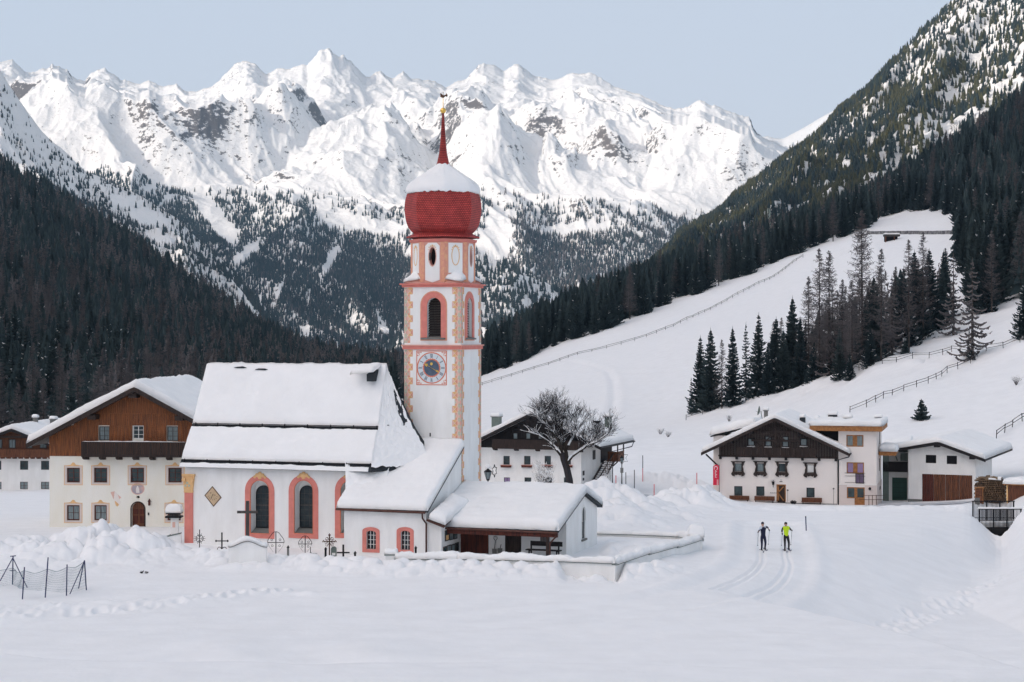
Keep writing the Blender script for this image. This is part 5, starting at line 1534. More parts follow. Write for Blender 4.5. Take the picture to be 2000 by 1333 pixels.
for p in ((-4, 5), (18, 31), (53, 64), (78, 92)):
    r = f2.rect(p[0], p[1], 858, 876); pane_window(H2.root, *r, -.12, 2, 1, frame='wood_grey', pane='curtain', fw=.1)
balcony(H2, -70, 97, 877.5, 893, 1.2, 'wood_mid', nb=14, ball=.09)
s = MB(); s.box(f2.A(22) - 4.2, f2.A(22) + 3.6, -1.0, -.9, f2.Z(855, 2), f2.Z(851, 2)); s.build('tie_beam', M['wood_dark'], H2.root)
def chimney(h, p0, p1, q0, q1, b, mt='stone', cap=True, seed=60, dy=None):
    fr = h.fr; a0, a1 = fr.A(p0, b), fr.A(p1, b); z1, z0 = fr.Z(q0, a0, b), fr.Z(q1, a0, b); d = dy or (a1 - a0) * .9
    c = MB().box(a0, a1, b, b + d, z0 - 1.6, z1).build('chimney', M[mt], h.root)
    if cap: MB().box(a0 - .1, a1 + .1, b - .1, b + d + .1, z1, z1 + .08).build('chimney_cap', M['stone'], c)
    snow_grid('chimney_snow', quad_grid((a0 - .12, b - .12, z1 + .08), (a1 + .12, b - .12, z1 + .08), (a1 + .12, b + d + .12, z1 + .08), (a0 - .12, b + d + .12, z1 + .08), 14, 12), .38, .3, c, seed)
chimney(H2, 64, 72, 817, 822, 6, 'stone', seed=61); chimney(H2, 97.5, 108, 820, 829, 9, 'stone', seed=62)

# --- white house behind the chapel with the outside stair
f3 = Fr(1135, 197.0, 20.0, -4.0)
H3 = House(f3, 'guest_house', 'white house with dark gable, red window boxes and an outside stair behind the bare tree', 'house',
           905, 1135, (1036, 808), (895, 878), (1172, 874), 11.5, of=1.2, wall='plaster', snow=.5, roofm='wood_black', seed=53)
# left side of this house is hidden by the tower
zwd = f3.Z(877, -4); pl_ = [(H3.a0, zwd), (H3.a1 + .03, zwd), (H3.a1 + .03, H3.top(H3.a1) - .25), (H3.ar, H3.zr - .25), (H3.a0, H3.top(H3.a0) - .25)]
board_face(pl_, -.06, 0, .2, 'boarding', 'wood_black', H3.root)
for i, p in enumerate(((983, 995.5), (1023.5, 1036), (1063.5, 1076), (1107, 1115))):
    def boxes(h, r, w_):
        fb = MB().box(r[0] - .2, r[1] + .2, -.32, -.04, r[2] - .30, r[2] - .06).build('flower_box', M['wood_red'], h.root)
        s = MB()
        for k in range(3): s.box(r[0] - .28, r[1] + .28, -.36 + .02 * k, -.02, r[2] - .06 + .03 * k, r[2] - .04 + .03 * k) if k == 0 else None
        s.build('box_rim', M['coral'], fb)
    H3.win(p[0], p[1], 891, 908, 1, 2, 'wood_dark', 'pane' if i else 'pane', fn=boxes)
for p, mt in (((984, 996), 'lilac'), ((1024, 1037.5), 'pane'), ((1061, 1078), 'pane'), ((1101, 1110), 'pane')): H3.win(p[0], p[1], 933, 943, 2, 1, 'wood_grey', mt)
H3.finish()
balcony(H3, 962, 1133, 858, 876.5, 1.1, 'wood_dark', nb=4, ball=.10)
for px in (1003, 1028, 1052):
    r = f3.rect(px, px + 9, 846, 858); pane_window(H3.root, *r, -.12, 1, 1, frame='wood_dark', pane='curtain')
# side wall: boarding above, stair, platform
a1 = H3.a1
for k, (b0, b1) in enumerate(((0, 7.2), (7.2, 11.5))):
    zt = H3.top(a1) - .25; zb = f3.Z(877, a1, b0)
    MB().box(a1 + .01, a1 + .07, b0 + .01, b1, zb - (0 if k == 0 else 1.6), zt).build('side_boarding', M['wood_black'], H3.root)
a2 = a1 + 1.3
sb0, sb1 = B_ = (1.6, 8.2)
zs0, zs1 = f3.Z(958, a1, sb0), f3.Z(900, a1, 8.2)
s = MB(); n = 15
for i in range(n):
    t = i / (n - 1); s.box(a1 + .12, a2, sb0 + (sb1 - sb0) * t, sb0 + (sb1 - sb0) * t + .30, zs0 + (zs1 - zs0) * t, zs0 + (zs1 - zs0) * t + .05)
st = s.build('outside_stair', M['wood_grey'], H3.root)
s = MB()
for x in (a1 + .1, a2): s.bar((x, sb0 - .2, zs0 - .25), (x, sb1 + .2, zs1 - .05), .06, .28)
s.bar((a2, sb0 - .1, zs0 + .9), (a2, sb1, zs1 + .95), .06, .16); s.build('stair_string', M['wood_dark'], st)
s = MB()
for i in range(9):
    t = (i + .5) / 9; s.bar((a2, sb0 + (sb1 - sb0) * t, zs0 + (zs1 - zs0) * t), (a2, sb0 + (sb1 - sb0) * t, zs0 + (zs1 - zs0) * t + .9), .05)
s.build('stair_baluster', M['wood_mid'], st)
s = MB(); s.box(a1 + .1, a2 + .5, 8.1, 10.6, zs1 - .1, zs1); s.box(a2 + .42, a2 + .5, 8.1, 10.6, zs1, zs1 + 1.05); s.box(a1 + .6, a2 + .5, 8.05, 8.12, zs1, zs1 + 1.05); s.build('landing', M['wood_tan'] if 0 else M['wood_mid'], H3.root)
s = MB()
for (x, y) in ((a2 + .45, 8.15), (a2 + .45, 10.5)): s.box(x - .06, x + .06, y - .06, y + .06, zs1, H3.top(a1) - .4)
s.bar((a2 + .45, 8.15, H3.top(a1) - .45), (a2 + .45, 10.5, H3.top(a1) - .45), .12); s.bar((a2 + .45, 8.15, zs1 - .1), (a1 + .05, 7.0, zs0 + 1.0), .12)
s.build('landing_post', M['wood_dark'], H3.root)
MB().box(a1 + .01, a1 + .05, .5, 1.1, f3.Z(930, a1), f3.Z(921, a1)).build('notice_board', M['iron'], H3.root)
MB().box(a1 + .01, a1 + .05, .5, 1.0, f3.Z(940, a1), f3.Z(935, a1)).build('notice_board', M['iron'], H3.root)
MB().box(a1 + .01, a1 + .04, 4.2, 5.2, f3.Z(898, a1, 4.5), f3.Z(880, a1, 4.5)).build('side_window', M['wood_grey'], H3.root)
s = MB(); s.tube([(H3.aR + .05, -1.1, H3.zR - .02), (H3.aR + .05, 12.2, H3.zR - .10)], .09, 8); s.tube([(H3.aR + .05, 11.9, H3.zR - .1), (H3.aR - .2, 11.9, H3.zR - .7), (a1 + .1, 11.6, H3.zR - 1.3), (a1 + .1, 11.6, -1)], .06, 8); s.build('gutter', M['iron'], H3.root)
chimney(H3, 960, 975, 815, 832, 5.0, 'lead', seed=63); chimney(H3, 1181, 1192, 815, 834, 9.0, 'lead', seed=64)
s = MB(); ca, cb = f3.A(1164, 9), 9.0; cz_ = f3.Z(826, ca, cb)
s.lathe([(.1, -.2), (.55, .12), (.6, .2), (.5, .18), (.1, -.1)], 14); s.V = [(ca + v[0], cb + v[1], cz_ + v[2]) for v in s.V]; s.tube([(ca, cb, cz_ - 1.2), (ca, cb, cz_)], .06); s.build('vent_cowl', M['iron'], H3.root)

# --- dark gabled house on the right
f4 = Fr(1405, 200.0, 15.0, -5.05)
H4 = House(f4, 'inn', 'cream house with dark carved wooden gable and four ornate window frames, beside a modern block', 'house',
           1405, 1635.5, (1513, 817), (1370, 885), (1659, 887), 13.0, of=1.3, wall='rose_white', snow=.50, roofm='wood_dark', seed=54)
zwd = f4.Z(894.5, 6); cl = [(H4.a0 - .02, zwd), (H4.a1 + .02, zwd), (H4.a1 + .02, H4.top(H4.a1) - .25), (H4.ar, H4.zr - .25), (H4.a0 - .02, H4.top(H4.a0) - .25)]
board_face(cl, -.05, 0, .17, 'boarding', 'wood_dark', H4.root)
for k, p in enumerate(((1460, 1474.6, 855.7, 871.5), (1494, 1507.6, 851.7, 872.5), (1527.5, 1541, 852, 874), (1562.8, 1577, 856, 871.5))):
    r = f4.rect(*p); w_ = pane_window(H4.root, r[0], r[1], r[2], r[3], -.13, 1, 1, frame='wood_black', pane='curtain', fw=.12, d=.09)
    snow_grid('sill_snow', quad_grid((r[0] - .05, -.30, r[2] - .08), (r[1] + .05, -.30, r[2] - .08), (r[1] + .05, -.13, r[2] - .08), (r[0] - .05, -.13, r[2] - .08), 14, 5), .09, .07, w_, k)
def ornate(h, r, w_):
    a0, a1, z0, z1 = r
    s = MB()
    s.prism([(a0 - .34, z1 + .12), (a1 + .34, z1 + .12), (a1 + .42, z1 + .24), (a0 - .42, z1 + .24)], 'y', -.22, 0)
    for sx_, x in ((-1, a0), (1, a1)):
        s.prism([(x, z0 - .05), (x + sx_ * .22, z0 - .05), (x + sx_ * .20, z0 + .3), (x + sx_ * .12, z0 + .55), (x + sx_ * .24, z1 - .1), (x + sx_ * .28, z1 + .12), (x, z1 + .12)], 'y', -.12, 0)
        s.prism([(x - sx_ * .02, z0 - .55), (x + sx_ * .22, z0 - .50), (x + sx_ * .40, z0 - .28), (x + sx_ * .25, z0 - .05), (x, z0 - .05)], 'y', -.22, 0)
    s.box(a0 - .25, a1 + .25, -.25, 0, z0 - .30, z0 - .02)
    s.prism([(a0, z0 - .30), (a1, z0 - .30), (a1 - .15, z0 - .42), ((a0 + a1) / 2, z0 - .34), (a0 + .15, z0 - .42)], 'y', -.2, 0)
    s.build('ornate_frame', M['wood_dark'], w_)
for k, p in enumerate(((1435, 1448.6, 905.5, 921), (1478.5, 1491.8, 905.5, 921.5), (1521, 1534, 906, 922), (1576, 1590, 908, 923.5))): H4.win(*p, cols=1, rows=1, frame='wood_black', pane=('curtain', 'curtain', 'pane', 'plaster')[k], fn=ornate)
for k, p in enumerate(((1434, 1450, 950, 968.5), (1477, 1493, 950.5, 969), (1575, 1591, 953, 972))): H4.win(*p, cols=1, rows=1, frame='wood_black', pane='pane', fw=.1)
r = H4.rect(1516.5, 1535, 946.5, 980); H4.cut.box(r[0], r[1], -.3, .2, r[2] - .5, r[3])
H4.finish()
s = MB(); s.ring([(r[0], r[2]), (r[1], r[2]), (r[1], r[3]), (r[0], r[3])], [(r[0] + .12, r[2]), (r[1] - .12, r[2]), (r[1] - .12, r[3] - .12), (r[0] + .12, r[3] - .12)], .0, .16)
dr = s.build('front_door', M['wood_tan'], H4.root); MB().box(r[0] + .1, r[1] - .1, .12, .16, r[2] - .4, r[3] - .1).build('door_leaf', M['wood_dark'], dr)
s = MB(); xm = (r[0] + r[1]) / 2; zm = (r[2] + r[3]) / 2
s.bar((r[0] + .15, .1, zm), (xm + .25, .1, r[3] - .25), .12, .03, up=(0, 1, 0)); s.bar((r[0] + .15, .1, zm), (xm + .25, .1, r[2] + .1), .12, .03, up=(0, 1, 0)); s.bar((r[0] + .2, .1, r[2] + .1), (r[0] + .2, .1, r[3] - .2), .14, .03, up=(0, 1, 0)); s.build('door_ornament', M['wood_tan'], dr)
s = MB(); sx0 = r[1] + .25
lx = f4.A(1510.5); lz = f4.Z(944, lx); s.prism([(lx - .16, lz + .2), (lx + .16, lz + .2), (lx + .08, lz - .18), (lx - .08, lz - .18)], 'y', -.35, -.1); s.bar((lx, 0, lz + .3), (lx, -.25, lz + .26), .05); s.tube([(lx, -.22, lz - .18), (lx, -.22, lz - .45)], .03, 5); s.build('door_lantern', M['iron'], H4.root)
s = MB()                                                   # house name: a short line of letters left of the door, too small to read
x = f4.A(1504.6)
for k in range(7): s.box(x + k * .11, x + k * .11 + .055, -.015, 0, f4.Z(964, x), f4.Z(962, x) - (.03 if k % 2 else 0))
s.build('wall_lettering', M['wood_grey'], H4.root)
s = MB(); x = f4.A(1525.5); z = f4.Z(941, x); s.box(x - .16, x + .16, -.03, 0, z - .04, z + .03); s.bar((x, -.02, z + .02), (x, -.02, z + .25), .03); s.build('relief_cross', M['wood_grey'], H4.root)
# carved balcony front, brackets and the star ornament
A4, Z4 = f4.A, f4.Z
a0, a1 = A4(1440, -.9), A4(1594, -.9); z1, z0 = Z4(873.5, a0, -.9), Z4(892.5, a0, -.9)
s = MB(); s.box(a0, a1, -.95, -.87, z1 - .1, z1); s.box(A4(1403, -.3), A4(1634, -.3), -.35, -.05, z0 - .02, z0 + .12); s.box(a0, a1, -.93, 0, z0 + .1, z0 + .2); bal = s.build('balcony', M['wood_dark'], H4.root)
board_face([(a0, z0 + .2), (a1, z0 + .2), (a1, z1 - .1), (a0, z1 - .1)], -.93, -.89, .14, 'balcony_boards', 'wood_dark', bal, gap=.04)
for i in range(8):
    a = H4.a0 + .15 + (H4.a1 - H4.a0 - .3) * i / 7; MB().box(a - .13, a + .13, -.42, 0, z0 - .34, z0 - .02).build('beam_end', M['wood_black'], H4.root)
s = MB(); zx = H4.zr; 
for dz, half in ((1.55, 1.55), (2.55, 2.7)):
    s.box(H4.ar - half, H4.ar + half, -.30, -.05, zx - dz - .11, zx - dz + .11)
s.bar((H4.ar - 1.0, -.25, zx - 2.5), (H4.ar + .75, -.25, zx - .9), .14, .1, up=(0, 1, 0)); s.bar((H4.ar + 1.0, -.25, zx - 2.5), (H4.ar - .75, -.25, zx - .9), .14, .1, up=(0, 1, 0))
s.ring([(H4.ar + .55 * math.cos(t * .7854), zx - 1.5 + .55 * math.sin(t * .7854)) for t in range(8)], [(H4.ar + .42 * math.cos(t * .7854), zx - 1.5 + .42 * math.sin(t * .7854)) for t in range(8)], -.32, -.22)
s.box(H4.ar - .12, H4.ar + .12, -.34, -.1, zx - 3.1, zx - .5)
s.build('gable_truss', M['wood_dark'], H4.root)
for k, (sx_, x) in enumerate(((-1, H4.a0), (1, H4.a1))):
    zt = H4.top(x) - .35; MB().bar((x + sx_ * .05, -.12, zt - 2.1), (x + sx_ * 1.5, -.12, zt - .75), .14, .16).build('roof_strut', M['wood_black'], H4.root) if k == 0 else None
for sg in (-1, 1):
    for d in (2.6, 4.8):
        a = H4.ar + sg * d; MB().box(a - .12, a + .12, -1.25, 0, H4.top(a) - .52, H4.top(a) - .24).build('purlin_end', M['wood_black'], H4.root)
s = MB(); s.tube([(H4.aR + .08, -1.3, H4.zR - .02), (H4.aR + .06, 4, H4.zR - .06)], .09, 8); s.tube([(H4.aR + .05, -1.2, H4.zR - .1), (H4.aR - .1, -1.1, H4.zR - .35), (H4.a1 + .12, -.12, H4.zR - .75), (H4.a1 + .12, -.12, -.5)], .07, 8); s.build('gutter', M['iron'], H4.root)
MB().box(H4.a0 - .03, H4.a1 - .02, -.04, 0.02, -1.2, f4.Z(981.5, 6)).build('plinth', M['stone'], H4.root)
chimney(H4, 1492, 1499, 803, 806, 6.0, 'stone', seed=65, dy=.5)
# low back part of the roof on the left, seen over the gable
xa, xb = f4.A(1392, 9), f4.A(1480, 9); za = f4.Z(846, xa, 9)
back = MB().box(xa + .3, xb, 7.5, 13.5, -1, za - .2).build('rear_wing_wall', M['rose_white'], H4.root)
MB().prism([(xa, za - .25), (xb, za + 1.0), (xb, za + .85), (xa, za - .4)], 'y', 7.2, 14.0).build('rear_wing_roof', M['wood_black'], H4.root)
g = quad_grid((xa - .1, 7.0, za - .2), (xb, 7.0, za + 1.1), (xb, 14, za + 1.1), (xa - .1, 14, za - .2), 40, 36)
snow_grid('roof_snow', g, .85, .5, H4.root, 66, amp=.15)

# satellite dish on the ridge chimney
sd_a, sd_b = f4.A(1484, 6), 6.2; sz = f4.Z(803, sd_a, sd_b)
s = MB().lathe([(.01, 0), (.2, .02), (.42, .09), (.56, .17), (.55, .19), (.4, .12), (.01, .04)], 20)
ry = Matrix.Rotation(R(-80), 3, 'Y') @ Matrix.Rotation(0, 3, 'Z')
s.V = [tuple(ry @ Vector(v)) for v in s.V]; s.V = [(sd_a + v[0], sd_b + v[1], sz + v[2]) for v in s.V]
s.tube([(sd_a + .1, sd_b, sz), (sd_a + .25, sd_b, sz - .9)], .04, 6); s.bar((sd_a, sd_b, sz - .3), (sd_a - .5, sd_b, sz), .03)
s.build('satellite_dish', M['lead'], H4.root)

# --- modern block
f5 = Fr(1637, 196.5, 15.0, -5.15)
A5, Z5 = f5.A, f5.Z
R5 = f5.root('apartment_block', 'modern cream three storey block with orange wooden window frames and flat snow covered roof', 'apartment house')
a0, a1, aLft = A5(1637) + .02, A5(1712), A5(1583)
zt = Z5(842.5, 3)
wall5 = MB().box(a0, a1, 0, 9.0, -1.5, zt).build('wall', M['rose_white'], R5)
cut = MB(); W5 = []
for p in ((1653, 1686.5, 850, 873), (1653.5, 1687.5, 903.5, 925.5)):
    r = f5.rect(*p); cut.box(r[0], r[1], -.3, .16, r[2], r[3]); W5.append(r)
r3 = f5.rect(1654, 1689, 952, 974); r4 = f5.rect(1669, 1689, 973, 994); r5 = f5.rect(1671, 1687.5, 925, 945)
cut2 = MB().box(r3[0], r3[1], -.3, .16, r3[2], r3[3])
carve(wall5, cut); carve(wall5, cut2); carve(wall5, MB().box(r4[0], r4[1] - .002, -.3, .16, r4[2] - .5, r3[2] + .05)); carve(wall5, MB().box(r5[0], r5[1] - .002, -.3, .16, r5[2], W5[1][2] + .05))
for k, r in enumerate(W5): pane_window(R5, *r, .06, 2, 1, frame='wood_tan', pane=('curtain', 'lilac')[k], fw=.12, mull=.3, d=.07)
pane_window(R5, *r3, .06, 2, 1, frame='wood_tan', pane='pane', fw=.12, mull=.2, d=.07)
pane_window(R5, r5[0], r5[1], r5[2], W5[1][2] - .01, .06, 2, 1, frame='wood_grey', pane='lilac', fw=.06, d=.07)
dr = MB().box(r4[0], r4[1], .06, .12, r4[2] - .4, r3[2] - .01).build('front_door', M['wood_tan'], R5); MB().box(r4[0] + .1, r4[0] + .16, .01, .06, r4[2] + 1.0, r4[2] + 1.12).build('door_handle', M['iron'], dr)
s = MB()                                                # french balcony rail
for z in (r5[3] + .03, r5[3] - .3, r5[2] + .1): s.tube([(A5(1650), -.08, z), (A5(1690), -.08, z)], .02, 5)
for i in range(14): x = r5[0] + (r5[1] - r5[0]) * i / 13; s.tube([(x, -.08, r5[2] + .1), (x, -.08, r5[3] + .03)], .012, 4)
s.build('balcony_rail', M['wood_grey'], R5)
MB().box(a0, a1 + .03, -.03, 9.03, -1.4, Z5(948, 3)).build('ground_floor_band', M['rose'], R5)
bandcut = MB().box(r3[0] - .001, r3[1] + .001, -.3, .1, r3[2] - .001, r3[3] + .5); carve([o for o in R5.children if o.name.startswith('ground_floor_band')][0], bandcut)
carve([o for o in R5.children if o.name.startswith('ground_floor_band')][0], MB().box(r4[0], r4[1], -.3, .1, -2, r3[2] + .02))
MB().box(a0, a1 + .06, -.06, 0, Z5(948, 3), Z5(947, 3)).build('string_line', M['plaster'], R5)
s = MB(); s.box(aLft, A5(1722, -.8), -.8, 9.6, zt, zt + .22); s.box(aLft - .02, A5(1722, -.8) + .02, -.84, -.8, zt + .02, zt + .58); s.box(A5(1722, -.8), A5(1722, -.8) + .04, -.84, 9.6, zt + .02, zt + .58); s.build('eaves_board', M['wood_tan'], R5)
MB().box(aLft, A5(1722, -.8), -.8, 9.6, zt + .225, zt + .56).build('flat_roof', M['stone'], R5)
g = quad_grid((aLft - .1, -.95, zt + .58), (A5(1722, -.8) + .12, -.95, zt + .58), (A5(1722, -.8) + .12, 9.7, zt + .58), (aLft - .1, 9.7, zt + .58), 60, 60)
snow_grid('roof_snow', g, .62, .42, R5, 67, amp=.10, wob=.07, lip=.1)
for k, (p, q, wd) in enumerate(((1567, 812, .6), (1595, 815, .5), (1626, 807, 1.0), (1655, 813, .95), (1715, 812, .8))):     # vents and roof lights under snow caps
    b = 4.0 + (k % 3); a = A5(p, b); z = Z5(q + 4, a, b)
    s = MB().box(a - wd * .5, a + wd * .5, b, b + .6, zt + .6, z); vt = s.build('roof_vent', M['slate'], R5)
    snow_grid('vent_snow', quad_grid((a - wd * .55, b - .1, z + .0), (a + wd * .6, b - .1, z + .05), (a + wd * .6, b + .7, z + .1), (a - wd * .55, b + .7, z + .1), 14, 10), .34, .3, vt, 70 + k)
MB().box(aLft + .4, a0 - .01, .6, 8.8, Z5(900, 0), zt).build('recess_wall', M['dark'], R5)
for k, (b0, b1, q0, q1) in enumerate(((5.0, 5.3, 843, 868), (4.8, 5.1, 896, 920), (4.5, 4.8, 952, 958), (5.6, 5.9, 950, 957), (6.6, 6.9, 950, 956))):
    MB().box(a1 - .02, a1 + .05, b0, b1, Z5(q1, a1, b0), Z5(q0, a1, b0)).build('side_slit_window', M['dark'], R5)
s = MB(); lx = A5(1699); lz = Z5(955, lx); s.lathe([(.05, -.15), (.14, -.05), (.14, .1), (.05, .18)], 10); s.V = [(lx + v[0], -.18 + v[1], lz + v[2]) for v in s.V]; s.bar((lx, 0, lz + .1), (lx, -.15, lz + .15), .04); s.build('wall_lamp', M['iron'], R5)
# side porch roof with its snow heap
s = MB(); x0, x1 = a1 + .06, a1 + 1.9; z = Z5(881, a1, 4)
s.box(x0, x1, 3.0, 7.5, z - .45, z); s.build('side_canopy', M['wood_tan'], R5)
snow_grid('roof_snow', quad_grid((x0, 2.8, z), (x1 + .15, 2.8, z), (x1 + .15, 7.6, z), (x0, 7.6, z), 20, 26), .75, .6, R5, 76)

# --- recessed garage link and barn
f6 = Fr(1774, 203.0, 24.0, -5.5)
H6 = House(f6, 'barn', 'white barn with wide weathered wooden doors and low snow covered roof, right of the block', 'barn',
           1774, 1905, (1832, 864), (1735, 880), (1924, 898), 11.5, of=1.1, wall='plaster', snow=.55, roofm='wood_black', back_of=7.5, seed=55)
for p in ((1808, 1828.5, 889, 905), (1849, 1869, 890.5, 907)): H6.win(*p, cols=5, rows=1, frame='wood_black', pane='dark', fw=.06)
r = H6.rect(1801, 1899, 927.5, 990); H6.cut.box(r[0], r[1], -.3, .2, r[2] - 1, r[3])
H6.finish()
xs = [r[0] + (r[1] - r[0]) * f for f in (0, .23, .47, .74, 1)]
for x0, x1, mt in zip(xs[:-1], xs[1:], ('wood_red', 'wood_mid', 'wood_mid', 'wood_mid')):
    board_face([(x0 + .01, -1), (x1 - .01, -1), (x1 - .01, r[3]), (x0 + .01, r[3])], .06 , .12, .26, 'barn_door', mt, H6.root)
MB().box(H6.a0 - .03, r[0], -.04, .02, -1.4, f6.Z(976, 2)).build('plinth', M['stone'], H6.root)
for a in (f6.A(1831, -.3), f6.A(1900, -.3)): z = H6.top(a) - .25; MB().box(a - .28, a + .28, -1.0, 0, z - .3, z).build('purlin_end', M['wood_black'], H6.root)
# link building between block and barn
f7 = Fr(1731, 207.0, 15.0, -5.4)
R7 = f7.root('garage', 'dark recessed carport with green garage door between the block and the barn', 'garage')
a0, a1 = f7.A(1724), f7.A(1774)
s = MB(); s.box(a0, a1, 1.0, 6, -1, f7.Z(884, 0)); s.build('wall', M['plaster'], R7)
s = MB(); s.box(a0, a1 - .1, .2, 1.0, f7.Z(903, 0) - .1, f7.Z(903, 0)); z0, z1 = f7.Z(920, 0), f7.Z(902, 0); s.box(a0, a1 - .1, -.2, -.1, z0, z1); s.box(a0, a1 - .1, -.2, 1.0, z0 - .1, z0); s.build('balcony', M['wood_black'], R7)
s = MB(); s.box(a0, f7.A(1736), -.2, .0, -1, f7.Z(884, 0)); s.build('timber_post', M['lead'], R7)
r = f7.rect(1742.5, 1771.5, 933.5, 982, .9); gd = MB().box(r[0], r[1], .93, .99, -.9, r[3]).build('garage_door', mat('green_garage_door', (0.02, 0.07, 0.05), .5, var=.2, scale=2), R7)
s = MB()
for k in range(1, 5): z = r[2] + (r[3] - r[2]) * k / 5; s.box(r[0], r[1], .915, .93, z - .012, z + .012)
s.build('door_groove', M['wood_black'], gd)
s = MB(); s.bar((f7.A(1746), .9, f7.Z(885, 0)), (f7.A(1752), .9, f7.Z(901, 0)), .2, .1); s.box(f7.A(1758), f7.A(1772), .8, 1.0, f7.Z(901, 0), f7.Z(886, 0)); s.build('upper_opening', M['lead'], R7)
s = MB(); zz = f7.Z(884, 0); s.prism([(a0, zz), (a1, zz + .8), (a1, zz + .65), (a0, zz - .15)], 'y', -.3, 6); s.build('roof', M['wood_black'], R7)
snow_grid('roof_snow', quad_grid((a0 - .2, -.4, zz + .02), (a1 + .3, -.4, zz + .85), (a1 + .3, 6, zz + 1.3), (a0 - .2, 6, zz + .5), 24, 24), .5, .35, R7, 77)

# --- wooden shed cut by the right edge
f8 = Fr(1966, 190.0, 24.0, -3.9)
R8 = f8.root('shed', 'small orange brown plank shed under thick snow at the right edge', 'shed')
a1 = f8.A(2030); zt = f8.Z(948, 1)
board_face([(0, -1.5), (a1, -1.5), (a1, zt), (0, zt)], 0, .1, .22, 'plank_wall', 'wood_mid', R8)
MB().box(.05, a1, .1, 3, -1.5, zt).build('side_wall', M['wood_mid'], R8)
MB().box(-.35, a1 + .3, -.35, 3.3, zt, zt + .12).build('roof', M['wood_tan'], R8)
MB().box(-.02, .14, -.04, 0, -1.5, zt).build('corner_post', M['ochre'], R8)
snow_grid('roof_snow', quad_grid((-.4, -.42, zt + .12), (a1, -.42, zt + .12), (a1, 3.3, zt + .12), (-.4, 3.3, zt + .12), 24, 22), .55, .45, R8, 78)

# ------------------------------------------------------------------ things around the village
def pos(px, py, D): return (XW(px, D), D, ZW(py, D))
_hd = np.concatenate([np.arange(60, 260, 0.5), np.arange(260, 1300, 2.0)])
def hit(px, py, Dmin=60.0, Dmax=1290.0):
    """distance at which the terrain is seen at this photo position"""
    d = _hd[(_hd >= Dmin) & (_hd <= Dmax)]
    z = ground_z(XW(px, d), d, False)
    p = HZ - (z - CZ) * F / d
    k = np.where(p <= py)[0]
    return float(d[k[0]]) if len(k) else float(d[np.argmin(np.abs(p - py))])
def onground(px, py, Dmin=60.0):
    D = hit(px, py, Dmin); x = XW(px, D); return x, D, gz(x, D)

def copy_thing(o, loc=None, rz=None, sc=None, label=None, group=None):
    c = o.copy(); COL.objects.link(c)
    if loc is not None: c.location = loc
    if rz is not None: c.rotation_euler = (0, 0, rz)
    if sc is not None: c.scale = (sc, sc, sc) if not isinstance(sc, tuple) else sc
    if label: c['label'] = label
    if group: c['group'] = group
    for ch in o.children:
        k = ch.copy(); COL.objects.link(k); k.parent = c
        for g in ch.children:
            q = g.copy(); COL.objects.link(q); q.parent = k
    return c

# churchyard wall
def zt_(py, D): return ZW(py, D)
WP = [(772, 104.0, 1092), (900, 103.2, 1093), (1090, 101.6, 1097), (1197, 100.4, 1101), (1262, 105.5, 1083), (1318, 109.5, 1068), (1364, 113.5, 1057), (1330, 118.5, 1049), (1240, 119.5, 1045), (1166, 120.5, 1043)]
cw = empty('churchyard_wall', (XW(1197, 100.4), 100.4, .3), 0, 'low white churchyard wall capped with thick snow round the chapel', 'wall')
def lw(p): return (p[0] - cw.location[0], p[1] - cw.location[1], p[2] - cw.location[2])
for k, (p, q) in enumerate(zip(WP[:-1], WP[1:])):
    a = lw((XW(p[0], p[1]), p[1], ZW(p[2], p[1]))); b = lw((XW(q[0], q[1]), q[1], ZW(q[2], q[1])))
    d = Vector((b[0] - a[0], b[1] - a[1], 0)).normalized(); n = Vector((-d.y, d.x, 0)) * .21
    t0, t1 = a[2], b[2]
    if 2 < k < 6: t0 = t1 = (a[2] + b[2]) / 2 if k != 3 else a[2] * .4 + b[2] * .6
    s = MB()
    A_, B_ = Vector(a), Vector(b); e = d * (.0 if k in (0, 8) else .21)
    P = [A_ - n - e, B_ - n + e, B_ + n + e, A_ + n - e]
    s.V += [(v.x, v.y, -2.0) for v in P] + [(P[0].x, P[0].y, t0), (P[1].x, P[1].y, t1), (P[2].x, P[2].y, t1), (P[3].x, P[3].y, t0)]
    s.Q += [(0,3,2,1),(4,5,6,7),(0,1,5,4),(1,2,6,5),(2,3,7,6),(3,0,4,7)]; s.MI += [0]*6
    s.build('wall_segment', M['plaster_cool'], cw)
    n2 = n * 1.45; s = MB(); P = [A_ - n2 - e, B_ - n2 + e, B_ + n2 + e, A_ + n2 - e]
    s.V += [(P[0].x, P[0].y, t0 + .003), (P[1].x, P[1].y, t1 + .003), (P[2].x, P[2].y, t1 + .003), (P[3].x, P[3].y, t0 + .003), (P[0].x, P[0].y, t0 + .05), (P[1].x, P[1].y, t1 + .05), (P[2].x, P[2].y, t1 + .05), (P[3].x, P[3].y, t0 + .05)]
    s.Q += [(0,3,2,1),(4,5,6,7),(0,1,5,4),(1,2,6,5),(2,3,7,6),(3,0,4,7)]; s.MI += [0]*6
    s.build('wall_cap', M['lead'], cw)
    if k < 9:
        nn = n * 1.6; L = (B_ - A_).length; nu = max(10, int(L / .12))
        v = lambda W_, z, o: (W_.x + o.x, W_.y + o.y, z + .05)
        g = quad_grid(v(A_ - e, t0, -nn), v(B_ + e, t1, -nn), v(B_ + e, t1, nn), v(A_ - e, t0, nn), nu, 9)
        snow_grid('wall_snow', g, .34 if k < 7 else .22, .22, cw, 80 + k, amp=.28, wob=.10)
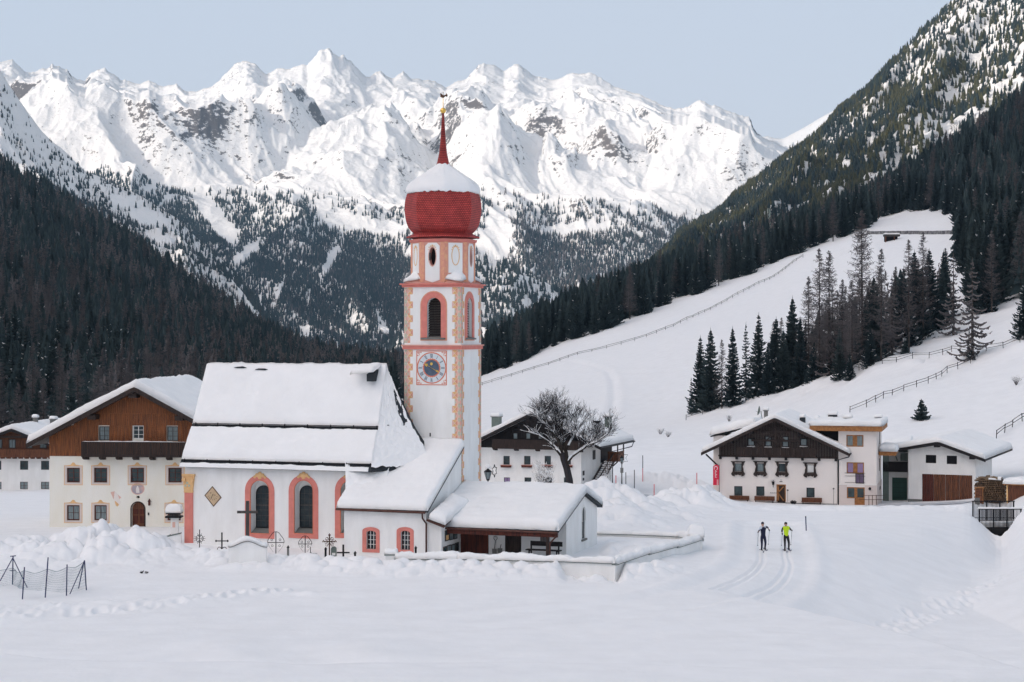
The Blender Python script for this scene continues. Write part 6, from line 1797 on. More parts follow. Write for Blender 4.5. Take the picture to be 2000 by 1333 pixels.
# snow bobble on the corner pillar
c = lw(pos(1360, 1050, 113.5)); s = MB().box(c[0] - .35, c[0] + .35, c[1] - .3, c[1] + .3, -1.5, c[2] + .05); s.build('corner_pillar', M['plaster_cool'], cw)
snow_grid('pillar_snow', quad_grid((c[0] - .55, c[1] - .5, c[2] + .05), (c[0] + .5, c[1] - .5, c[2] + .05), (c[0] + .5, c[1] + .5, c[2] + .05), (c[0] - .55, c[1] + .5, c[2] + .05), 22, 20), .80, .55, cw, 95, amp=.12)
# gate pillar
x, y, z = pos(764, 1084, 104.2)
gp = empty('gate_pillar', (x, y, .4), 0, 'short white gate pillar with dark cap under snow in front of the sacristy', 'pillar')
MB().box(-.32, .32, -.3, .3, -.8, z - .4).build('shaft', M['plaster_cool'], gp); MB().box(-.38, .38, -.36, .36, z - .4, z - .33).build('pillar_cap', M['lead'], gp)
snow_grid('pillar_snow', quad_grid((-.4, -.38, z - .33), (.4, -.38, z - .33), (.4, .38, z - .33), (-.4, .38, z - .33), 16, 16), .30, .24, gp, 96)
# long white monument with curved top by the big cross
x, y, z = pos(447, 1070, 103.6)
mo = empty('grave_monument', (x, y, .4), 0, 'long white grave wall with arched top under snow below the tall wooden cross', 'grave')
w_ = (520 - 447) / F * 103.6; zz = z - .4
top = [(w_ * t, zz + .34 * math.sin(math.pi * min(1, t * 1.0)) ** 2) for t in np.linspace(0, 1, 15)]
MB().prism([(0, -1.0)] + top[:0] + [(w_, -1.0)] + top[::-1], 'y', 0, .35).build('wall_body', M['plaster_cool'], mo)
MB().prism([(-.03, zz)] + [(p[0], p[1] + .01) for p in top] + [(w_ + .03, zz)] + [(p[0], p[1] + .05) for p in top[::-1]], 'y', -.05, .4).build('coping', M['stone'], mo)
G = np.array([[(p[0] * 1.04 - .04, yy, p[1] + .05) for yy in np.linspace(-.12, .5, 9)] for p in [(w_ * t, zz + .34 * math.sin(math.pi * t) ** 2) for t in np.linspace(0, 1, 30)]])
snow_grid('coping_snow', G, .24, .2, mo, 97, amp=.35)

# graves: wrought iron crosses, each built after its own outline
def cross_root(name, px, yb, D, label, cat='cross'):
    x, y, z = pos(px, yb, D); g = gz(x, y, True)
    r = empty(name, (x, y, min(z, g + .15)), 0, label, cat); r['group'] = 'crosses on the graves before the church'
    return r, D / F
def rays(s, cx, cz, r0, r1, n, wd=.02, off=0.0):
    for i in range(n):
        a = 2 * math.pi * i / n + off; s.bar((cx + r0 * math.cos(a), 0, cz + r0 * math.sin(a)), (cx + r1 * math.cos(a), 0, cz + r1 * math.sin(a)), wd, .02, up=(0, 1, 0))
def ringz(s, cx, cz, r, t=.02, n=20, a0=0, a1=2 * math.pi):
    pts = [(cx + r * math.cos(a0 + (a1 - a0) * i / n), 0, cz + r * math.sin(a0 + (a1 - a0) * i / n)) for i in range(n + 1)]
    s.tube(pts, t, 5, cap=False)
r, m_ = cross_root('grave_cross', 389.8, 1067, 110.5, 'small rayed iron cross in a ring, first grave from the pink corner pilaster'); s = MB()
s.tube([(0, 0, -.4), (0, 0, 1.05)], .028, 6); s.bar((-.36, 0, .50), (.36, 0, .50), .035, .02); s.build('cross', M['iron'], r); s = MB(); ringz(s, 0, .5, .22); rays(s, 0, .5, .1, .34, 8, .022, .39); s.build('scrollwork', M['iron'], r)
r, m_ = cross_root('grave_cross', 433.4, 1064.6, 110.0, 'black iron cross with knobbed ends, second grave from the pink corner pilaster'); s = MB()
s.tube([(0, 0, -.4), (0, 0, 1.12)], .045, 6); s.tube([(-.36, 0, .66), (.36, 0, .66)], .035, 6)
for p in ((0, 1.12), (-.36, .66), (.36, .66)): s.tube([(p[0] - .04, 0, p[1]), (p[0] + .04, 0, p[1])], .06, 6); s.bar((p[0], 0, p[1] - .07), (p[0], 0, p[1] + .07), .04)
s.build('cross', M['iron'], r); s = MB()
for sg in (-1, 1): ringz(s, sg * .16, .16, .12, .022, 12, 0, 5); ringz(s, sg * .26, .02, .08, .02, 10)
s.bar((-.3, 0, -.02), (.3, 0, -.02), .05); s.build('scrollwork', M['iron'], r)
x, y, z = pos(483.5, 1058, 106.9); r = empty('wooden_cross', (x, y, z - .2), 0, 'tall plain grey wooden cross standing before the first arched church window', 'cross')
s = MB(); s.box(-.10, .10, -.06, .06, -.4, 2.62); s.build('post', M['wood_grey'], r); s = MB(); s.box(-.62, .60, -.075, .045, 1.88, 2.03); s.build('crossbar', M['wood_grey'], r)
def lyre(px, yt, yb, yc, half, label, mt='iron', D=110.0):
    r, m_ = cross_root('grave_cross', px, yb, D, label); H = (yb - yt) * m_; zc_ = (yb - yc) * m_; hw = half * m_
    s = MB(); s.tube([(0, 0, -.3), (0, 0, H)], .028, 6); s.tube([(-hw, 0, zc_), (hw, 0, zc_)], .024, 6); s.build('cross', M[mt], r)
    s = MB(); pts = []
    for q in ((-1, 0), (-.97, .22), (-.82, .45), (-.6, .66), (-.42, .86), (-.2, .97), (0, 1)): pts.append((q[0] * hw, 0, zc_ + (H - zc_) * q[1]))
    pts = curve_pts(pts + [(-q[0], 0, q[2]) for q in pts[-2::-1]], 3)
    s.tube(pts, .02, 5, cap=False); s.build('arch_band', M[mt], r); s = MB()
    for sg in (-1, 1): s.tube([(sg * hw, 0, zc_), (sg * hw * .75, 0, zc_ * .5), (sg * hw * .3, 0, .0)], .007, 4)
    for dx, dz in ((.5, .25), (-.5, .25), (.45, -.3), (-.45, -.3)): ringz(s, dx * hw, zc_ + dz * (H - zc_), .06, .014, 10)
    s.build('scrollwork', M[mt], r); return r
lyre(476.5, 1033, 1062, 1052, 10, 'arched iron grave cross half hidden behind the tall wooden cross')
lyre(538.9, 1024, 1064, 1045, 16, 'largest arched iron grave cross, below the gap between the two arched church windows')
lyre(596, 1035, 1066, 1051, 13, 'arched iron grave cross below the second arched church window')
r, m_ = cross_root('grave_cross', 606.5, 1077, 108.5, 'low iron cross with a round boss, nearly buried in snow'); s = MB(); s.tube([(0, 0, -.3), (0, 0, .52)], .02, 6); s.tube([(-.4, 0, .1), (.4, 0, .1)], .018, 5); s.build('cross', M['iron'], r)
s = MB().lathe([(.01, -.1), (.08, -.05), (.1, 0), (.08, .05), (.01, .1)], 12); s.V = [(v[0], v[1] - .02, v[2] + .1) for v in s.V]; s.build('boss', M['iron'], r)
r, m_ = cross_root('grave_cross', 643.5, 1080, 108.0, 'rusty brown rayed iron cross between the church window and the sacristy'); s = MB(); s.tube([(0, 0, -.4), (0, 0, 1.32)], .04, 6); s.tube([(-.36, 0, .9), (.36, 0, .9)], .035, 6)
for p in ((0, 1.3), (-.36, .9), (.36, .9)):
    for q in ((-.05, 0), (.05, 0), (0, .06)): s.tube([(p[0] + q[0] - .02, 0, p[1] + q[1]), (p[0] + q[0] + .02, 0, p[1] + q[1])], .045, 6)
s.build('cross', M['rust'], r); s = MB(); rays(s, 0, .9, .1, .30, 8, .03, .39)
for sg in (-1, 1): ringz(s, sg * .16, 1.08, .07, .016, 10); ringz(s, sg * .16, .7, .07, .016, 10)
s.build('scrollwork', M['rust'], r)
r, m_ = cross_root('grave_cross', 670.5, 1081, 107.5, 'plain thick black cross with long arms beside the sacristy wall'); s = MB(); s.box(-.055, .055, -.04, .04, -.3, .76); s.box(-.38, .38, -.045, .035, .24, .32); s.build('cross', M['iron'], r)
x, y, z = pos(652, 1080, 108.3); hs_ = empty('headstone', (x, y, z - .3), 0, 'small dark green headstone between the brown and the thick black cross', 'headstone')
MB().prism(arch(-.17, .17, -.2, .68, .15), 'y', -.06, .06).build('stone_slab', M['lead'], hs_); MB().box(-.1, .1, -.07, -.06, .15, .3).build('name_plate', M['plaster'], hs_)
def lantern(px, yb, D, label, mt='stone'):
    x, y, z = pos(px, yb, D); r = empty('grave_lantern', (x, y, z - .1), 0, label, 'lantern', 'lanterns on the graves')
    MB().box(-.06, .06, -.06, .06, -.2, .28).build('lantern_body', M[mt], r); MB().prism([(-.09, .28), (.09, .28), (0, .42)], 'y', -.09, .09).build('lantern_lid', M['iron'], r)
lantern(562.6, 1076, 108.5, 'slim grave lantern below the gap between the two lyre crosses'); lantern(636, 1079, 107.8, 'low round grave lantern left of the rusty cross', 'iron')
lantern(693.5, 1087, 105.5, 'tiny dark grave lantern in the snow below the left sacristy window', 'iron'); lantern(812, 1077, 105.6, 'dark grave lantern right of the right sacristy window', 'iron')

# things in the porch (church frame)
def cplace(name, a, b, z, label, cat, group=None):
    x, y, zz = CF.world(a, b, z); return empty(name, (x, y, zz), -CF.t, label, cat, group)
bb = bEv + .75
a0, a1 = A(1027, bb), A(1097, bb); zb_ = Z(1088, a0, bb)
r = cplace('garden_bench', (a0 + a1) / 2, bb, max(zb_, .1), 'dark wooden bench under the chapel porch roof', 'bench'); L = (a1 - a0) / 2 * .96
MB().box(-L, L, -.22, .2, .42, .48).build('seat', M['wood_black'], r); s = MB(); s.bar((-L * .86, .30, .80), (L, .30, .80), .05, .28); s.build('backrest', M['wood_black'], r)
for sx_ in (-.8, .8):
    s = MB(); s.box(sx_ * L - .04, sx_ * L + .04, -.2, -.12, -.3, .42); s.box(sx_ * L - .04, sx_ * L + .04, .22, .29, -.3, .95); s.box(sx_ * L - .04, sx_ * L + .04, -.2, .25, .36, .42); s.build('leg', M['wood_black'], r)
def shovel(px, y0, y1, label, grip=True):
    a = A(px, bP - .15); z0, z1 = Z(y1, a, bP - .15), Z(y0, a, bP - .15)
    r = cplace('snow_shovel', a, bP - .18, z0, label, 'shovel'); s = MB(); s.tube([(0, 0, .2), (.03, .1, z1 - z0 - .25)], .02, 6)
    if grip: s.tube([(.03, .1, z1 - z0 - .25), (-.08, .1, z1 - z0 - .12), (-.07, .1, z1 - z0), (.14, .1, z1 - z0), (.15, .1, z1 - z0 - .12), (.03, .1, z1 - z0 - .25)], .016, 5)
    s.build('handle', M['wood_grey'], r); s = MB(); s.prism([(-.13, -.05), (.13, -.05), (.15, .25), (-.15, .25)], 'y', -.03, .0); s.build('blade', M['stone'], r)
shovel(966, 1049, 1080, 'grey shovel with a looped grip leaning on the porch wall'); shovel(977, 1056, 1079, 'thin broom stick leaning right of the shovel in the porch', False)

# shrine by the stair wall between farmhouse and church
x, y, z = pos(341, 1062, 117.5)
r = empty('wayside_shrine', (x, y, z - .3), 0, 'white pillar shrine with dark tiled cap under a heap of snow, left of the church', 'shrine'); k = 117.5 / F
MB().box(-.22, .24, -.2, .2, -.8, (1062 - 1010) * k + .3).build('shaft', M['plaster_cool'], r)
MB().box(-.10, .08, -.215, -.2, (1062 - 1024) * k + .3 - .2, (1062 - 1024) * k + .3 + .15).build('niche', M['blush'], r)
zc_ = (1062 - 1011) * k + .3
MB().box(-.55, .50, -.42, .42, zc_, zc_ + .1).build('lower_cap', M['iron'], r); MB().box(-.30, .28, -.26, .26, zc_ + .1, zc_ + .26).build('frieze', M['wood_grey'], r); MB().box(-.5, .46, -.4, .4, zc_ + .26, zc_ + .34).build('upper_cap', M['iron'], r)
snow_grid('cap_snow', quad_grid((-.56, -.45, zc_ + .34), (.5, -.45, zc_ + .34), (.5, .45, zc_ + .34), (-.56, .45, zc_ + .34), 24, 20), .60, .5, r, 98, amp=.14)
MB().box(-.3, .32, -.27, .27, -.8, (1062 - 1044) * k + .3).build('pedestal', M['stone'], r)
x, y, z = pos(297, 1056, 115.0); r = empty('stair_wall', (x, y, z - .5), 0, 'low grey plastered wall with dark sloping cap at the foot of the shrine', 'wall'); L = 56 / F * 115
MB().prism([(0, -.6), (L, -.6), (L, .5 + 13 * 115 / F), (0, .5)], 'y', 0, .3).build('wall_body', M['stone'] if 0 else M['plaster_cool'], r)
MB().prism([(-.05, .5), (L, .5 + 13 * 115 / F), (L, .56 + 13 * 115 / F), (-.05, .56)], 'y', -.05, .35).build('wall_cap', M['lead'], r)

# lamps
def lamp_head(r, z, w_=.22, h=.55):
    s = MB(); s.lathe([(w_ * .45, z), (w_, z + h * .7), (w_ * .95, z + h * .72), (w_ * .4, z + h * .72)], 6); s.build('lantern_glass', M['curtain'], r)
    s = MB(); s.lathe([(w_ * 1.15, z + h * .72), (w_ * .9, z + h * .85), (w_ * .3, z + h), (.03, z + h * 1.2)], 6); s.lathe([(w_ * .3, z - .12), (w_ * .55, z)], 6); 
    for i in range(6): a = i * math.pi / 3; s.bar((w_ * .46 * math.cos(a), w_ * .46 * math.sin(a), z), (w_ * 1.02 * math.cos(a), w_ * 1.02 * math.sin(a), z + h * .72), .025)
    s.build('lantern_frame', M['iron'], r)
def star(r, cx, cz, R_, rot=0.0, y=-.05, yaw=0.0):
    P = []
    for i in range(12):
        a = math.pi / 2 + rot + i * math.pi / 6; rr = R_ if i % 2 == 0 else R_ * .58; P.append((cx + rr * math.cos(a) * math.cos(yaw), y + rr * math.cos(a) * math.sin(yaw), cz + rr * math.sin(a)))
    s = MB(); s.tube(P + [P[0], P[1]], .03, 5, cap=False); s.build('star_ornament', M['iron'], r)
x, y = XW(953, 132), 132.0; zg = gz(x, y); zl = ZW(936, 132)
r = empty('street_lamp', (x, y, zg), 0, 'black street lamp with a star ornament right beside the church tower', 'street lamp')
MB().tube([(0, 0, -.3), (0, 0, zl - zg - .1)], [.07, .04], 8).build('pole', M['iron'], r); lamp_head(r, zl - zg, .27, .72); star(r, .48, (936 - 920) * 132 / F + zl - zg, .46, yaw=1.15)
snow_grid('lamp_snow', quad_grid((-.2, -.2, zl - zg + .78), (.2, -.2, zl - zg + .78), (.2, .2, zl - zg + .78), (-.2, .2, zl - zg + .78), 10, 10), .28, .2, r, 99)
D = 196.0; x = XW(1214.5, D); zg = gz(x, D); zl = ZW(903, D); zs_ = ZW(895, D)
r = empty('street_lamp', (x, D, zg), 0, 'slender street lamp framed by a six pointed star beside the outside stair', 'street lamp')
MB().tube([(0, 0, -.3), (0, 0, zl - zg)], [.07, .05], 8).build('pole', M['iron'], r); lamp_head(r, zl - zg, .20, .62); star(r, 0, zs_ - zg, .74)
MB().box(-.17, .17, -.1, -.07, ZW(924, D) - zg, ZW(914, D) - zg).build('sign_plate', M['stone'], r)
# marker poles
M['red_paint'] = mat('red_marker', (0.62, 0.05, 0.07), .5); M['yellow_paint'] = mat('yellow_marker', (0.75, 0.50, 0.05), .5)
for px, y0, y1, D, cols, lb in ((1255.4, 890, 926, 212, 'dr', 'tall snow pole, dark above and red below, beyond the street lamp'), (1239, 918, 943, 205, 'dd', 'dark snow pole on the bend of the village road'),
        (1222.4, 923, 938, 208, 'dd', 'shortest dark snow pole right of the star street lamp'), (1203, 929, 955, 190, 'rdr', 'red and dark banded snow pole left of the star street lamp'),
        (1277.6, 946, 967, 186, 'rr', 'short red snow pole on the bank of the village road'), (1177.4, 961, 978, 168, 'yd', 'yellow topped marker stake behind the chapel'), (1361, 924, 945, 200, 'rr', 'thin red snow pole left of the red banner')):
    x = XW(px, D); zg = min(gz(x, D, True), ZW(y1, D)); zt2 = ZW(y0, D); r = empty('snow_pole', (x, D, zg), 0, lb, 'marker pole', 'snow poles along the village road')
    n = len(cols)
    for k, c_ in enumerate(cols[::-1]):
        z0, z1 = (zt2 - zg) * k / n - (.3 if k == 0 else 0), (zt2 - zg) * (k + 1) / n
        MB().tube([(0, 0, z0), (0, 0, z1)], .045, 7).build('pole_band', M[{'d': 'iron', 'r': 'red_paint', 'y': 'yellow_paint'}[c_]], r)
D = (CZ - .45) * F / (1040 - HZ); D = hit(1575, 1040); x = XW(1575, D); zg = gz(x, D)
M['navy'] = mat('navy_paint', (0.015, 0.02, 0.09), .5)
r = empty('trail_marker', (x, D, zg), 0, 'single dark blue stake standing right of the skiers', 'marker pole'); MB().tube([(0, 0, -.2), (-.05, 0, ZW(1009, D) - zg)], .04, 7).build('stake', M['navy'], r); MB().tube([(-.05, 0, ZW(1009, D) - zg - .06), (-.05, 0, ZW(1009, D) - zg + .01)], .046, 7).build('stake_cap', M['iron'], r)

# red banner by the inn
D = 199.0; x = XW(1398.5, D); zg = gz(x, D); k = D / F
r = empty('banner_sign', (x, D, zg), 0, 'tall narrow red banner with white writing at the left corner of the dark gabled house', 'sign')
z0, z1 = ZW(948, D) - zg, ZW(910, D) - zg; hw = .33
M['banner'] = mat('red_banner', (0.68, 0.02, 0.06), .6); M['white_paint'] = mat('white_lettering', (0.82, 0.80, 0.82), .6)
bn = MB().prism([(-hw, z0), (hw, z0), (hw, z1 - .12), (hw - .1, z1 + .05), (-.05, z1 + .12), (-hw, z1 - .1)], 'y', -.02, .02).build('banner_cloth', M['banner'], r)
MB().tube([(hw + .03, 0, -.3), (hw + .03, 0, z1 + .1)], .03, 6).build('pole', M['iron'], r)
s = MB(); ringz(s, -.02, z1 - .28, .19, .035, 14, -1.2, 3.9); s.V = [(v[0], v[1] * .3 - .025, v[2]) for v in s.V]; s.build('emblem', M['white_paint'], bn)
for j in range(5):                                              # vertical word and small lines, as illegible as in the photograph
    z = z1 - .62 - j * .17; s = MB(); s.box(-.12, -.05, -.03, -.021, z, z + .12); s.box(-.05, .1, -.03, -.021, z + (.08 if j % 2 else 0), z + (.12 if j % 2 else .04)); s.build('letter', M['white_paint'], bn)
for j in range(5): z = z0 + .06 + j * .12; MB().box(.08, .27, -.03, -.021, z, z + .05).build('small_line', M['white_paint'], bn)

# benches and planter in front of the inn (inn frame)
def iplace(fr, name, a, b, z, label, cat, group=None): x, y, zz = fr.world(a, b, z); return empty(name, (x, y, zz), -fr.t, label, cat, group)
def inn_bench(p0, p1, y0, y1, label):
    b = -.55; a0, a1 = f4.A(p0, b), f4.A(p1, b); L = (a1 - a0) / 2; zt2, zb2_ = f4.Z(y0, a0, b), f4.Z(y1, a0, b)
    r = iplace(f4, 'house_bench', (a0 + a1) / 2, b, zb2_ - .05, label, 'bench', 'wooden benches along the house wall')
    h = zt2 - zb2_ + .05
    MB().box(-L, L, .22, .28, h * .35, h).build('backrest', M['wood_mid'], r); MB().box(-L, L, -.22, .2, h * .35 - .02, h * .35 + .04).build('seat', M['wood_mid'], r)
    for sx_ in (-.85, .85): MB().box(sx_ * L - .04, sx_ * L + .04, -.18, .2, -.4, h * .35 - .02).build('leg', M['wood_dark'], r)
M['wood_bench'] = wood('redbrown_bench', (0.17, 0.06, 0.04), (0.10, 0.035, 0.025))
inn_bench(1424, 1463, 968.5, 978.5, 'long brown wooden bench under the leftmost ground floor window of the inn'); inn_bench(1473, 1512.5, 969.5, 980, 'brown wooden bench just left of the inn door'); inn_bench(1565.5, 1605, 972.5, 984, 'brown wooden bench right of the inn door')
a = f4.A(1549.5, -1.0); r = iplace(f4, 'planter', a, -1.0, f4.Z(985, a, -1.0), 'dark round planter tub in the snow right of the inn door', 'planter')
s = MB().lathe([(.16, -.1), (.30, .12), (.38, .28), (.33, .29), (.28, .2)], 14); s.build('tub', M['wood_black'], r)
s = MB(); rr = random.Random(4)
for i in range(40): an = rr.uniform(0, 6.3); q = rr.uniform(.05, .35); s.bar((0, 0, .2), (q * math.cos(an), q * math.sin(an), .28 + rr.uniform(.0, .16)), .02)
s.build('dry_plants', M['wood_grey'], r)
# thermometer post and thin canes by the inn
for px, y0, y1, lb in ((1538.5, 958, 977, 'thin garden cane with a round ornament right of the inn door'), (1628, 955, 983, 'tall thin garden cane near the drainpipe of the inn')):
    a = f4.A(px, -.4); z0 = f4.Z(y1, a, -.4); r = iplace(f4, 'garden_cane', a, -.4, z0, lb, 'garden ornament', 'garden canes by the inn wall'); h = f4.Z(y0, a, -.4) - z0
    MB().tube([(0, 0, -.2), (0, 0, h)], .02, 5).build('cane', M['wood_grey'], r); s = MB().lathe([(.01, h - .1), (.1, h - .04), (.1, h + .04), (.01, h + .1)], 8); s.build('cane_ornament', M['wood_grey'], r)
# reddish rail by the modern block
x0 = f5.A(1697, -1.2); r = iplace(f5, 'hand_rail', x0, -1.2, f5.Z(992, x0, -1.2), 'rusty tubular railing on the steps beside the modern block', 'railing')
for i, q in enumerate((0, .35, .75)): MB().tube([(q, .3 * i, -.4), (q, .3 * i, 1.35)], .035, 6).build('rail_post', M['rust'], r)
for z in (.85, 1.3): MB().tube([(-1.0, 0, z), (.35, .3, z), (1.6, .9, z)], .028, 6).build('rail', M['rust'], r)

# wood pile, crate and bin by the barn
x0, D = XW(1934, 192), 192.0; zg = gz(x0, D); k = D / F
r = empty('wood_pile', (x0, D, zg), R(-20), 'rounded brown stack of split logs with patches of snow beside the barn', 'wood pile')
M['log'] = mat('split_log', (0.20, 0.13, 0.08), .9, scale=6, col2=(0.07, 0.045, 0.03)); M['log_end'] = mat('log_end', (0.30, 0.22, 0.14), .9, scale=9, col2=(0.14, 0.10, 0.065))
rr = random.Random(11); s = MB(); cnt = 0
for row in range(15):
    z = -.2 + row * .2
    for col in range(18):
        xx = -1.6 + col * .19 + (.09 if row % 2 else 0)
        h = 2.75 - .9 * ((xx) / 1.7) ** 4 - .15 * math.sin(xx * 4 + 1)
        if z > h or (abs(xx) > 1.6): continue
        q = rr.uniform(.08, .105); y0 = rr.uniform(-.12, .08); n0 = len(s.V); s.tube([(xx + rr.uniform(-.02, .02), y0, z), (xx + rr.uniform(-.02, .02), y0 + 1.8, z)], q, 6); cnt += 1
s.build('stacked_logs', M['log'], r)
s = MB()
for i in range(70):
    xx = rr.uniform(-1.5, .6); yy = rr.uniform(-.1, 1.2); z = 2.55 - .75 * (xx / 1.7) ** 4 + rr.uniform(0, .28); an = rr.uniform(0, 3.1); L = .28
    s.bar((xx - L * math.cos(an), yy - L * math.sin(an) * .5, z), (xx + L * math.cos(an), yy + L * math.sin(an) * .5, z + rr.uniform(-.12, .12)), rr.uniform(.08, .15))
s.build('loose_logs', M['log_end'], r)
snow_grid('pile_snow', quad_grid((-.2, -.2, 2.55), (1.15, -.2, 2.50), (1.1, .7, 2.75), (-.2, .7, 2.75), 20, 12), .12, .1, r, 101, amp=.5, wob=.05)
x0, D = XW(1913, 190.5), 190.5; r = empty('wooden_crate', (x0, D, gz(x0, D)), R(-20), 'small orange brown plank box between the barn and the wood pile', 'crate'); s = MB()
for kk in range(5): s.box(-.42, .42, -.4, .4, -.2 + kk * .36, -.2 + kk * .36 + .32)
s.build('crate_boards', M['wood_mid'], r); s = MB()
for q in (-.42, .36): s.box(q, q + .06, -.44, -.4, -.2, 1.6)
s.build('crate_post', M['wood_tan'], r); MB().box(-.5, .5, -.48, .48, 1.6, 1.68).build('lid', M['wood_tan'], r)
x0, D = XW(1909, 187.5), 187.5; r = empty('waste_bin', (x0, D, gz(x0, D)), R(-20), 'pale grey bin in front of the orange brown plank box', 'bin'); MB().prism([(-.2, 0), (.2, 0), (.24, .62), (-.24, .62)], 'y', -.2, .2).build('bin_body', M['stone'], r); MB().box(-.26, .26, -.24, .24, .62, .68).build('lid', M['stone'], r)

# footbridge
D = 163.0; zdk = ZW(1031, D); x0, x1 = XW(1913, D), XW(1994, D)
r = empty('footbridge', (x0, D, zdk), 0, 'dark footbridge with slatted railings over the snowy stream bed', 'bridge'); L = x1 - x0; zr = ZW(994, D) - zdk
MB().box(-.8, L + .8, 0, 2.4, -.22, 0).build('deck', M['wood_black'], r); MB().box(-.8, L + .8, .15, .4, -.6, -.22).build('girder', M['iron'], r); MB().box(-.8, L + .8, 2.0, 2.25, -.6, -.22).build('girder', M['iron'], r)
snow_grid('deck_snow', quad_grid((-.9, .1, 0), (L + .9, .1, 0), (L + .9, 2.3, 0), (-.9, 2.3, 0), 40, 20), .45, .3, r, 102)
for j, y in enumerate((-.02, 2.35)):
    zz0, zz1 = -.12 + j * .0, zr + j * .5
    s = MB(); s.box(-.1, L + .1, y - .04, y + .04, zz1 - .08, zz1); s.box(-.1, L + .1, y - .03, y + .03, zz0 + .1, zz0 + .17); s.box(-.1, L + .1, y - .02, y + .02, zz0 + .75, zz0 + .8)
    for i in range(4): q = L * i / 3; s.box(q - .05, q + .05, y - .05, y + .05, zz0 - .4, zz1)
    rl = s.build('railing', M['iron'], r); s = MB()
    for i in range(32): q = .06 + (L - .12) * i / 31; s.box(q - .022, q + .022, y - .015, y + .015, zz0 + .1, zz1 - .08)
    s.build('balusters', M['iron'], rl)
snow_grid('rail_snow', quad_grid((-.2, -.12, zr), (L + .15, -.12, zr), (L + .15, .1, zr), (-.2, .1, zr), 50, 6), .13, .1, r, 103, amp=.3)
s = MB(); s.box(-1.6, -.6, -.1, 2.6, -3.5, -.2); s.build('abutment', M['stone'], r); MB().box(L + .6, L + 1.6, -.1, 2.6, -3.5, -.2).build('abutment', M['stone'], r)
MB().box(-2.2, L + 2.2, 3.2, 3.5, -4.5, -.3).build('under_bridge_dark', M['dark'], r)  # black panel put in for the shade below the deck

# net fence in the left foreground
def g3(px, py, D): return (XW(px, D), D, ZW(py, D))
o0 = (XW(95, 93), 93.0, .3)
nf = empty('net_fence', o0, 0, 'slack netting fence on leaning dark blue poles in the left foreground', 'fence')
rel = lambda p: (p[0] - o0[0], p[1] - o0[1], p[2] - o0[2])
PO = [((25.5, 1085.6, 97.2), (24, 1141, 97.2)), ((47.8, 1108, 92.2), (43, 1168, 92.0)), ((94, 1089, 92.6), (87.6, 1165, 92.5)), ((131, 1103, 93.0), (129.4, 1163, 93)), ((165, 1094.6, 95.2), (169.4, 1151, 95)), ((-45, 1100, 96), (-47, 1160, 96))]
def down(p, k=.35): return (p[0], p[1], p[2] - k)
for i, (t, b) in enumerate(PO):
    T, Bm = rel(g3(*t)), rel(g3(*b)); MB().tube([down(Bm), T], .032, 7).build('fence_post', M['navy'], nf)
for t, b in (((25, 1090, 97.2), (0, 1130, 96)), ((26, 1092, 97.2), (53, 1142, 95.5)), ((165, 1096, 95.2), (134.4, 1160, 93.6)), ((164, 1097, 95.2), (151.8, 1153, 95.6))):
    MB().tube([rel(g3(*t)), down(rel(g3(*b)), .15)], .028, 6).build('brace', M['navy'], nf)
s = MB(); s.bar(rel(g3(20, 1087, 97.2)), rel(g3(31, 1086, 97.2)), .05); s.bar(rel(g3(19, 1115, 97.2)), rel(g3(31, 1115, 97.2)), .03); s.build('post_bracket', M['navy'], nf)
M['net'] = mat('netting', (0.08, 0.14, 0.17), .8)
NS = [((-45, 1108, 96), (-46, 1148, 96)), ((25, 1110, 97), (24, 1140, 97.2)), ((46, 1115, 92.2), (44, 1150, 92.1)), ((92, 1112, 92.6), (88.5, 1152, 92.5)), ((131, 1108, 93), (129.6, 1156, 93)), ((165, 1096, 95.2), (169, 1148, 95))]
for (a, b), (c_, d_) in zip(NS[:-1], NS[1:]):
    a, b, c_, d_ = [Vector(rel(g3(*q))) for q in (a, b, c_, d_)]; s = MB(); nn = 26; mm = 9
    def q_(u, v): 
        p = a.lerp(c_, u).lerp(b.lerp(d_, u), v); p.z -= .16 * math.sin(math.pi * u) * (1 - .6 * v); p.y += .1 * math.sin(u * 9 + v * 4); return p
    for j in range(mm + 1):
        for i in range(nn): s.bar(q_(i / nn, j / mm), q_((i + 1) / nn, j / mm), .006 if j else .018)
    for i in range(nn + 1):
        for j in range(mm): s.bar(q_(i / nn, j / mm), q_(i / nn, (j + 1) / mm), .005)
    s.build('net', M['net'], nf)
x, y, z = g3(281, 1124, 101.5); s = MB(); rr = random.Random(8)
for i in range(14): s.bar((rr.uniform(-.25, .25), rr.uniform(-.1, .1), -.05), (rr.uniform(-.32, .32), rr.uniform(-.1, .1), rr.uniform(.03, .14)), .035)
o = s.build('twig_bundle', M['wood_black']); o.location = (x, y, gz(x, y, True) + .02); tag(o, 'small dark bundle of twigs poking out at the foot of the big snow heap', 'twigs')

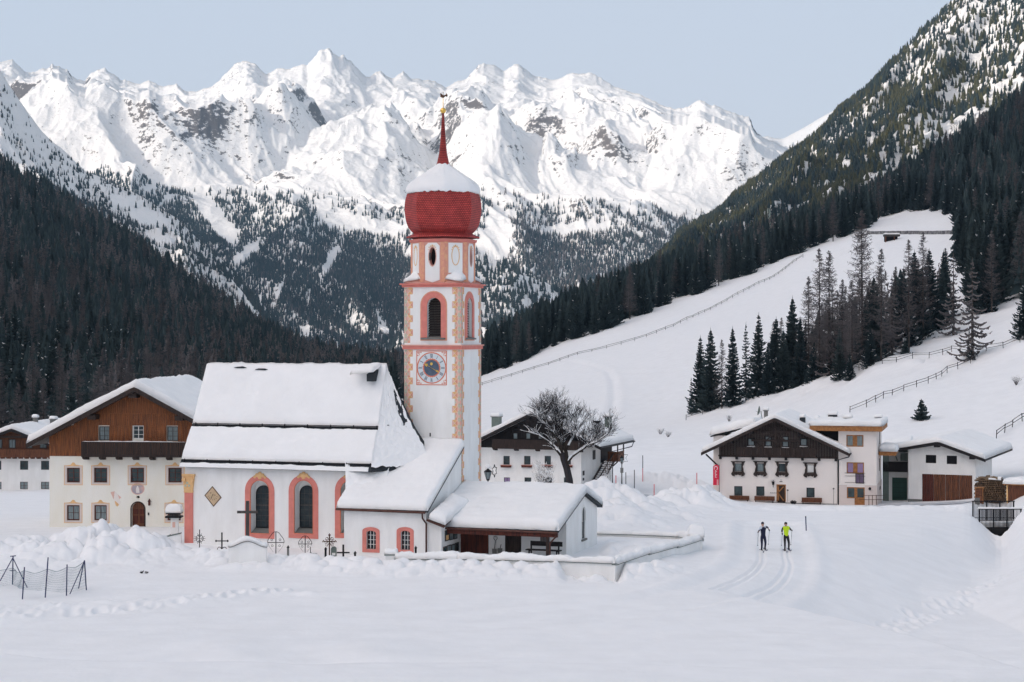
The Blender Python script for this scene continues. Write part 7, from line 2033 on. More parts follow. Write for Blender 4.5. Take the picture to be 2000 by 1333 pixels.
# fences on the slopes
def fence(pts, label, dmin, mt='wood_black', step=3.2, hgt=1.15, rails=2, post=.10, rail_h=.09):
    W = []
    for px, py in pts:
        D = hit(px, py, dmin); W.append((XW(px, D), D))
    C = curve_pts(W, 14) if len(W) > 2 else W
    acc = 0; P = [C[0]]
    for a, b in zip(C[:-1], C[1:]):
        d = math.hypot(b[0] - a[0], b[1] - a[1])
        n = 4
        for i in range(1, n + 1):
            acc += d / n
            if acc >= step: P.append((a[0] + (b[0] - a[0]) * i / n, a[1] + (b[1] - a[1]) * i / n)); acc = 0
    if len(P) > 96: P = [P[int(i * (len(P) - 1) / 95)] for i in range(96)]
    o = (P[0][0], P[0][1], gz(*P[0])); r = empty('slope_fence', o, 0, label, 'fence')
    rr = random.Random(len(P)); T = []
    pm = None
    for x, y in P:
        z = gz(x, y, True); lx, ly, lz = x - o[0], y - o[1], z - o[2]; h = hgt * rr.uniform(.85, 1.1)
        if pm is None:
            ob = MB().tube([(0, 0, -.5), (0, 0, 1.0)], post / 2 + .02, 5).build('fence_post', M[mt], r); pm = ob
        else: ob = pm.copy(); COL.objects.link(ob); ob.parent = r
        ob.location = (lx, ly, lz); ob.scale = (1, 1, h); ob.rotation_euler = (rr.uniform(-.08, .08), rr.uniform(-.08, .08), 0); T.append((lx, ly, lz + h * .9))
    for k in range(rails):
        s = MB()
        for a, b in zip(T[:-1], T[1:]):
            j = rr.uniform(-.08, .08); s.bar((a[0], a[1], a[2] - k * .42 + j), (b[0], b[1], b[2] - k * .42 + rr.uniform(-.08, .08)), .06, rail_h)
        s.build('rail', M[mt], r)
    return r
fence([(925, 759), (1056, 719), (1128, 695), (1182, 682), (1236, 668), (1284, 652), (1326, 635), (1372, 614), (1444, 576), (1516, 540), (1552, 513), (1574, 502)], 'long thin fence line climbing diagonally across the open snow meadow', 300, step=4.5, hgt=1.1, post=.09, rail_h=.10)
fence([(1340, 822), (1390, 808), (1444, 789), (1480, 778), (1516, 767), (1552, 762), (1588, 749), (1678, 729), (1768, 715), (1822, 702), (1862, 704), (1894, 706), (1927, 699), (2010, 685)], 'wooden rail fence running just below the conifer grove', 230, step=3.2, post=.08, rail_h=.07)
fence([(1660, 808), (1691, 798), (1746, 772), (1818, 749), (1854, 729), (1890, 717), (1912, 704)], 'wooden rail fence rising from the roofs to meet the grove fence', 225, step=3.0, post=.08, rail_h=.07)
fence([(1946, 857), (1966, 843), (1986, 830), (2030, 806)], 'short dark rail fence on the slope above the shed at the right edge', 205, step=3.0, post=.08, rail_h=.07)

# upper road with its retaining wall, shelter and pylon
def road_wall():
    W = []
    for px in range(1694, 1885, 10): D = hit(px, 458, 500); W.append((XW(px, D), D, gz(XW(px, D), D)))
    o = W[0]; r = empty('retaining_wall', o, 0, 'long rough stone wall of the upper road with snow along its top', 'wall'); s = MB(); s2 = MB()
    for a, b in zip(W[:-1], W[1:]):
        a_, b_ = [tuple(q[i] - o[i] for i in range(3)) for q in (a, b)]
        s.bar((a_[0], a_[1], a_[2] + .4), (b_[0], b_[1], b_[2] + .4), .5, 1.5)
    s.build('stone_face', mat('rough_wall', (0.30, 0.30, 0.30), .9, scale=.8, col2=(0.04, 0.04, 0.045)), r)
    for k, (a, b) in enumerate(zip(W[:-1], W[1:])):
        a_, b_ = [tuple(q[i] - o[i] for i in range(3)) for q in (a, b)]; s2.bar((a_[0], a_[1] - 6, a_[2] - 2.2 + .9), (b_[0], b_[1] - 6, b_[2] - 2.2 + .9), .1, .25)
    s2.build('guard_rail', M['wood_black'], r)
road_wall()
D = hit(1743, 468, 480) - 4; x = XW(1743, D); zg = gz(x, D); k = D / F
r = empty('hillside_shelter', (x, D, zg), 0, 'dark timber shelter opening in the snow below the upper road', 'shelter')
s = MB().box(-15 * k, 15 * k, 0, 3, 1.6, 2.3); s.build('roof', M['wood_grey'], r); s = MB(); s.box(-14 * k, -12 * k, 0, .4, -1, 1.6); s.box(3 * k, 5 * k, 0, .4, -1, 1.6); s.build('support', M['wood_mid'], r); MB().box(-13 * k, 12 * k, 1.5, 3, -1, 1.6).build('opening', M['dark'], r)
snow_grid('roof_snow', quad_grid((-16 * k, -.3, 2.3), (16 * k, -.3, 2.3), (16 * k, 3.2, 2.3), (-16 * k, 3.2, 2.3), 16, 10), .5, .4, r, 104)
D = 790.0; x = XW(1501.6, D); zg = gz(x, D); r = empty('pylon', (x, D, zg), 0, 'pale green lattice pylon rising above the forest edge', 'pylon'); zt2 = ZW(407, D) - zg
s = MB()
for sx_, sy_ in ((-.5, -.5), (.5, -.5), (.5, .5), (-.5, .5)): s.bar((sx_ * 1.2, sy_ * 1.2, -1), (sx_ * .9, sy_ * .9, zt2), .28)
n = int(zt2 / 2)
for i in range(n): z = i * 2.0; sg = 1 if i % 2 else -1; s.bar((-.55 * sg, -.55, z), (.55 * sg, -.55, z + 2), .16); s.bar((-.55, .55 * sg, z), (-.55, -.55 * sg, z + 2), .16)
s.build('lattice', mat('pale_green_steel', (0.42, 0.50, 0.46), .6), r); MB().box(-1.6, 1.6, -.3, .3, zt2 - .4, zt2).build('crossarm', M['wood_grey'], r)

# cleared, icy lane surfaces
def lane(name, pts, w0, mt, lift=.03):
    C = curve_pts(pts, 12); L = []; Rr = []
    for i, (x, y) in enumerate(C):
        a = C[max(0, i - 1)]; b = C[min(len(C) - 1, i + 1)]; dx, dy = b[0] - a[0], b[1] - a[1]; l = math.hypot(dx, dy) or 1
        w1 = w0 * (1 + .15 * math.sin(i * .7)); 
        L.append([(x - dy / l * w1 * t, y + dx / l * w1 * t) for t in np.linspace(-1, 1, 9)])
    G = np.array(L); X = G[..., 0].ravel(); Y = G[..., 1].ravel(); Zz = ground_z(X, Y, True) + lift - .02 * 0
    V = np.stack([X, Y, Zz], -1); tag(link(name, np_mesh(name, V, grid_quads(G.shape[0], 9), [M[mt]])), kind='structure')
lane('village_road', [(XW(1215, 196), 196), (XW(1260, 194), 194), (XW(1300, 188), 188), (XW(1330, 176), 176)], 2.6, 'asphalt', .10)
lane('forecourt', [(XW(1727, 192), 192), (XW(1755, 190), 190), (XW(1800, 191), 191), (XW(1890, 189), 189)], 3.6, 'asphalt', .06)

# ------------------------------------------------------------------ trees
M['needle'] = mat('spruce_needles', (0.056, 0.078, 0.078), 0.9, scale=.35, col2=(0.028, 0.043, 0.046), spec=.1)
M['needle2'] = mat('dark_spruce_needles', (0.040, 0.058, 0.062), 0.9, scale=.35, col2=(0.021, 0.034, 0.038), spec=.1)
M['needle3'] = mat('olive_pine_needles', (0.105, 0.105, 0.058), 0.9, scale=.2, col2=(0.05, 0.056, 0.034), spec=.1)
M['larch'] = mat('bare_larch_twigs', (0.165, 0.148, 0.146), 0.9, scale=.3, col2=(0.095, 0.088, 0.092), spec=.1)
M['bark'] = mat('grey_bark', (0.075, 0.062, 0.055), 0.9, scale=2, col2=(0.03, 0.026, 0.024))
M['clump'] = M['snow_roof']

def spruce_near(seed, H=16.0, Rr=2.3, nw=34, dens=9, snow=.05, gap=0.0):
    rr = random.Random(seed); V = []; T = []; MI = []
    def tri(a, b, c, m): n = len(V); V.extend((a, b, c)); T.append((n, n + 1, n + 2)); MI.append(m)
    for w_ in range(nw):
        f = (w_ + .3) / nw; z = .06 * H + f * .93 * H
        L0 = Rr * (1 - f) ** .82 * rr.uniform(.8, 1.12) + .12
        n = max(4, int(dens * (1 - f * .45) + rr.uniform(-1, 1)))
        for k in range(n):
            if rr.random() < gap: continue
            a = 2 * math.pi * (k + rr.uniform(-.35, .35)) / n; L = L0 * rr.uniform(.55, 1.12); zz = z + rr.uniform(-.2, .2)
            ca, sa = math.cos(a), math.sin(a); px, py = -sa, ca; seg = 5 if L > .8 else 3
            pts = []
            for i in range(seg + 1):
                t = i / seg; dz = -.30 * L * t + .22 * L * t * t * t - .12 * L * math.sin(t * 3); pts.append((L * t * ca, L * t * sa, zz + dz))
            sn = rr.random() < snow
            for i in range(seg):
                p, q = pts[i], pts[i + 1]; t = (i + .5) / seg
                wd = (.10 + .30 * L * .34 * (1 - abs(t - .4) * .9)) * rr.uniform(.8, 1.2)
                m = 1 if (sn and i > 2) else 0
                for sg in (-1, 1):
                    tip = (q[0] + px * wd * sg + ca * .05, q[1] + py * wd * sg + sa * .05, q[2] - .10 * wd - rr.uniform(.02, .18))
                    tri(p, q, tip, m)
                    tri(p, tip, (p[0] + px * wd * .55 * sg, p[1] + py * wd * .55 * sg, p[2] - .22 - rr.uniform(0, .15)), m if rr.random() < .5 else 0)
                tri(p, q, ((p[0] + q[0]) / 2, (p[1] + q[1]) / 2, min(p[2], q[2]) - rr.uniform(.15, .38)), 0)
    tri((-.08, 0, H * .96), (.08, 0, H * .96), (0, 0, H * 1.03), 0); tri((0, -.08, H * .96), (0, .08, H * .96), (0, 0, H * 1.03), 0)
    return np.array(V), np.array(T), np.array(MI)
def larch_near(seed, H=24.0, Rr=3.2, nb=230):
    rr = random.Random(seed); V = []; T = []
    def rib(a, b, w0, w1):
        a = Vector(a); b = Vector(b); d = b - a; s = d.cross(Vector((0, 0, 1)))
        s = s.normalized() if s.length > 1e-6 else Vector((1, 0, 0)); u = s.cross(d).normalized()
        for x in (s, u):
            n = len(V); V.extend([tuple(a - x * w0 / 2), tuple(a + x * w0 / 2), tuple(b + x * w1 / 2)]); T.append((n, n + 1, n + 2))
    for i in range(nb):
        f = rr.random() ** .85; z = .16 * H + f * .83 * H; L = Rr * (1 - f) ** .7 * rr.uniform(.5, 1.15) + .15
        a = rr.uniform(0, 6.283); ca, sa = math.cos(a), math.sin(a); k = rr.uniform(-.25, .2)
        p = (0, 0, z); m = (L * .55 * ca, L * .55 * sa, z + k * L * .4 - .05 * L); q = (L * ca, L * sa, z + k * L + .18 * L)
        rib(p, m, .10, .06); rib(m, q, .07, .02)
        for j in range(11):
            t = rr.uniform(.2, 1); c = (Vector(p).lerp(Vector(m), t / .55) if t < .55 else Vector(m).lerp(Vector(q), (t - .55) / .45))
            e = c + Vector((rr.uniform(-.5, .5), rr.uniform(-.5, .5), rr.uniform(-.75, .12))) * (.5 + .35 * L * .5)
            rib(c, e, .055, .015)
    return np.array(V), np.array(T), np.zeros(len(T), int)
def trunk_mesh(H, r0, name='trunk'):
    s = MB().tube([(0, 0, -1.0), (0, 0, 0), (.02 * H * .1, 0, H * .5), (0, 0, H * .985)], [r0 * 1.2, r0, r0 * .55, .02], 7)
    me = bpy.data.meshes.new(name); me.from_pydata(s.V, [], s.Q); me.materials.append(M['bark']); me.update(); return me
KIND = {}
def make_kind(key, gen, H, r0, mats):
    V, T, MI = gen; me = np_mesh('crown', V, T, mats, smooth=False, matidx=MI)
    KIND[key] = (me, trunk_mesh(H, r0), H)
for i in range(3): make_kind('spruce%d' % i, spruce_near(i + 1, 16, (3.0, 2.6, 3.3)[i], nw=40, dens=11, snow=.015), 16, .20, [M['needle' if i != 1 else 'needle2'], M['clump']])
make_kind('frost', spruce_near(25, 16, 3.0, nw=38, dens=11, snow=.16), 16, .22, [M['needle'], M['clump']])
make_kind('airy', spruce_near(9, 16, 1.9, nw=26, dens=8, snow=.03, gap=.25), 16, .18, [M['needle'], M['clump']])
make_kind('bushy', spruce_near(12, 16, 4.0, nw=40, dens=13, snow=.07), 16, .24, [M['needle2'], M['clump']])
make_kind('ragged', spruce_near(15, 16, 3.6, nw=22, dens=7, snow=.05, gap=.42), 16, .26, [M['larch'], M['clump']])
make_kind('small', spruce_near(18, 4, 1.5, nw=14, dens=9, snow=.0), 4, .08, [M['needle'], M['clump']])
for i in range(2): make_kind('larch%d' % i, larch_near(30 + i, 24, (4.1, 3.4)[i], (340, 280)[i]), 24, .24, [M['larch']])
def plant(key, x, y, z, h, rz, label, cat, group, name='spruce_tree', wid=1.0):
    me, tr, H = KIND[key]; k = h / H
    r = empty(name, (x, y, z - .1), rz, label, cat, group, None); r.scale = (k * wid, k * wid, k)
    a = link('crown', me, r); b = link('trunk', tr, r); return r

# named trees of the grove on the right: (pixel of the foot, row of the foot, row of the tip, kind, label)
GR = [
 (1368, 808, 657, 'spruce0', 'full dark spruce at the far left end of the conifer grove'), (1388, 805, 643, 'spruce2', 'second spruce from the left end of the grove, slightly taller than its neighbour'),
 (1350, 812, 738, 'airy', 'short thin spruce leaning out at the left foot of the grove'), (1410, 801, 662, 'larch1', 'thin bare larch between the second and third spruces of the grove'),
 (1431, 794, 639, 'spruce1', 'narrow dark spruce, third tall one from the left end of the grove'), (1457, 786, 632, 'airy', 'see-through grey green spruce in the left half of the grove'),
 (1482, 779, 612, 'spruce0', 'slim pointed spruce standing free just left of the dense part of the grove'), (1516, 771, 621, 'bushy', 'broad dark spruce where the grove grows dense'), (1500, 778, 668, 'spruce1', 'low dark spruce between the slim pointed and the broad one'),
 (1548, 760, 582, 'spruce2', 'tall spruce at the left edge of the bare larches'), (1579, 752, 538, 'larch0', 'first tall bare larch from the left in the grove'), (1600, 751, 484, 'larch1', 'second tall bare larch, straight and thin, left middle of the grove'),
 (1619, 747, 488, 'larch0', 'third tall bare larch, close beside its thin neighbour'), (1626, 742, 560, 'ragged', 'wide brown ragged conifer at the foot of the tall larches'), (1645, 741, 545, 'larch1', 'shorter bare larch before the great larch'),
 (1664, 738, 546, 'larch0', 'dense twiggy larch just left of the great larch'), (1683, 722, 409, 'larch0', 'the great bare larch, tallest tree of the grove, reaching the upper road'), (1707, 712, 541, 'spruce2', 'dark spruce right of the great larch'),
 (1721, 711, 484, 'larch1', 'bare larch with a bent foot right of the great larch'), (1700, 722, 640, 'bushy', 'low bushy dark spruce under the great larch'), (1742, 700, 540, 'ragged', 'brown ragged conifer in the middle right of the grove'), (1765, 680, 524, 'bushy', 'broad blackish spruce in the right half of the grove'),
 (1786, 668, 492, 'bushy', 'large blackish spruce with snow clods, right half of the grove'), (1815, 650, 488, 'bushy', 'biggest blackish spruce at the right end of the grove'), (1775, 690, 467, 'larch1', 'thin bare larch sticking out above the blackish spruces'), (1803, 665, 452, 'larch1', 'thin bare larch over the biggest blackish spruce'),
 (1840, 640, 520, 'spruce0', 'dark spruce filling the gap right of the biggest blackish spruce'), (1862, 655, 495, 'ragged', 'brown ragged conifer before the dark forest on the right'), (1899, 706, 506, 'ragged', 'lone scraggly conifer standing on the rail fence'), (1893, 708, 640, 'airy', 'small green spruce at the foot of the lone scraggly conifer'),
 (1768, 694, 664, 'small', 'very small bluish spruce alone on the snow under the grove'), (2004, 665, 536, 'bushy', 'dark green conifer cut by the right edge above the fences'),
 (1660, 745, 690, 'bushy', 'low dark spruce thicket tree at the foot of the larches'), (1590, 757, 668, 'bushy', 'low dark spruce below the first tall larches'), (1563, 760, 620, 'spruce1', 'dark narrow spruce beside the first tall larch'), (1530, 769, 645, 'spruce2', 'rounded dark spruce behind the broad one'), (1640, 745, 640, 'spruce0', 'dark spruce half hidden among the larches'),
]
occ = []
for px, yb, yt, key, lb in GR:
    D = hit(px, yb, 225); x = XW(px, D); z = gz(x, D); h = (yb - yt) * D / F
    bare = key.startswith('larch'); occ.append((x, D))
    plant(key, x, D, z, h, random.Random(px).uniform(0, 6), lb, 'larch' if bare else 'conifer', 'trees of the conifer grove on the meadow', 'larch_tree' if bare else 'spruce_tree')
# small fir beyond the barn roof
D = 262.0; x = XW(1800, D); z = gz(x, D); plant('small', x, D, z, (ZW(798, D) - z) * 1.9, 1.0, 'little dark fir rising behind the barn roof', 'conifer', None, 'spruce_tree', 1.25)

# scattered forest
rs = np.random.RandomState(7)
def proj(X, Y, Z): return 1000 + X / Y * F, HZ - (Z - CZ) * F / Y
EDGE = [(900, 745), (925, 742), (1010, 713), (1100, 672), (1200, 640), (1300, 597), (1400, 560), (1480, 530), (1560, 495), (1640, 468), (1690, 449), (1715, 428), (1760, 415), (1800, 414), (1868, 430), (1876, 470), (1884, 600), (1900, 628), (1950, 610), (2000, 585), (2300, 430), (2700, 200)]
ex, ey = zip(*EDGE)
def scatter(x0, x1, D0, D1, sp):
    """jittered points over a wedge px x0..x1, distance D0..D1, one per sp*sp metres"""
    W = max(abs(XW(x0, D1)), abs(XW(x1, D1)))
    xs = np.arange(XW(x0, D1 if x0 < 1000 else D0), XW(x1, D1 if x1 > 1000 else D0), sp); ys = np.arange(D0, D1, sp)
    X, Y = np.meshgrid(xs, ys); X = X + rs.uniform(-.48, .48, X.shape) * sp; Y = Y + rs.uniform(-.48, .48, Y.shape) * sp
    X = X.ravel(); Y = Y.ravel(); p = 1000 + X / Y * F; k = (p > x0) & (p < x1) & (Y > D0); return X[k], Y[k]
# left and right near woods
Xl, Yl = scatter(-120, 800, 262, 1330, 5.4); Zl = ground_z(Xl, Yl, False); pl_x, pl_y = proj(Xl, Yl, Zl)
low = np.interp(pl_x, [-120, 0, 100, 300, 420, 600, 800], [290, 285, 275, 275, 300, 360, 430])
k = (Yl > low) & (rs.uniform(0, 1, len(Xl)) < np.where(Yl > 900, .75, .92)); Xl, Yl, Zl = Xl[k], Yl[k], Zl[k]
Xr, Yr = scatter(905, 2160, 300, 1160, 5.6); Zr = ground_z(Xr, Yr, False); pr_x, pr_y = proj(Xr, Yr, Zr)
edge = np.interp(pr_x, ex, ey) + fbm(pr_x / 25., pr_x * 0, 3, 4) * 5
k = (pr_y < edge) & ~((pr_x < 1700) & (Yr < 440)) & (rs.uniform(0, 1, len(Xr)) < .9)
Xr, Yr, Zr = Xr[k], Yr[k], Zr[k]
# undergrowth of the grove
Xg, Yg = scatter(1500, 1850, 255, 380, 3.6); Zg = ground_z(Xg, Yg, False); gx_, gy_ = proj(Xg, Yg, Zg)
g_lo = np.interp(gx_, [1500, 1560, 1640, 1700, 1760, 1800, 1850], [768, 756, 742, 712, 682, 660, 640]); g_hi = np.interp(gx_, [1500, 1560, 1700, 1850], [735, 715, 640, 560])
k = (gy_ < g_lo) & (gy_ > g_hi); Xg, Yg, Zg = Xg[k], Yg[k], Zg[k]
TX = np.concatenate([Xl, Xr, Xg]); TY = np.concatenate([Yl, Yr, Yg]); TZn = np.concatenate([Zl, Zr, Zg]); ZONE = np.array([0] * len(Xl) + [1] * len(Xr) + [2] * len(Xg))
n = len(TX)
lar = fbm(TX / 45., TY / 45., 3, 8) + rs.uniform(-.35, .35, n)
larch = (lar > np.where(ZONE == 0, .10, .24)) | ((ZONE == 2) & (rs.uniform(0, 1, n) < .45))
Hh = rs.uniform(12, 19, n) * np.where(larch, 1.08, 1.0) * np.where(rs.uniform(0, 1, n) < .12, .6, 1.0) * np.where(ZONE == 2, .8, 1.0)
Hh = Hh * np.interp(TY, [300, 1200], [1.0, 1.05])
TPX, TPY = proj(TX, TY, TZn)
# visibility estimate: a tree shows if its tip clears the trees in front of it
key_ = np.full(n, -1)
tip = HZ - (TZn + Hh - CZ) * F / TY
order = np.argsort(TY); col = np.full(700, 1e4); share = np.zeros(n)
for i in order:
    c = int((TPX[i] + 150) / 4)
    if c < 0 or c >= 699: continue
    hw_ = max(0, int(1.6 * F / TY[i] / 4)); a, b = max(0, c - hw_), min(699, c + hw_)
    vis = np.clip(np.minimum(col[a:b + 1], TPY[i]) - tip[i], 0, 200).mean()
    share[i] = vis * (hw_ + 1) * (1 if -10 < TPX[i] < 2010 else .2)
    col[a:b + 1] = np.minimum(col[a:b + 1], tip[i] + 6)
indiv = np.zeros(n, bool)
for kind_mask, cnt in ((~larch, 258), (larch, 230)):
    idx = np.where(kind_mask)[0]; idx = idx[np.argsort(-share[idx])][:cnt]; indiv[idx] = True
def place_of(i):
    p, d = TPX[i], TY[i]
    if ZONE[i] == 0:
        if tip[i] < np.interp(p, [0, 61, 183, 330, 457, 578, 760], [330, 355, 440, 535, 630, 700, 735]) and d > 700: return 'on the skyline of the left hillside wood'
        if d > 520: return 'high up in the left hillside wood'
        return 'at the foot of the left wood, ' + ('behind the leftmost white house' if p < 110 else 'behind the farmhouse roof' if p < 395 else 'behind the church roof')
    if ZONE[i] == 1:
        if p > 1870: return 'in the dark forest beyond the lone scraggly conifer'
        if p > 1690: return 'above the retaining wall of the upper road'
        return 'in the forest above the meadow, ' + ('just right of the tower' if p < 1080 else 'beyond the bare tree' if p < 1250 else 'over the middle of the long fence' if p < 1450 else 'at the end of the long fence')
    return 'crowded low inside the conifer grove'
rr = random.Random(3)
for i in np.where(indiv)[0]:
    lt = int(larch[i]); pl = place_of(i); lb = ('bare brown larch ' if lt else 'dark spruce ') + pl; gp = ('bare larches ' if lt else 'dark spruces ') + pl
    key = ('larch%d' % rr.randint(0, 1)) if lt else rr.choice(['spruce0', 'spruce1', 'spruce2', 'bushy' if ZONE[i] == 2 else 'spruce0'] if ZONE[i] or TY[i] > 560 else ['frost', 'frost', 'spruce2'])
    plant(key, float(TX[i]), float(TY[i]), float(TZn[i]) - .3, float(Hh[i]), rr.uniform(0, 6.28), lb, 'larch' if lt else 'conifer', gp, 'larch_tree' if lt else 'spruce_tree', rr.uniform(.9, 1.2))

def tpl_spruce(seed, layers=8, spikes=7, Rr=.17, snow=.0):
    rr = random.Random(seed); V = []; T = []; MI = []
    for l in range(layers):
        f = l / layers; z0 = .05 + .93 * f; zt = min(1.0, z0 + 1.9 / layers); r = Rr * (1 - f) ** .85 + .012
        c = len(V); V.append((rr.uniform(-.01, .01), rr.uniform(-.01, .01), zt)); k0 = len(V); m = spikes * 2
        for s in range(m):
            a = 2 * math.pi * s / m + rr.uniform(-.15, .15) + l; q = r * (rr.uniform(.85, 1.25) if s % 2 == 0 else rr.uniform(.45, .62)); V.append((q * math.cos(a), q * math.sin(a), z0 + (rr.uniform(-.03, .01) if s % 2 == 0 else .015)))
        for s in range(m):
            T.append((c, k0 + s, k0 + (s + 1) % m)); MI.append(3 if rr.random() < snow else 0)
    return np.array(V), np.array(T), np.array(MI)
def tpl_larch(seed, nb=58, Rr=.12):
    rr = random.Random(seed); V = []; T = []
    for a in (0, 1.57):
        n = len(V); w_ = .012; V += [(w_ * math.cos(a), w_ * math.sin(a), 0), (-w_ * math.cos(a), -w_ * math.sin(a), 0), (0, 0, 1)]; T.append((n, n + 1, n + 2))
    for i in range(nb):
        f = rr.random() ** .8; z = .15 + .83 * f; L = Rr * (1 - f) ** .7 * rr.uniform(.6, 1.2) + .01; a = rr.uniform(0, 6.28); n = len(V)
        w_ = .013; V += [(0, 0, z), (L * math.cos(a), L * math.sin(a), z + rr.uniform(-.02, .03)), (L * .7 * math.cos(a + .2), L * .7 * math.sin(a + .2), z - w_ - rr.uniform(0, .03))]; T.append((n, n + 1, n + 2))
    return np.array(V), np.array(T), np.ones(len(T), int)
def tpl_far(seed, lay=3, m=5, Rr=.17):
    rr = random.Random(seed); V = []; T = []; MI = []
    for l in range(lay):
        f = l / lay; z0 = .0 + f * .9; zt = min(1, z0 + 1.7 / lay); r = Rr * (1 - f) ** .8 + .02; c = len(V); V.append((0, 0, zt)); k0 = len(V)
        for s in range(m): a = 2 * math.pi * s / m + l; q = r * rr.uniform(.7, 1.2); V.append((q * math.cos(a), q * math.sin(a), z0))
        for s in range(m): T.append((c, k0 + s, k0 + (s + 1) % m)); MI.append(0)
    return np.array(V), np.array(T), np.array(MI)
def merge(name, X, Y, Z, H, tpls, sel, mats, label, cat, mod=None, seed=1):
    """one mesh of many trees; sel = template index per tree; mod = per-tree material shift"""
    rs_ = np.random.RandomState(seed); VV = []; TT = []; MM = []; off = 0
    for t, (V, T, MI) in enumerate(tpls):
        k = np.where(sel == t)[0]
        if not len(k): continue
        a = rs_.uniform(0, 6.28, len(k)); c, s = np.cos(a), np.sin(a); h = H[k]; wd = h * rs_.uniform(.85, 1.25, len(k))
        x = (V[None, :, 0] * c[:, None] - V[None, :, 1] * s[:, None]) * wd[:, None] + X[k][:, None]
        y = (V[None, :, 0] * s[:, None] + V[None, :, 1] * c[:, None]) * wd[:, None] + Y[k][:, None]
        z = V[None, :, 2] * h[:, None] + Z[k][:, None]
        VV.append(np.stack([x, y, z], -1).reshape(-1, 3)); TT.append((T[None] + (np.arange(len(k)) * len(V))[:, None, None] + off).reshape(-1, 3))
        mi = np.broadcast_to(MI[None], (len(k), len(MI))).copy()
        if mod is not None: mi = np.where(mi == 0, mod[k][:, None], mi)
        MM.append(mi.ravel()); off += len(k) * len(V)
    o = link(name, np_mesh(name, np.vstack(VV), np.vstack(TT), mats, smooth=False, matidx=np.concatenate(MM)))
    tag(o, label, cat, kind='stuff'); print(name, len(X), 'trees', sum(len(t) for t in TT), 'tris'); return o
FM = [M['needle'], M['larch'], M['needle2'], M['clump'], M['needle3']]
tp = [tpl_spruce(1), tpl_spruce(2, 9, 6, .15), tpl_spruce(3, 7, 7, .17), tpl_larch(4), tpl_larch(5, 50, .10)]
for zone, nm, lb in ((0, 'forest', 'dense dark wood covering the left hillside'), (1, 'forest', 'dense dark forest above the meadow and on the right hillside'), (2, 'forest', 'undergrowth conifers inside the grove')):
    k = (~indiv) & (ZONE == zone)
    if k.sum() < 3: continue
    sel = np.where(larch[k], rs.randint(3, 5, k.sum()), rs.randint(0, 3, k.sum())); mod = np.where(rs.uniform(0, 1, k.sum()) < .45, 2, 0)
    merge(nm, TX[k], TY[k], TZn[k] - .3, Hh[k], tp, sel, FM, lb, 'forest', mod, zone + 5)

# woods of the farther slopes
def on_patch(P, N, fn, seed):
    """random trees on a mountain patch; fn(px,py,D,u,v) gives the density 0..1"""
    px, v, X, D, Z = P; rs_ = np.random.RandomState(seed); nr, nc = X.shape
    dX = np.abs(X[:, 1:] - X[:, :-1])[:-1]; dD = np.abs(D[1:] - D[:-1])[:, :-1]; A_ = dX * dD; pr = (A_ / A_.sum()).ravel()
    idx = rs_.choice(len(pr), N, p=pr); r = idx // (nc - 1); c = idx % (nc - 1); fr = rs_.uniform(0, 1, N); fc = rs_.uniform(0, 1, N)
    def bl(G): return (G[r, c] * (1 - fc) + G[r, c + 1] * fc) * (1 - fr) + (G[r + 1, c] * (1 - fc) + G[r + 1, c + 1] * fc) * fr
    x, d, z = bl(X), bl(D), bl(Z); q, p = proj(x, d, z); k = (rs_.uniform(0, 1, N) < fn(q, p, d)) & (q > -60) & (q < 2060); return x[k], d[k], z[k], q[k], p[k]
def blobs(q, p, L, sharp=2.2):
    w_ = np.zeros_like(q)
    for cx, cy, rx, ry, a in L:
        c, s = math.cos(a), math.sin(a); dx, dy = q - cx, p - cy; w_ = np.maximum(w_, 1.25 * np.exp(-(np.abs((dx * c + dy * s) / rx) ** sharp + np.abs((-dx * s + dy * c) / ry) ** sharp)))
    return w_
# right mountain: forest with rocky snow openings and gullies (angle in radians, image space)
OPEN = [(1935, 60, 120, 95, 0), (1850, 60, 60, 60, 0), (1790, 75, 40, 26, -.9), (1895, 190, 75, 55, -.7), (1860, 235, 60, 26, -.7), (1980, 130, 60, 60, 0), (1805, 262, 40, 10, -.9), (1765, 120, 24, 16, -.9), (1800, 150, 30, 40, .4), (1712, 268, 24, 8, -1.0), (1690, 300, 28, 9, -1.0),
        (1645, 335, 28, 13, -.8), (1610, 368, 34, 13, -.6), (1575, 398, 34, 11, -.6), (1535, 425, 30, 10, -.5), (1625, 250, 10, 6, 0), (1745, 335, 30, 8, -1.1), (1655, 275, 9, 6, -.8), (1560, 440, 20, 7, -.6), (1690, 215, 12, 8, -.9), (1725, 175, 14, 8, -.9)]
def d_right(q, p, d):
    o = blobs(q, p, OPEN); n_ = fbm(q / 22., p / 16., 4, 61) * .9 + fbm(q / 7., p / 6., 2, 62) * .4
    return np.clip(.97 - .9 * sstep(.35, .8, o + n_ * .36), .20 + .12 * sstep(-.1, .3, n_), .97)
x, d, z, q, p = on_patch(RIGHTP, 80000, d_right, 5); k = d > 1260; x, d, z = x[k], d[k], z[k]; n = len(x)
r_ = np.random.RandomState(2); mod = np.where(fbm(x / 60., d / 60., 3, 4) + r_.uniform(-.4, .4, n) > .02, 4, np.where(r_.uniform(0, 1, n) < .5, 0, 2)); lr = r_.uniform(0, 1, n) < .16
far_t = [tpl_spruce(21, 4, 4, .20, .0), tpl_spruce(22, 4, 5, .18, .0), tpl_larch(23, 20, .13)]
merge('forest', x, d, z - .5, r_.uniform(6.5, 12, n) * np.interp(d, [1250, 2300], [1.1, .9]), far_t, np.where(lr, 2, r_.randint(0, 2, n)), FM, 'mountain forest with snow gullies on the steep right slope', 'forest', mod, 9)
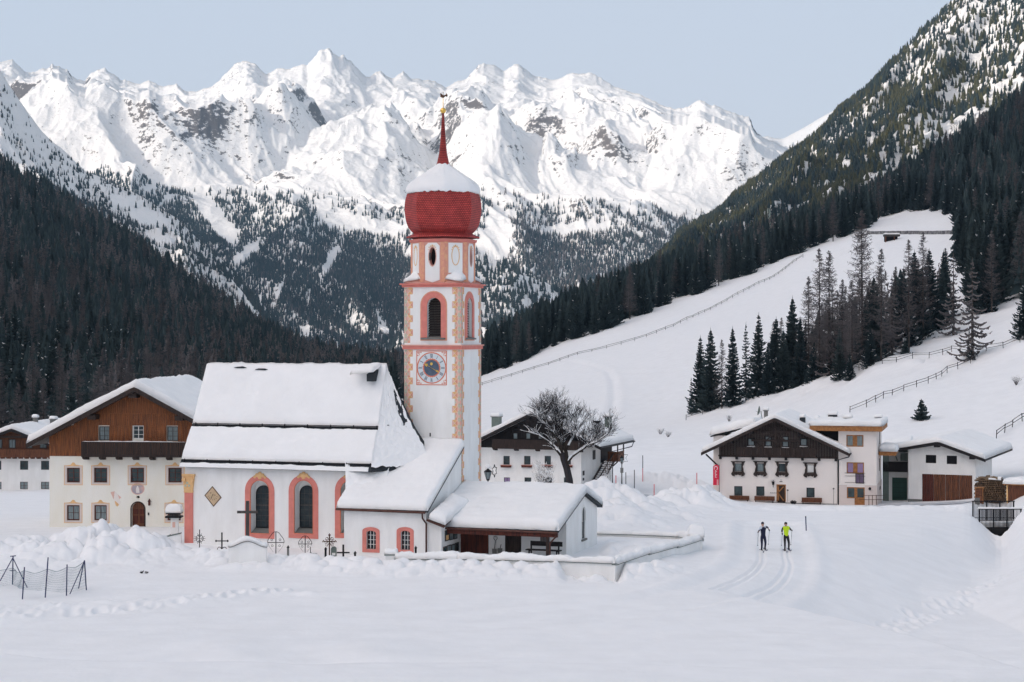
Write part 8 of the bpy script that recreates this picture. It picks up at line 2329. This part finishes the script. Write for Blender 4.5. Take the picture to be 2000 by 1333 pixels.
# left spur
def d_spur(q, p, d):
    n_ = fbm(q / 30., p / 24., 4, 63) * .8 + fbm(q / 9., p / 9., 2, 64) * .3
    t = sstep(-60, 90, (p - np.interp(q, [0, 100, 200, 300, 400, 500, 700], [330, 330, 360, 400, 440, 500, 560])))
    o = blobs(q, p, [(290, 430, 34, 14, .3), (310, 470, 30, 10, .2), (240, 400, 26, 9, .3)])
    return np.clip(.10 + .60 * t + n_ * .5 - o * 1.2, .015, .85)
x, d, z, q, p = on_patch(SPURP, 42000, d_spur, 6); n = len(x); r_ = np.random.RandomState(3); lr = r_.uniform(0, 1, n) < np.interp(q, [150, 300, 420], [.35, .7, .5])
merge('forest', x, d, z - .5, r_.uniform(7, 13, n) * np.interp(p, [300, 420], [.65, 1.0]), far_t, np.where(lr, 2, r_.randint(0, 2, n)), FM, 'open larch and spruce wood on the sunlit left spur', 'forest', np.where(r_.uniform(0, 1, n) < .5, 0, 2), 10)
x, d, z, q, p = on_patch(SMALLP, 9000, lambda q, p, d: np.clip(.72 + fbm(q / 20., p / 20., 3, 5) * .9, .1, .95), 7); n = len(x); r_ = np.random.RandomState(4)
merge('forest', x, d, z - .5, r_.uniform(11, 17, n), far_t, np.where(r_.uniform(0, 1, n) < .4, 2, r_.randint(0, 2, n)), FM, 'wood on the small ridge just right of the tower', 'forest', np.where(r_.uniform(0, 1, n) < .5, 0, 2), 11)
# the great face below the tree line
OPEN2 = [(1120, 448, 60, 8, -.05), (965, 480, 30, 60, .3), (950, 530, 40, 18, .6), (640, 520, 12, 50, .5), (545, 570, 10, 40, .35), (700, 440, 60, 12, .1), (430, 440, 60, 16, .9), (480, 500, 12, 40, .8), (750, 640, 14, 50, -.6), (765, 690, 30, 24, 0), (600, 650, 14, 22, .3), (660, 690, 16, 12, 0), (585, 690, 10, 30, .3), (690, 620, 8, 16, .3), (820, 500, 30, 12, .2)]
def d_main(q, p, d):
    n_ = fbm(q / 34., p / 22., 4, 65) * .9 + fbm((q + p * .5) / 10., p / 34., 3, 66) * .55
    tl = np.interp(q, BX, BY)
    t = sstep(-6, 70, p - tl - np.interp(q, [200, 500, 760, 930, 1350], [0, 12, 20, 6, 4])); t2 = sstep(-16, 8, p - tl)
    blue = sstep(440, 560, p) * sstep(900, 760, q)
    o = blobs(q, p, OPEN2)
    return np.clip(t2 * (.12 + .50 * t + .85 * blue + n_ * .62) - o * 1.3, .0, .97)
x, d, z, q, p = on_patch(MAINP, 640000, d_main, 8)
k = d < 4700; x, d, z, q, p = x[k], d[k], z[k], q[k], p[k]; n = len(x); r_ = np.random.RandomState(5); lr = r_.uniform(0, 1, n) < np.interp(q, [400, 760, 1000], [.12, .3, .5])
ft = [tpl_far(1), tpl_far(2, 3, 4, .15), (lambda a: (a[0], a[1], np.ones(len(a[1]), int)))(tpl_far(3, 3, 4, .12))]
merge('forest', x, d, z - .5, r_.uniform(9, 16, n), ft, np.where(lr, 2, r_.randint(0, 2, n)), FM, 'far mountain forest on the slopes under the snowy peaks', 'forest', np.where(r_.uniform(0, 1, n) < .5, 0, 2), 12)

# ------------------------------------------------------------------ the bare tree behind the chapel and a snowy bush
def bare_tree():
    D = 142.0; k = D / F; x0 = XW(1113, D); zg = gz(x0, D)
    P = lambda px, py, dy=0.0: ((px - 1113) * k, dy, ZW(py, D) - zg)
    r = empty('bare_tree', (x0, D, zg), 0, 'gnarled leafless tree with snow on its boughs before the white house with the outside stair', 'tree')
    rr = random.Random(21); s = MB(); tw = MB(); sn = MB()
    def snowline(pts, rs_):
        for (a, ra), (b, rb) in zip(list(zip(pts, rs_))[:-1], list(zip(pts, rs_))[1:]):
            a = Vector(a); b = Vector(b)
            if abs((b - a).normalized().z) > .86: continue
            w_ = max(.03, (ra + rb) * .85); sn.tube([a + Vector((0, 0, ra * .75 + .01)), b + Vector((0, 0, rb * .75 + .01))], [w_ * .62, w_ * .62], 5)
    def limb(pts, r0, r1, lvl=0):
        n = len(pts); rs_ = [r0 + (r1 - r0) * i / (n - 1) for i in range(n)]
        (s if lvl < 2 else tw).tube(pts, rs_, 7 if lvl == 0 else 4, cap=False)
        if lvl < 3 and rr.random() < .85: snowline(pts, rs_)
        L = sum((Vector(b) - Vector(a)).length for a, b in zip(pts[:-1], pts[1:]))
        if lvl >= 4 or L < .25: return
        nb = {0: 7, 1: 6, 2: 5, 3: 2}[lvl]
        for i in range(nb):
            t = rr.uniform(.25, 1.0); j = min(n - 2, int(t * (n - 1))); f = t * (n - 1) - j; p = Vector(pts[j]).lerp(Vector(pts[j + 1]), f)
            d = (Vector(pts[j + 1]) - Vector(pts[j])).normalized(); q = Vector((rr.uniform(-1, 1), rr.uniform(-1, 1), rr.uniform(-.25, .9)))
            d = (d * .75 + q * .9).normalized(); l = {0: 1.25, 1: 1.0, 2: .7, 3: .45}[lvl] * rr.uniform(.6, 1.2); P_ = [p]
            for e in range(3): d = (d + Vector((rr.uniform(-.4, .4), rr.uniform(-.4, .4), rr.uniform(-.2, .3)))).normalized(); P_.append(P_[-1] + d * l / 3)
            rb = max(.009, (r0 + (r1 - r0) * t) * {0: .42, 1: .5, 2: .55, 3: .6}[lvl]); limb([tuple(v) for v in P_], rb, rb * .45, lvl + 1)
    limb([P(1114, 965), P(1112, 938), P(1107, 915), P(1101, 898), P(1098, 885)], .30, .24, 5)
    limb([P(1100, 900), P(1097, 880), P(1090, 862), P(1086, 845, .3), P(1078, 830, .6)], .17, .06)
    limb([P(1104, 905), P(1096, 890), P(1085, 876), P(1073, 865), P(1052, 850, -.5), P(1036, 843, -.8)], .16, .03)
    limb([P(1108, 915), P(1106, 885), P(1100, 862, .3), P(1097, 838, .5), P(1099, 825, .4), P(1101, 812, .2)], .19, .03)
    limb([P(1107, 905), P(1117, 892), P(1128, 884), P(1145, 871, -.4), P(1166, 862, -.8), P(1186, 846, -1)], .15, .03)
    limb([P(1103, 890), P(1110, 872), P(1120, 855, .8), P(1133, 835, 1.2), P(1146, 818, 1.4)], .12, .03)
    limb([P(1100, 875), P(1084, 852, -.6), P(1070, 832, -1), P(1064, 820, -1.2), P(1052, 812, -1.2)], .11, .02)
    limb([P(1125, 886), P(1150, 872, .5), P(1172, 858, .8), P(1194, 850, 1)], .08, .02)
    limb([P(1098, 850, .4), P(1088, 832, .5), P(1084, 815, .6), P(1080, 802, .6)], .09, .02)
    s.build('trunk', mat('mossy_bark', (0.045, 0.035, 0.026), .9, scale=2.5, col2=(0.018, 0.014, 0.012)), r, smooth=True); tw.build('crown', mat('dark_twigs', (0.03, 0.026, 0.028), .9), r)
    sn.build('bough_snow', M['snow_roof'], r, smooth=True)
bare_tree()
def bush(px, yb, yt, w_, D, label, seed, n=70, mt='larch'):
    x0 = XW(px, D); zg = min(gz(x0, D, True), ZW(yb, D)); h = ZW(yt, D) - zg; r = empty('snowy_bush', (x0, D, zg), 0, label, 'bush'); rr = random.Random(seed); s = MB(); sn = MB(); hw = w_ * D / F / 2
    for i in range(n):
        a = rr.uniform(-1, 1); q = Vector((a * hw * rr.uniform(.4, 1), rr.uniform(-.5, .5) * hw, h * rr.uniform(.55, 1.05))); m_ = q * .5 + Vector((rr.uniform(-.15, .15), 0, h * .08))
        s.tube([(0, 0, -.2), m_, q], [.018, .013, .006], 3, cap=False)
        for j in range(4):
            p = Vector(m_).lerp(q, rr.random()); e = p + Vector((rr.uniform(-.35, .35), rr.uniform(-.2, .2), rr.uniform(0, .3))); s.tube([p, e], [.009, .004], 3, cap=False)
            if rr.random() < .6: sn.tube([p + Vector((0, 0, .015)), e + Vector((0, 0, .01))], [.03, .016], 3)
    s.build('twigs', M[mt], r); sn.build('twig_snow', M['snow_roof'], r)
bush(1062, 945, 903, 56, 160.0, 'pale frosted bush against the white wall behind the chapel', 31)
bush(1186, 925, 898, 22, 188.0, 'dark shrub trained on the side wall beyond the outside stair', 33, 18)
for px, D, h, w_, lb, sd in ((1425, 330, 1.5, 1.6, 'dry shrub in the snow at the left foot of the grove', 41), (1640, 262, 1.1, 1.8, 'dry shrub poking from the bank below the larches', 42), (1662, 258, 1.2, 1.0, 'thin dry shrub right beside the bank shrub', 43), (1985, 275, 1.3, 2.4, 'dark dry shrub in the snow between the two fences at the right edge', 44), (1290, 330, 1.0, 2.2, 'dry shrub on the open meadow edge, left of the grove', 45), (1305, 318, 1.0, 1.6, 'second dry shrub on the meadow edge, nearer the grove', 46)):
    x0 = XW(px, D); zg = gz(x0, D); q = proj(x0, D, zg)[1]; bush(px, q, q - h * F / D, w_ * F / D, D, lb, sd, 34)

# ------------------------------------------------------------------ the two skiers
M['skin'] = mat('skin', (0.55, 0.34, 0.26), .6); M['hivis'] = mat('yellow_vest', (0.62, 0.86, 0.02), .6, var=.1, scale=6); M['sportblack'] = mat('black_sportswear', (0.012, 0.013, 0.018), .7); M['sportnavy'] = mat('navy_sportswear', (0.012, 0.014, 0.04), .7)
M['sportwhite'] = mat('white_sportswear', (0.62, 0.66, 0.74), .7); M['hair'] = mat('dark_hair', (0.02, 0.014, 0.012), .7)
def skin_mesh(name, pts, edges, mats, parent, root=0, sub=1):
    """pts: list of ((x,y,z), r); grows one continuous surface along the edges"""
    me = bpy.data.meshes.new(name); me.from_pydata([p[0] for p in pts], edges, []); o = link(name, me, parent)
    sk = o.modifiers.new('skin', 'SKIN'); sb = o.modifiers.new('sub', 'SUBSURF'); sb.levels = sb.render_levels = sub
    for i, v in enumerate(me.skin_vertices[0].data): r = pts[i][1]; v.radius = (r, r) if not isinstance(r, tuple) else r; v.use_root = (i == root)
    sk.use_smooth_shade = True
    dg = bpy.context.evaluated_depsgraph_get(); dg.update(); m2 = bpy.data.meshes.new_from_object(o.evaluated_get(dg)); o.modifiers.clear(); old = o.data; o.data = m2; bpy.data.meshes.remove(old)
    m2.materials.clear()
    for m in (mats if isinstance(mats, list) else [mats]): m2.materials.append(m)
    m2.name = name; return o
def skier(px, pyf, J, label, cl, seed):
    """J: joint positions in the picture plane (dx in px from px, row) plus depth in metres; nearer is negative"""
    D = hit(px, pyf, 90); x0 = XW(px, D); zg = gz(x0, D, True); k = D / F
    zf = CZ - (pyf - HZ) * k
    r = empty('person', (x0, D, zg), 0, label, 'person')
    def q(n): dx, py, dy = J[n]; return Vector((dx * k, dy, CZ - (py - HZ) * k - zg + (zg - zf)))
    pel, che, nk, hd = q('pelvis'), q('chest'), q('neck'), q('head')
    P = [(pel, (.115, .085)), ((pel + che) / 2, (.105, .08)), (che, (.125, .09)), (nk, .058), (hd - Vector((0, .01, .03)), (.082, .095)), (hd + Vector((0, 0, .07)), (.075, .088))]
    E = [(0, 1), (1, 2), (2, 3), (3, 4), (4, 5)]
    def chain(fr, names, rads):
        prev = fr
        for n_, rd in zip(names, rads):
            rd *= .8
            P.append((q(n_) if isinstance(n_, str) else n_, rd)); E.append((prev, len(P) - 1)); prev = len(P) - 1
        return prev
    for sd in 'LR':
        chain(2, ['sh' + sd, 'el' + sd, 'wr' + sd], [.075, .050, .035])
        h_ = chain(0, ['hip' + sd, 'kn' + sd, 'an' + sd], [.105, .068, .045])
    body = skin_mesh('body', P, E, M['skin'], r)
    # face features
    s = MB()
    for sx_ in (-1, 1): s.tube([hd + Vector((sx_ * .034 - .012, -.092, .035)), hd + Vector((sx_ * .034 + .012, -.092, .035))], .010, 6)
    s.build('eye', M['sportblack'], body) if 0 else None
    for sx_ in (-1, 1):
        e = MB(); e.tube([hd + Vector((sx_ * .034 - .012, -.088, .03)), hd + Vector((sx_ * .034 + .012, -.088, .03))], .012, 6); e.build('eye', M['sportblack'], body)
        e = MB(); e.tube([hd + Vector((sx_ * .084, 0, .0)), hd + Vector((sx_ * .09, 0.01, .05))], .016, 6); e.build('ear', M['skin'], body)
    e = MB(); e.tube([hd + Vector((0, -.09, .03)), hd + Vector((0, -.115, -.005)), hd + Vector((0, -.09, -.012))], [.008, .014, .008], 6); e.build('nose', M['skin'], body)
    e = MB(); e.tube([hd + Vector((-.025, -.088, -.045)), hd + Vector((.025, -.088, -.045))], .007, 5); e.build('mouth', M['rust'], body)
    # clothing
    g = 1.13
    up = [(pel - Vector((0, 0, .08)), (.155, .125)), ((pel + che) / 2, (.158, .125)), (che, (.185, .138)), (nk - Vector((0, 0, .01)), .075)]; EU = [(0, 1), (1, 2), (2, 3)]
    for sd in 'LR':
        w_ = q('el' + sd).lerp(q('wr' + sd), .85)
        up += [(q('sh' + sd), .088), (q('el' + sd), .062), (w_, .046)]; n = len(up); EU += [(2, n - 3), (n - 3, n - 2), (n - 2, n - 1)]
    jk = skin_mesh('jacket', up, EU, [M[c_] for c_ in cl['jacket']], r, 0, 1)
    if len(cl['jacket']) > 1:
        for f in jk.data.polygons: f.material_index = cl['split'](f.center, q, Vector)
    lo = [(pel + Vector((0, 0, .12)), (.145, .115)), (pel - Vector((0, 0, .03)), (.150, .125))]; EL = [(0, 1)]
    for sd in 'LR':
        lo += [(q('hip' + sd), .112), (q('kn' + sd), .078), (q('an' + sd), .056)]; n = len(lo); EL += [(1, n - 3), (n - 3, n - 2), (n - 2, n - 1)]
    skin_mesh('trousers', lo, EL, M[cl['legs']], r, 0, 1)
    s = MB().lathe([(.088, .035), (.098, .06), (.092, .10), (.066, .135), (.02, .152)], 14); s.V = [(hd.x + v[0], hd.y + .012 + v[1] * 1.08, hd.z + v[2] * .98) for v in s.V]; s.build('hat', M[cl['hat']], r, smooth=True)
    s = MB().lathe([(.075, -.06), (.092, -.01), (.096, .05)], 12); s.V = [(hd.x + v[0], hd.y + .022 + abs(v[1]) * .9, hd.z + v[2]) for v in s.V]; s.build('hair', M['hair'], r)
    for sd in 'LR':
        w_ = q('wr' + sd); ha = q('ha' + sd); d = (ha - w_).normalized(); sx_ = Vector((1, 0, 0)); pal = w_ + d * .08
        pts = [(w_, .034), (w_ + d * .05, (.042, .028)), (pal, (.045, .028))]; ee = [(0, 1), (1, 2)]
        for i in range(4):                                # fingers curled round the grip
            o_ = sx_ * (-.03 + .02 * i); L = (.9, 1.0, .95, .75)[i]; a = pal + o_ + d * .015
            pts += [(a, .0105), (a + d * .035 * L + Vector((0, -.015, -.005)), .0100), (a + d * .03 * L + Vector((0, -.04, -.03)), .009)]; n = len(pts); ee += [(2, n - 3), (n - 3, n - 2), (n - 2, n - 1)]
        t_ = w_ + d * .045; sg = 1 if sd == 'L' else -1
        pts += [(t_ + sx_ * .035 * sg, .012), (t_ + sx_ * .045 * sg + d * .03 + Vector((0, -.03, 0)), .0105)]; n = len(pts); ee += [(1, n - 2), (n - 2, n - 1)]
        skin_mesh('glove', pts, ee, M['sportblack'], r, 0, 1)
        an = q('an' + sd); s = MB(); s.prism([(.10, -.09), (.10, .06), (.03, .10), (-.05, .04), (-.17, -.02), (-.20, -.09)], 'x', an.x - .045, an.x + .045); s.V = [(v[0], an.y + v[1], an.z + v[2]) for v in s.V]; s.build('ski_boot', M['sportblack'], r)
    # skis and poles are things of their own
    for sd in 'LR':
        an = q('an' + sd); wx, wy = x0 + an.x, D + an.y; zb = zg + an.z - .105
        o = empty('cross_country_ski', (wx, wy, zb), 0, 'slim ski under the %s foot of the %s' % ('nearer' if q('an' + sd).y <= min(q('anL').y, q('anR').y) else 'rear', cl['who']), 'ski', 'skis of the two skiers')
        P_ = [(-.95, .12), (-.88, .035), (-.75, .005), (.85, .005), (.88, .02), (.88, .028), (-.75, .018), (-.89, .05), (-.96, .13)]
        MB().prism(P_, 'x', -.024, .024).build('ski_blade', M[cl['ski']], o); MB().box(-.022, .022, -.12, .05, .018, .035).build('binding', M['iron'], o)
        ha = q('ha' + sd); tip_ = q('po' + sd)
        o = empty('ski_pole', (x0 + ha.x, D + ha.y, zg + ha.z), 0, 'thin ski pole in the %s hand of the %s' % ('raised' if ha.z > q('ha' + ('R' if sd == 'L' else 'L')).z else 'lower', cl['who']), 'ski pole', 'poles of the two skiers')
        dv = tip_ - ha; MB().tube([(-dv * .04), dv], [.014, .008], 6).build('shaft', M['sportwhite'] if 0 else M['stone'], o); MB().tube([(-dv * .06), dv * .03], .02, 6).build('grip', M['iron'], o)
        b = MB().lathe([(.01, 0), (.04, .0), (.035, .02), (.01, .03)], 8); b.V = [tuple(dv * .95 + Vector(v)) for v in b.V]; b.build('basket', M['iron'], o)
    return r
JA = dict(pelvis=(2.0, 1043, .05), chest=(1.5, 1030, -.08), neck=(0.2, 1023.2, -.14), head=(0, 1019.3, -.17), shL=(-4.2, 1026.2, -.12), elL=(-7.2, 1030, -.32), wrL=(-9.0, 1033, -.45), haL=(-10.3, 1033.6, -.53), shR=(5.4, 1025.4, -.05), elR=(8.6, 1024.6, -.28), wrR=(10.8, 1028, -.42), haR=(11.6, 1030.2, -.48),
          hipL=(-1.0, 1045.5, .04), knL=(-1.4, 1057, -.16), anL=(-1.5, 1069.5, -.02), hipR=(4.8, 1045.5, .04), knR=(6.3, 1055.5, -.02), anR=(6.4, 1067.5, .25), poL=(-7.5, 1064, .35), poR=(13.5, 1062, .4))
JB = dict(pelvis=(1.8, 1042.5, .04), chest=(1.0, 1030, -.04), neck=(.3, 1024, -.08), head=(0.2, 1020.2, -.10), shL=(-4.4, 1026.6, -.06), elL=(-7.2, 1032, -.10), wrL=(-7.8, 1036.2, -.28), haL=(-7.6, 1038.3, -.34), shR=(6.2, 1026.4, -.04), elR=(8.6, 1029.6, -.22), wrR=(10.0, 1031, -.36), haR=(10.6, 1031.2, -.45),
          hipL=(-1.2, 1045, .04), knL=(-1.6, 1056.5, -.14), anL=(-1.2, 1069.6, -.03), hipR=(4.6, 1045, .04), knR=(6.6, 1056, -.04), anR=(7.6, 1068.0, .22), poL=(-6.5, 1064, .3), poR=(11.8, 1063, .3))
skier(1488.8, 1071, JA, 'person on skis in white and navy racing suit with a dark cap, arm swinging forward', dict(jacket=['sportnavy', 'sportwhite'], split=lambda c, q, V: 1 if (c.z > q('chest').z + .10 + (c.x - q('chest').x) * .30 and c.x < q('shR').x + .02) else 0, legs='sportnavy', hat='sportnavy', ski='navy', who='skier in white and navy'), 1)
skier(1534, 1071, JB, 'person on skis in a bright yellow vest over black sportswear', dict(jacket=['sportblack', 'hivis'], split=lambda c, q, V: 1 if (q('shL').x - .03 < c.x < q('shR').x + .03 and c.z > q('pelvis').z + .0) else 0, legs='sportblack', hat='sportblack', ski='navy', who='skier in the yellow vest'), 2)

# ------------------------------------------------------------------ air: faint blue valley haze
def haze():
    s = MB().box(-14000, 9000, -9500, 12500, -52, 5200)
    m = bpy.data.materials.new('haze'); m.use_nodes = True; t = m.node_tree
    t.nodes.remove(t.nodes["Principled BSDF"]); v = t.nodes.new("ShaderNodeVolumePrincipled")
    v.inputs["Color"].default_value = (0.38, 0.67, 1.0, 1); v.inputs["Density"].default_value = HAZE; v.inputs["Anisotropy"].default_value = 0.2
    t.links.new(v.outputs[0], t.nodes["Material Output"].inputs["Volume"])
    o = s.build('haze', m); tag(o, kind='stuff')
HAZE = 6.5e-5
haze()
SC.cycles.volume_bounces = 0
print("objects", len(bpy.data.objects))
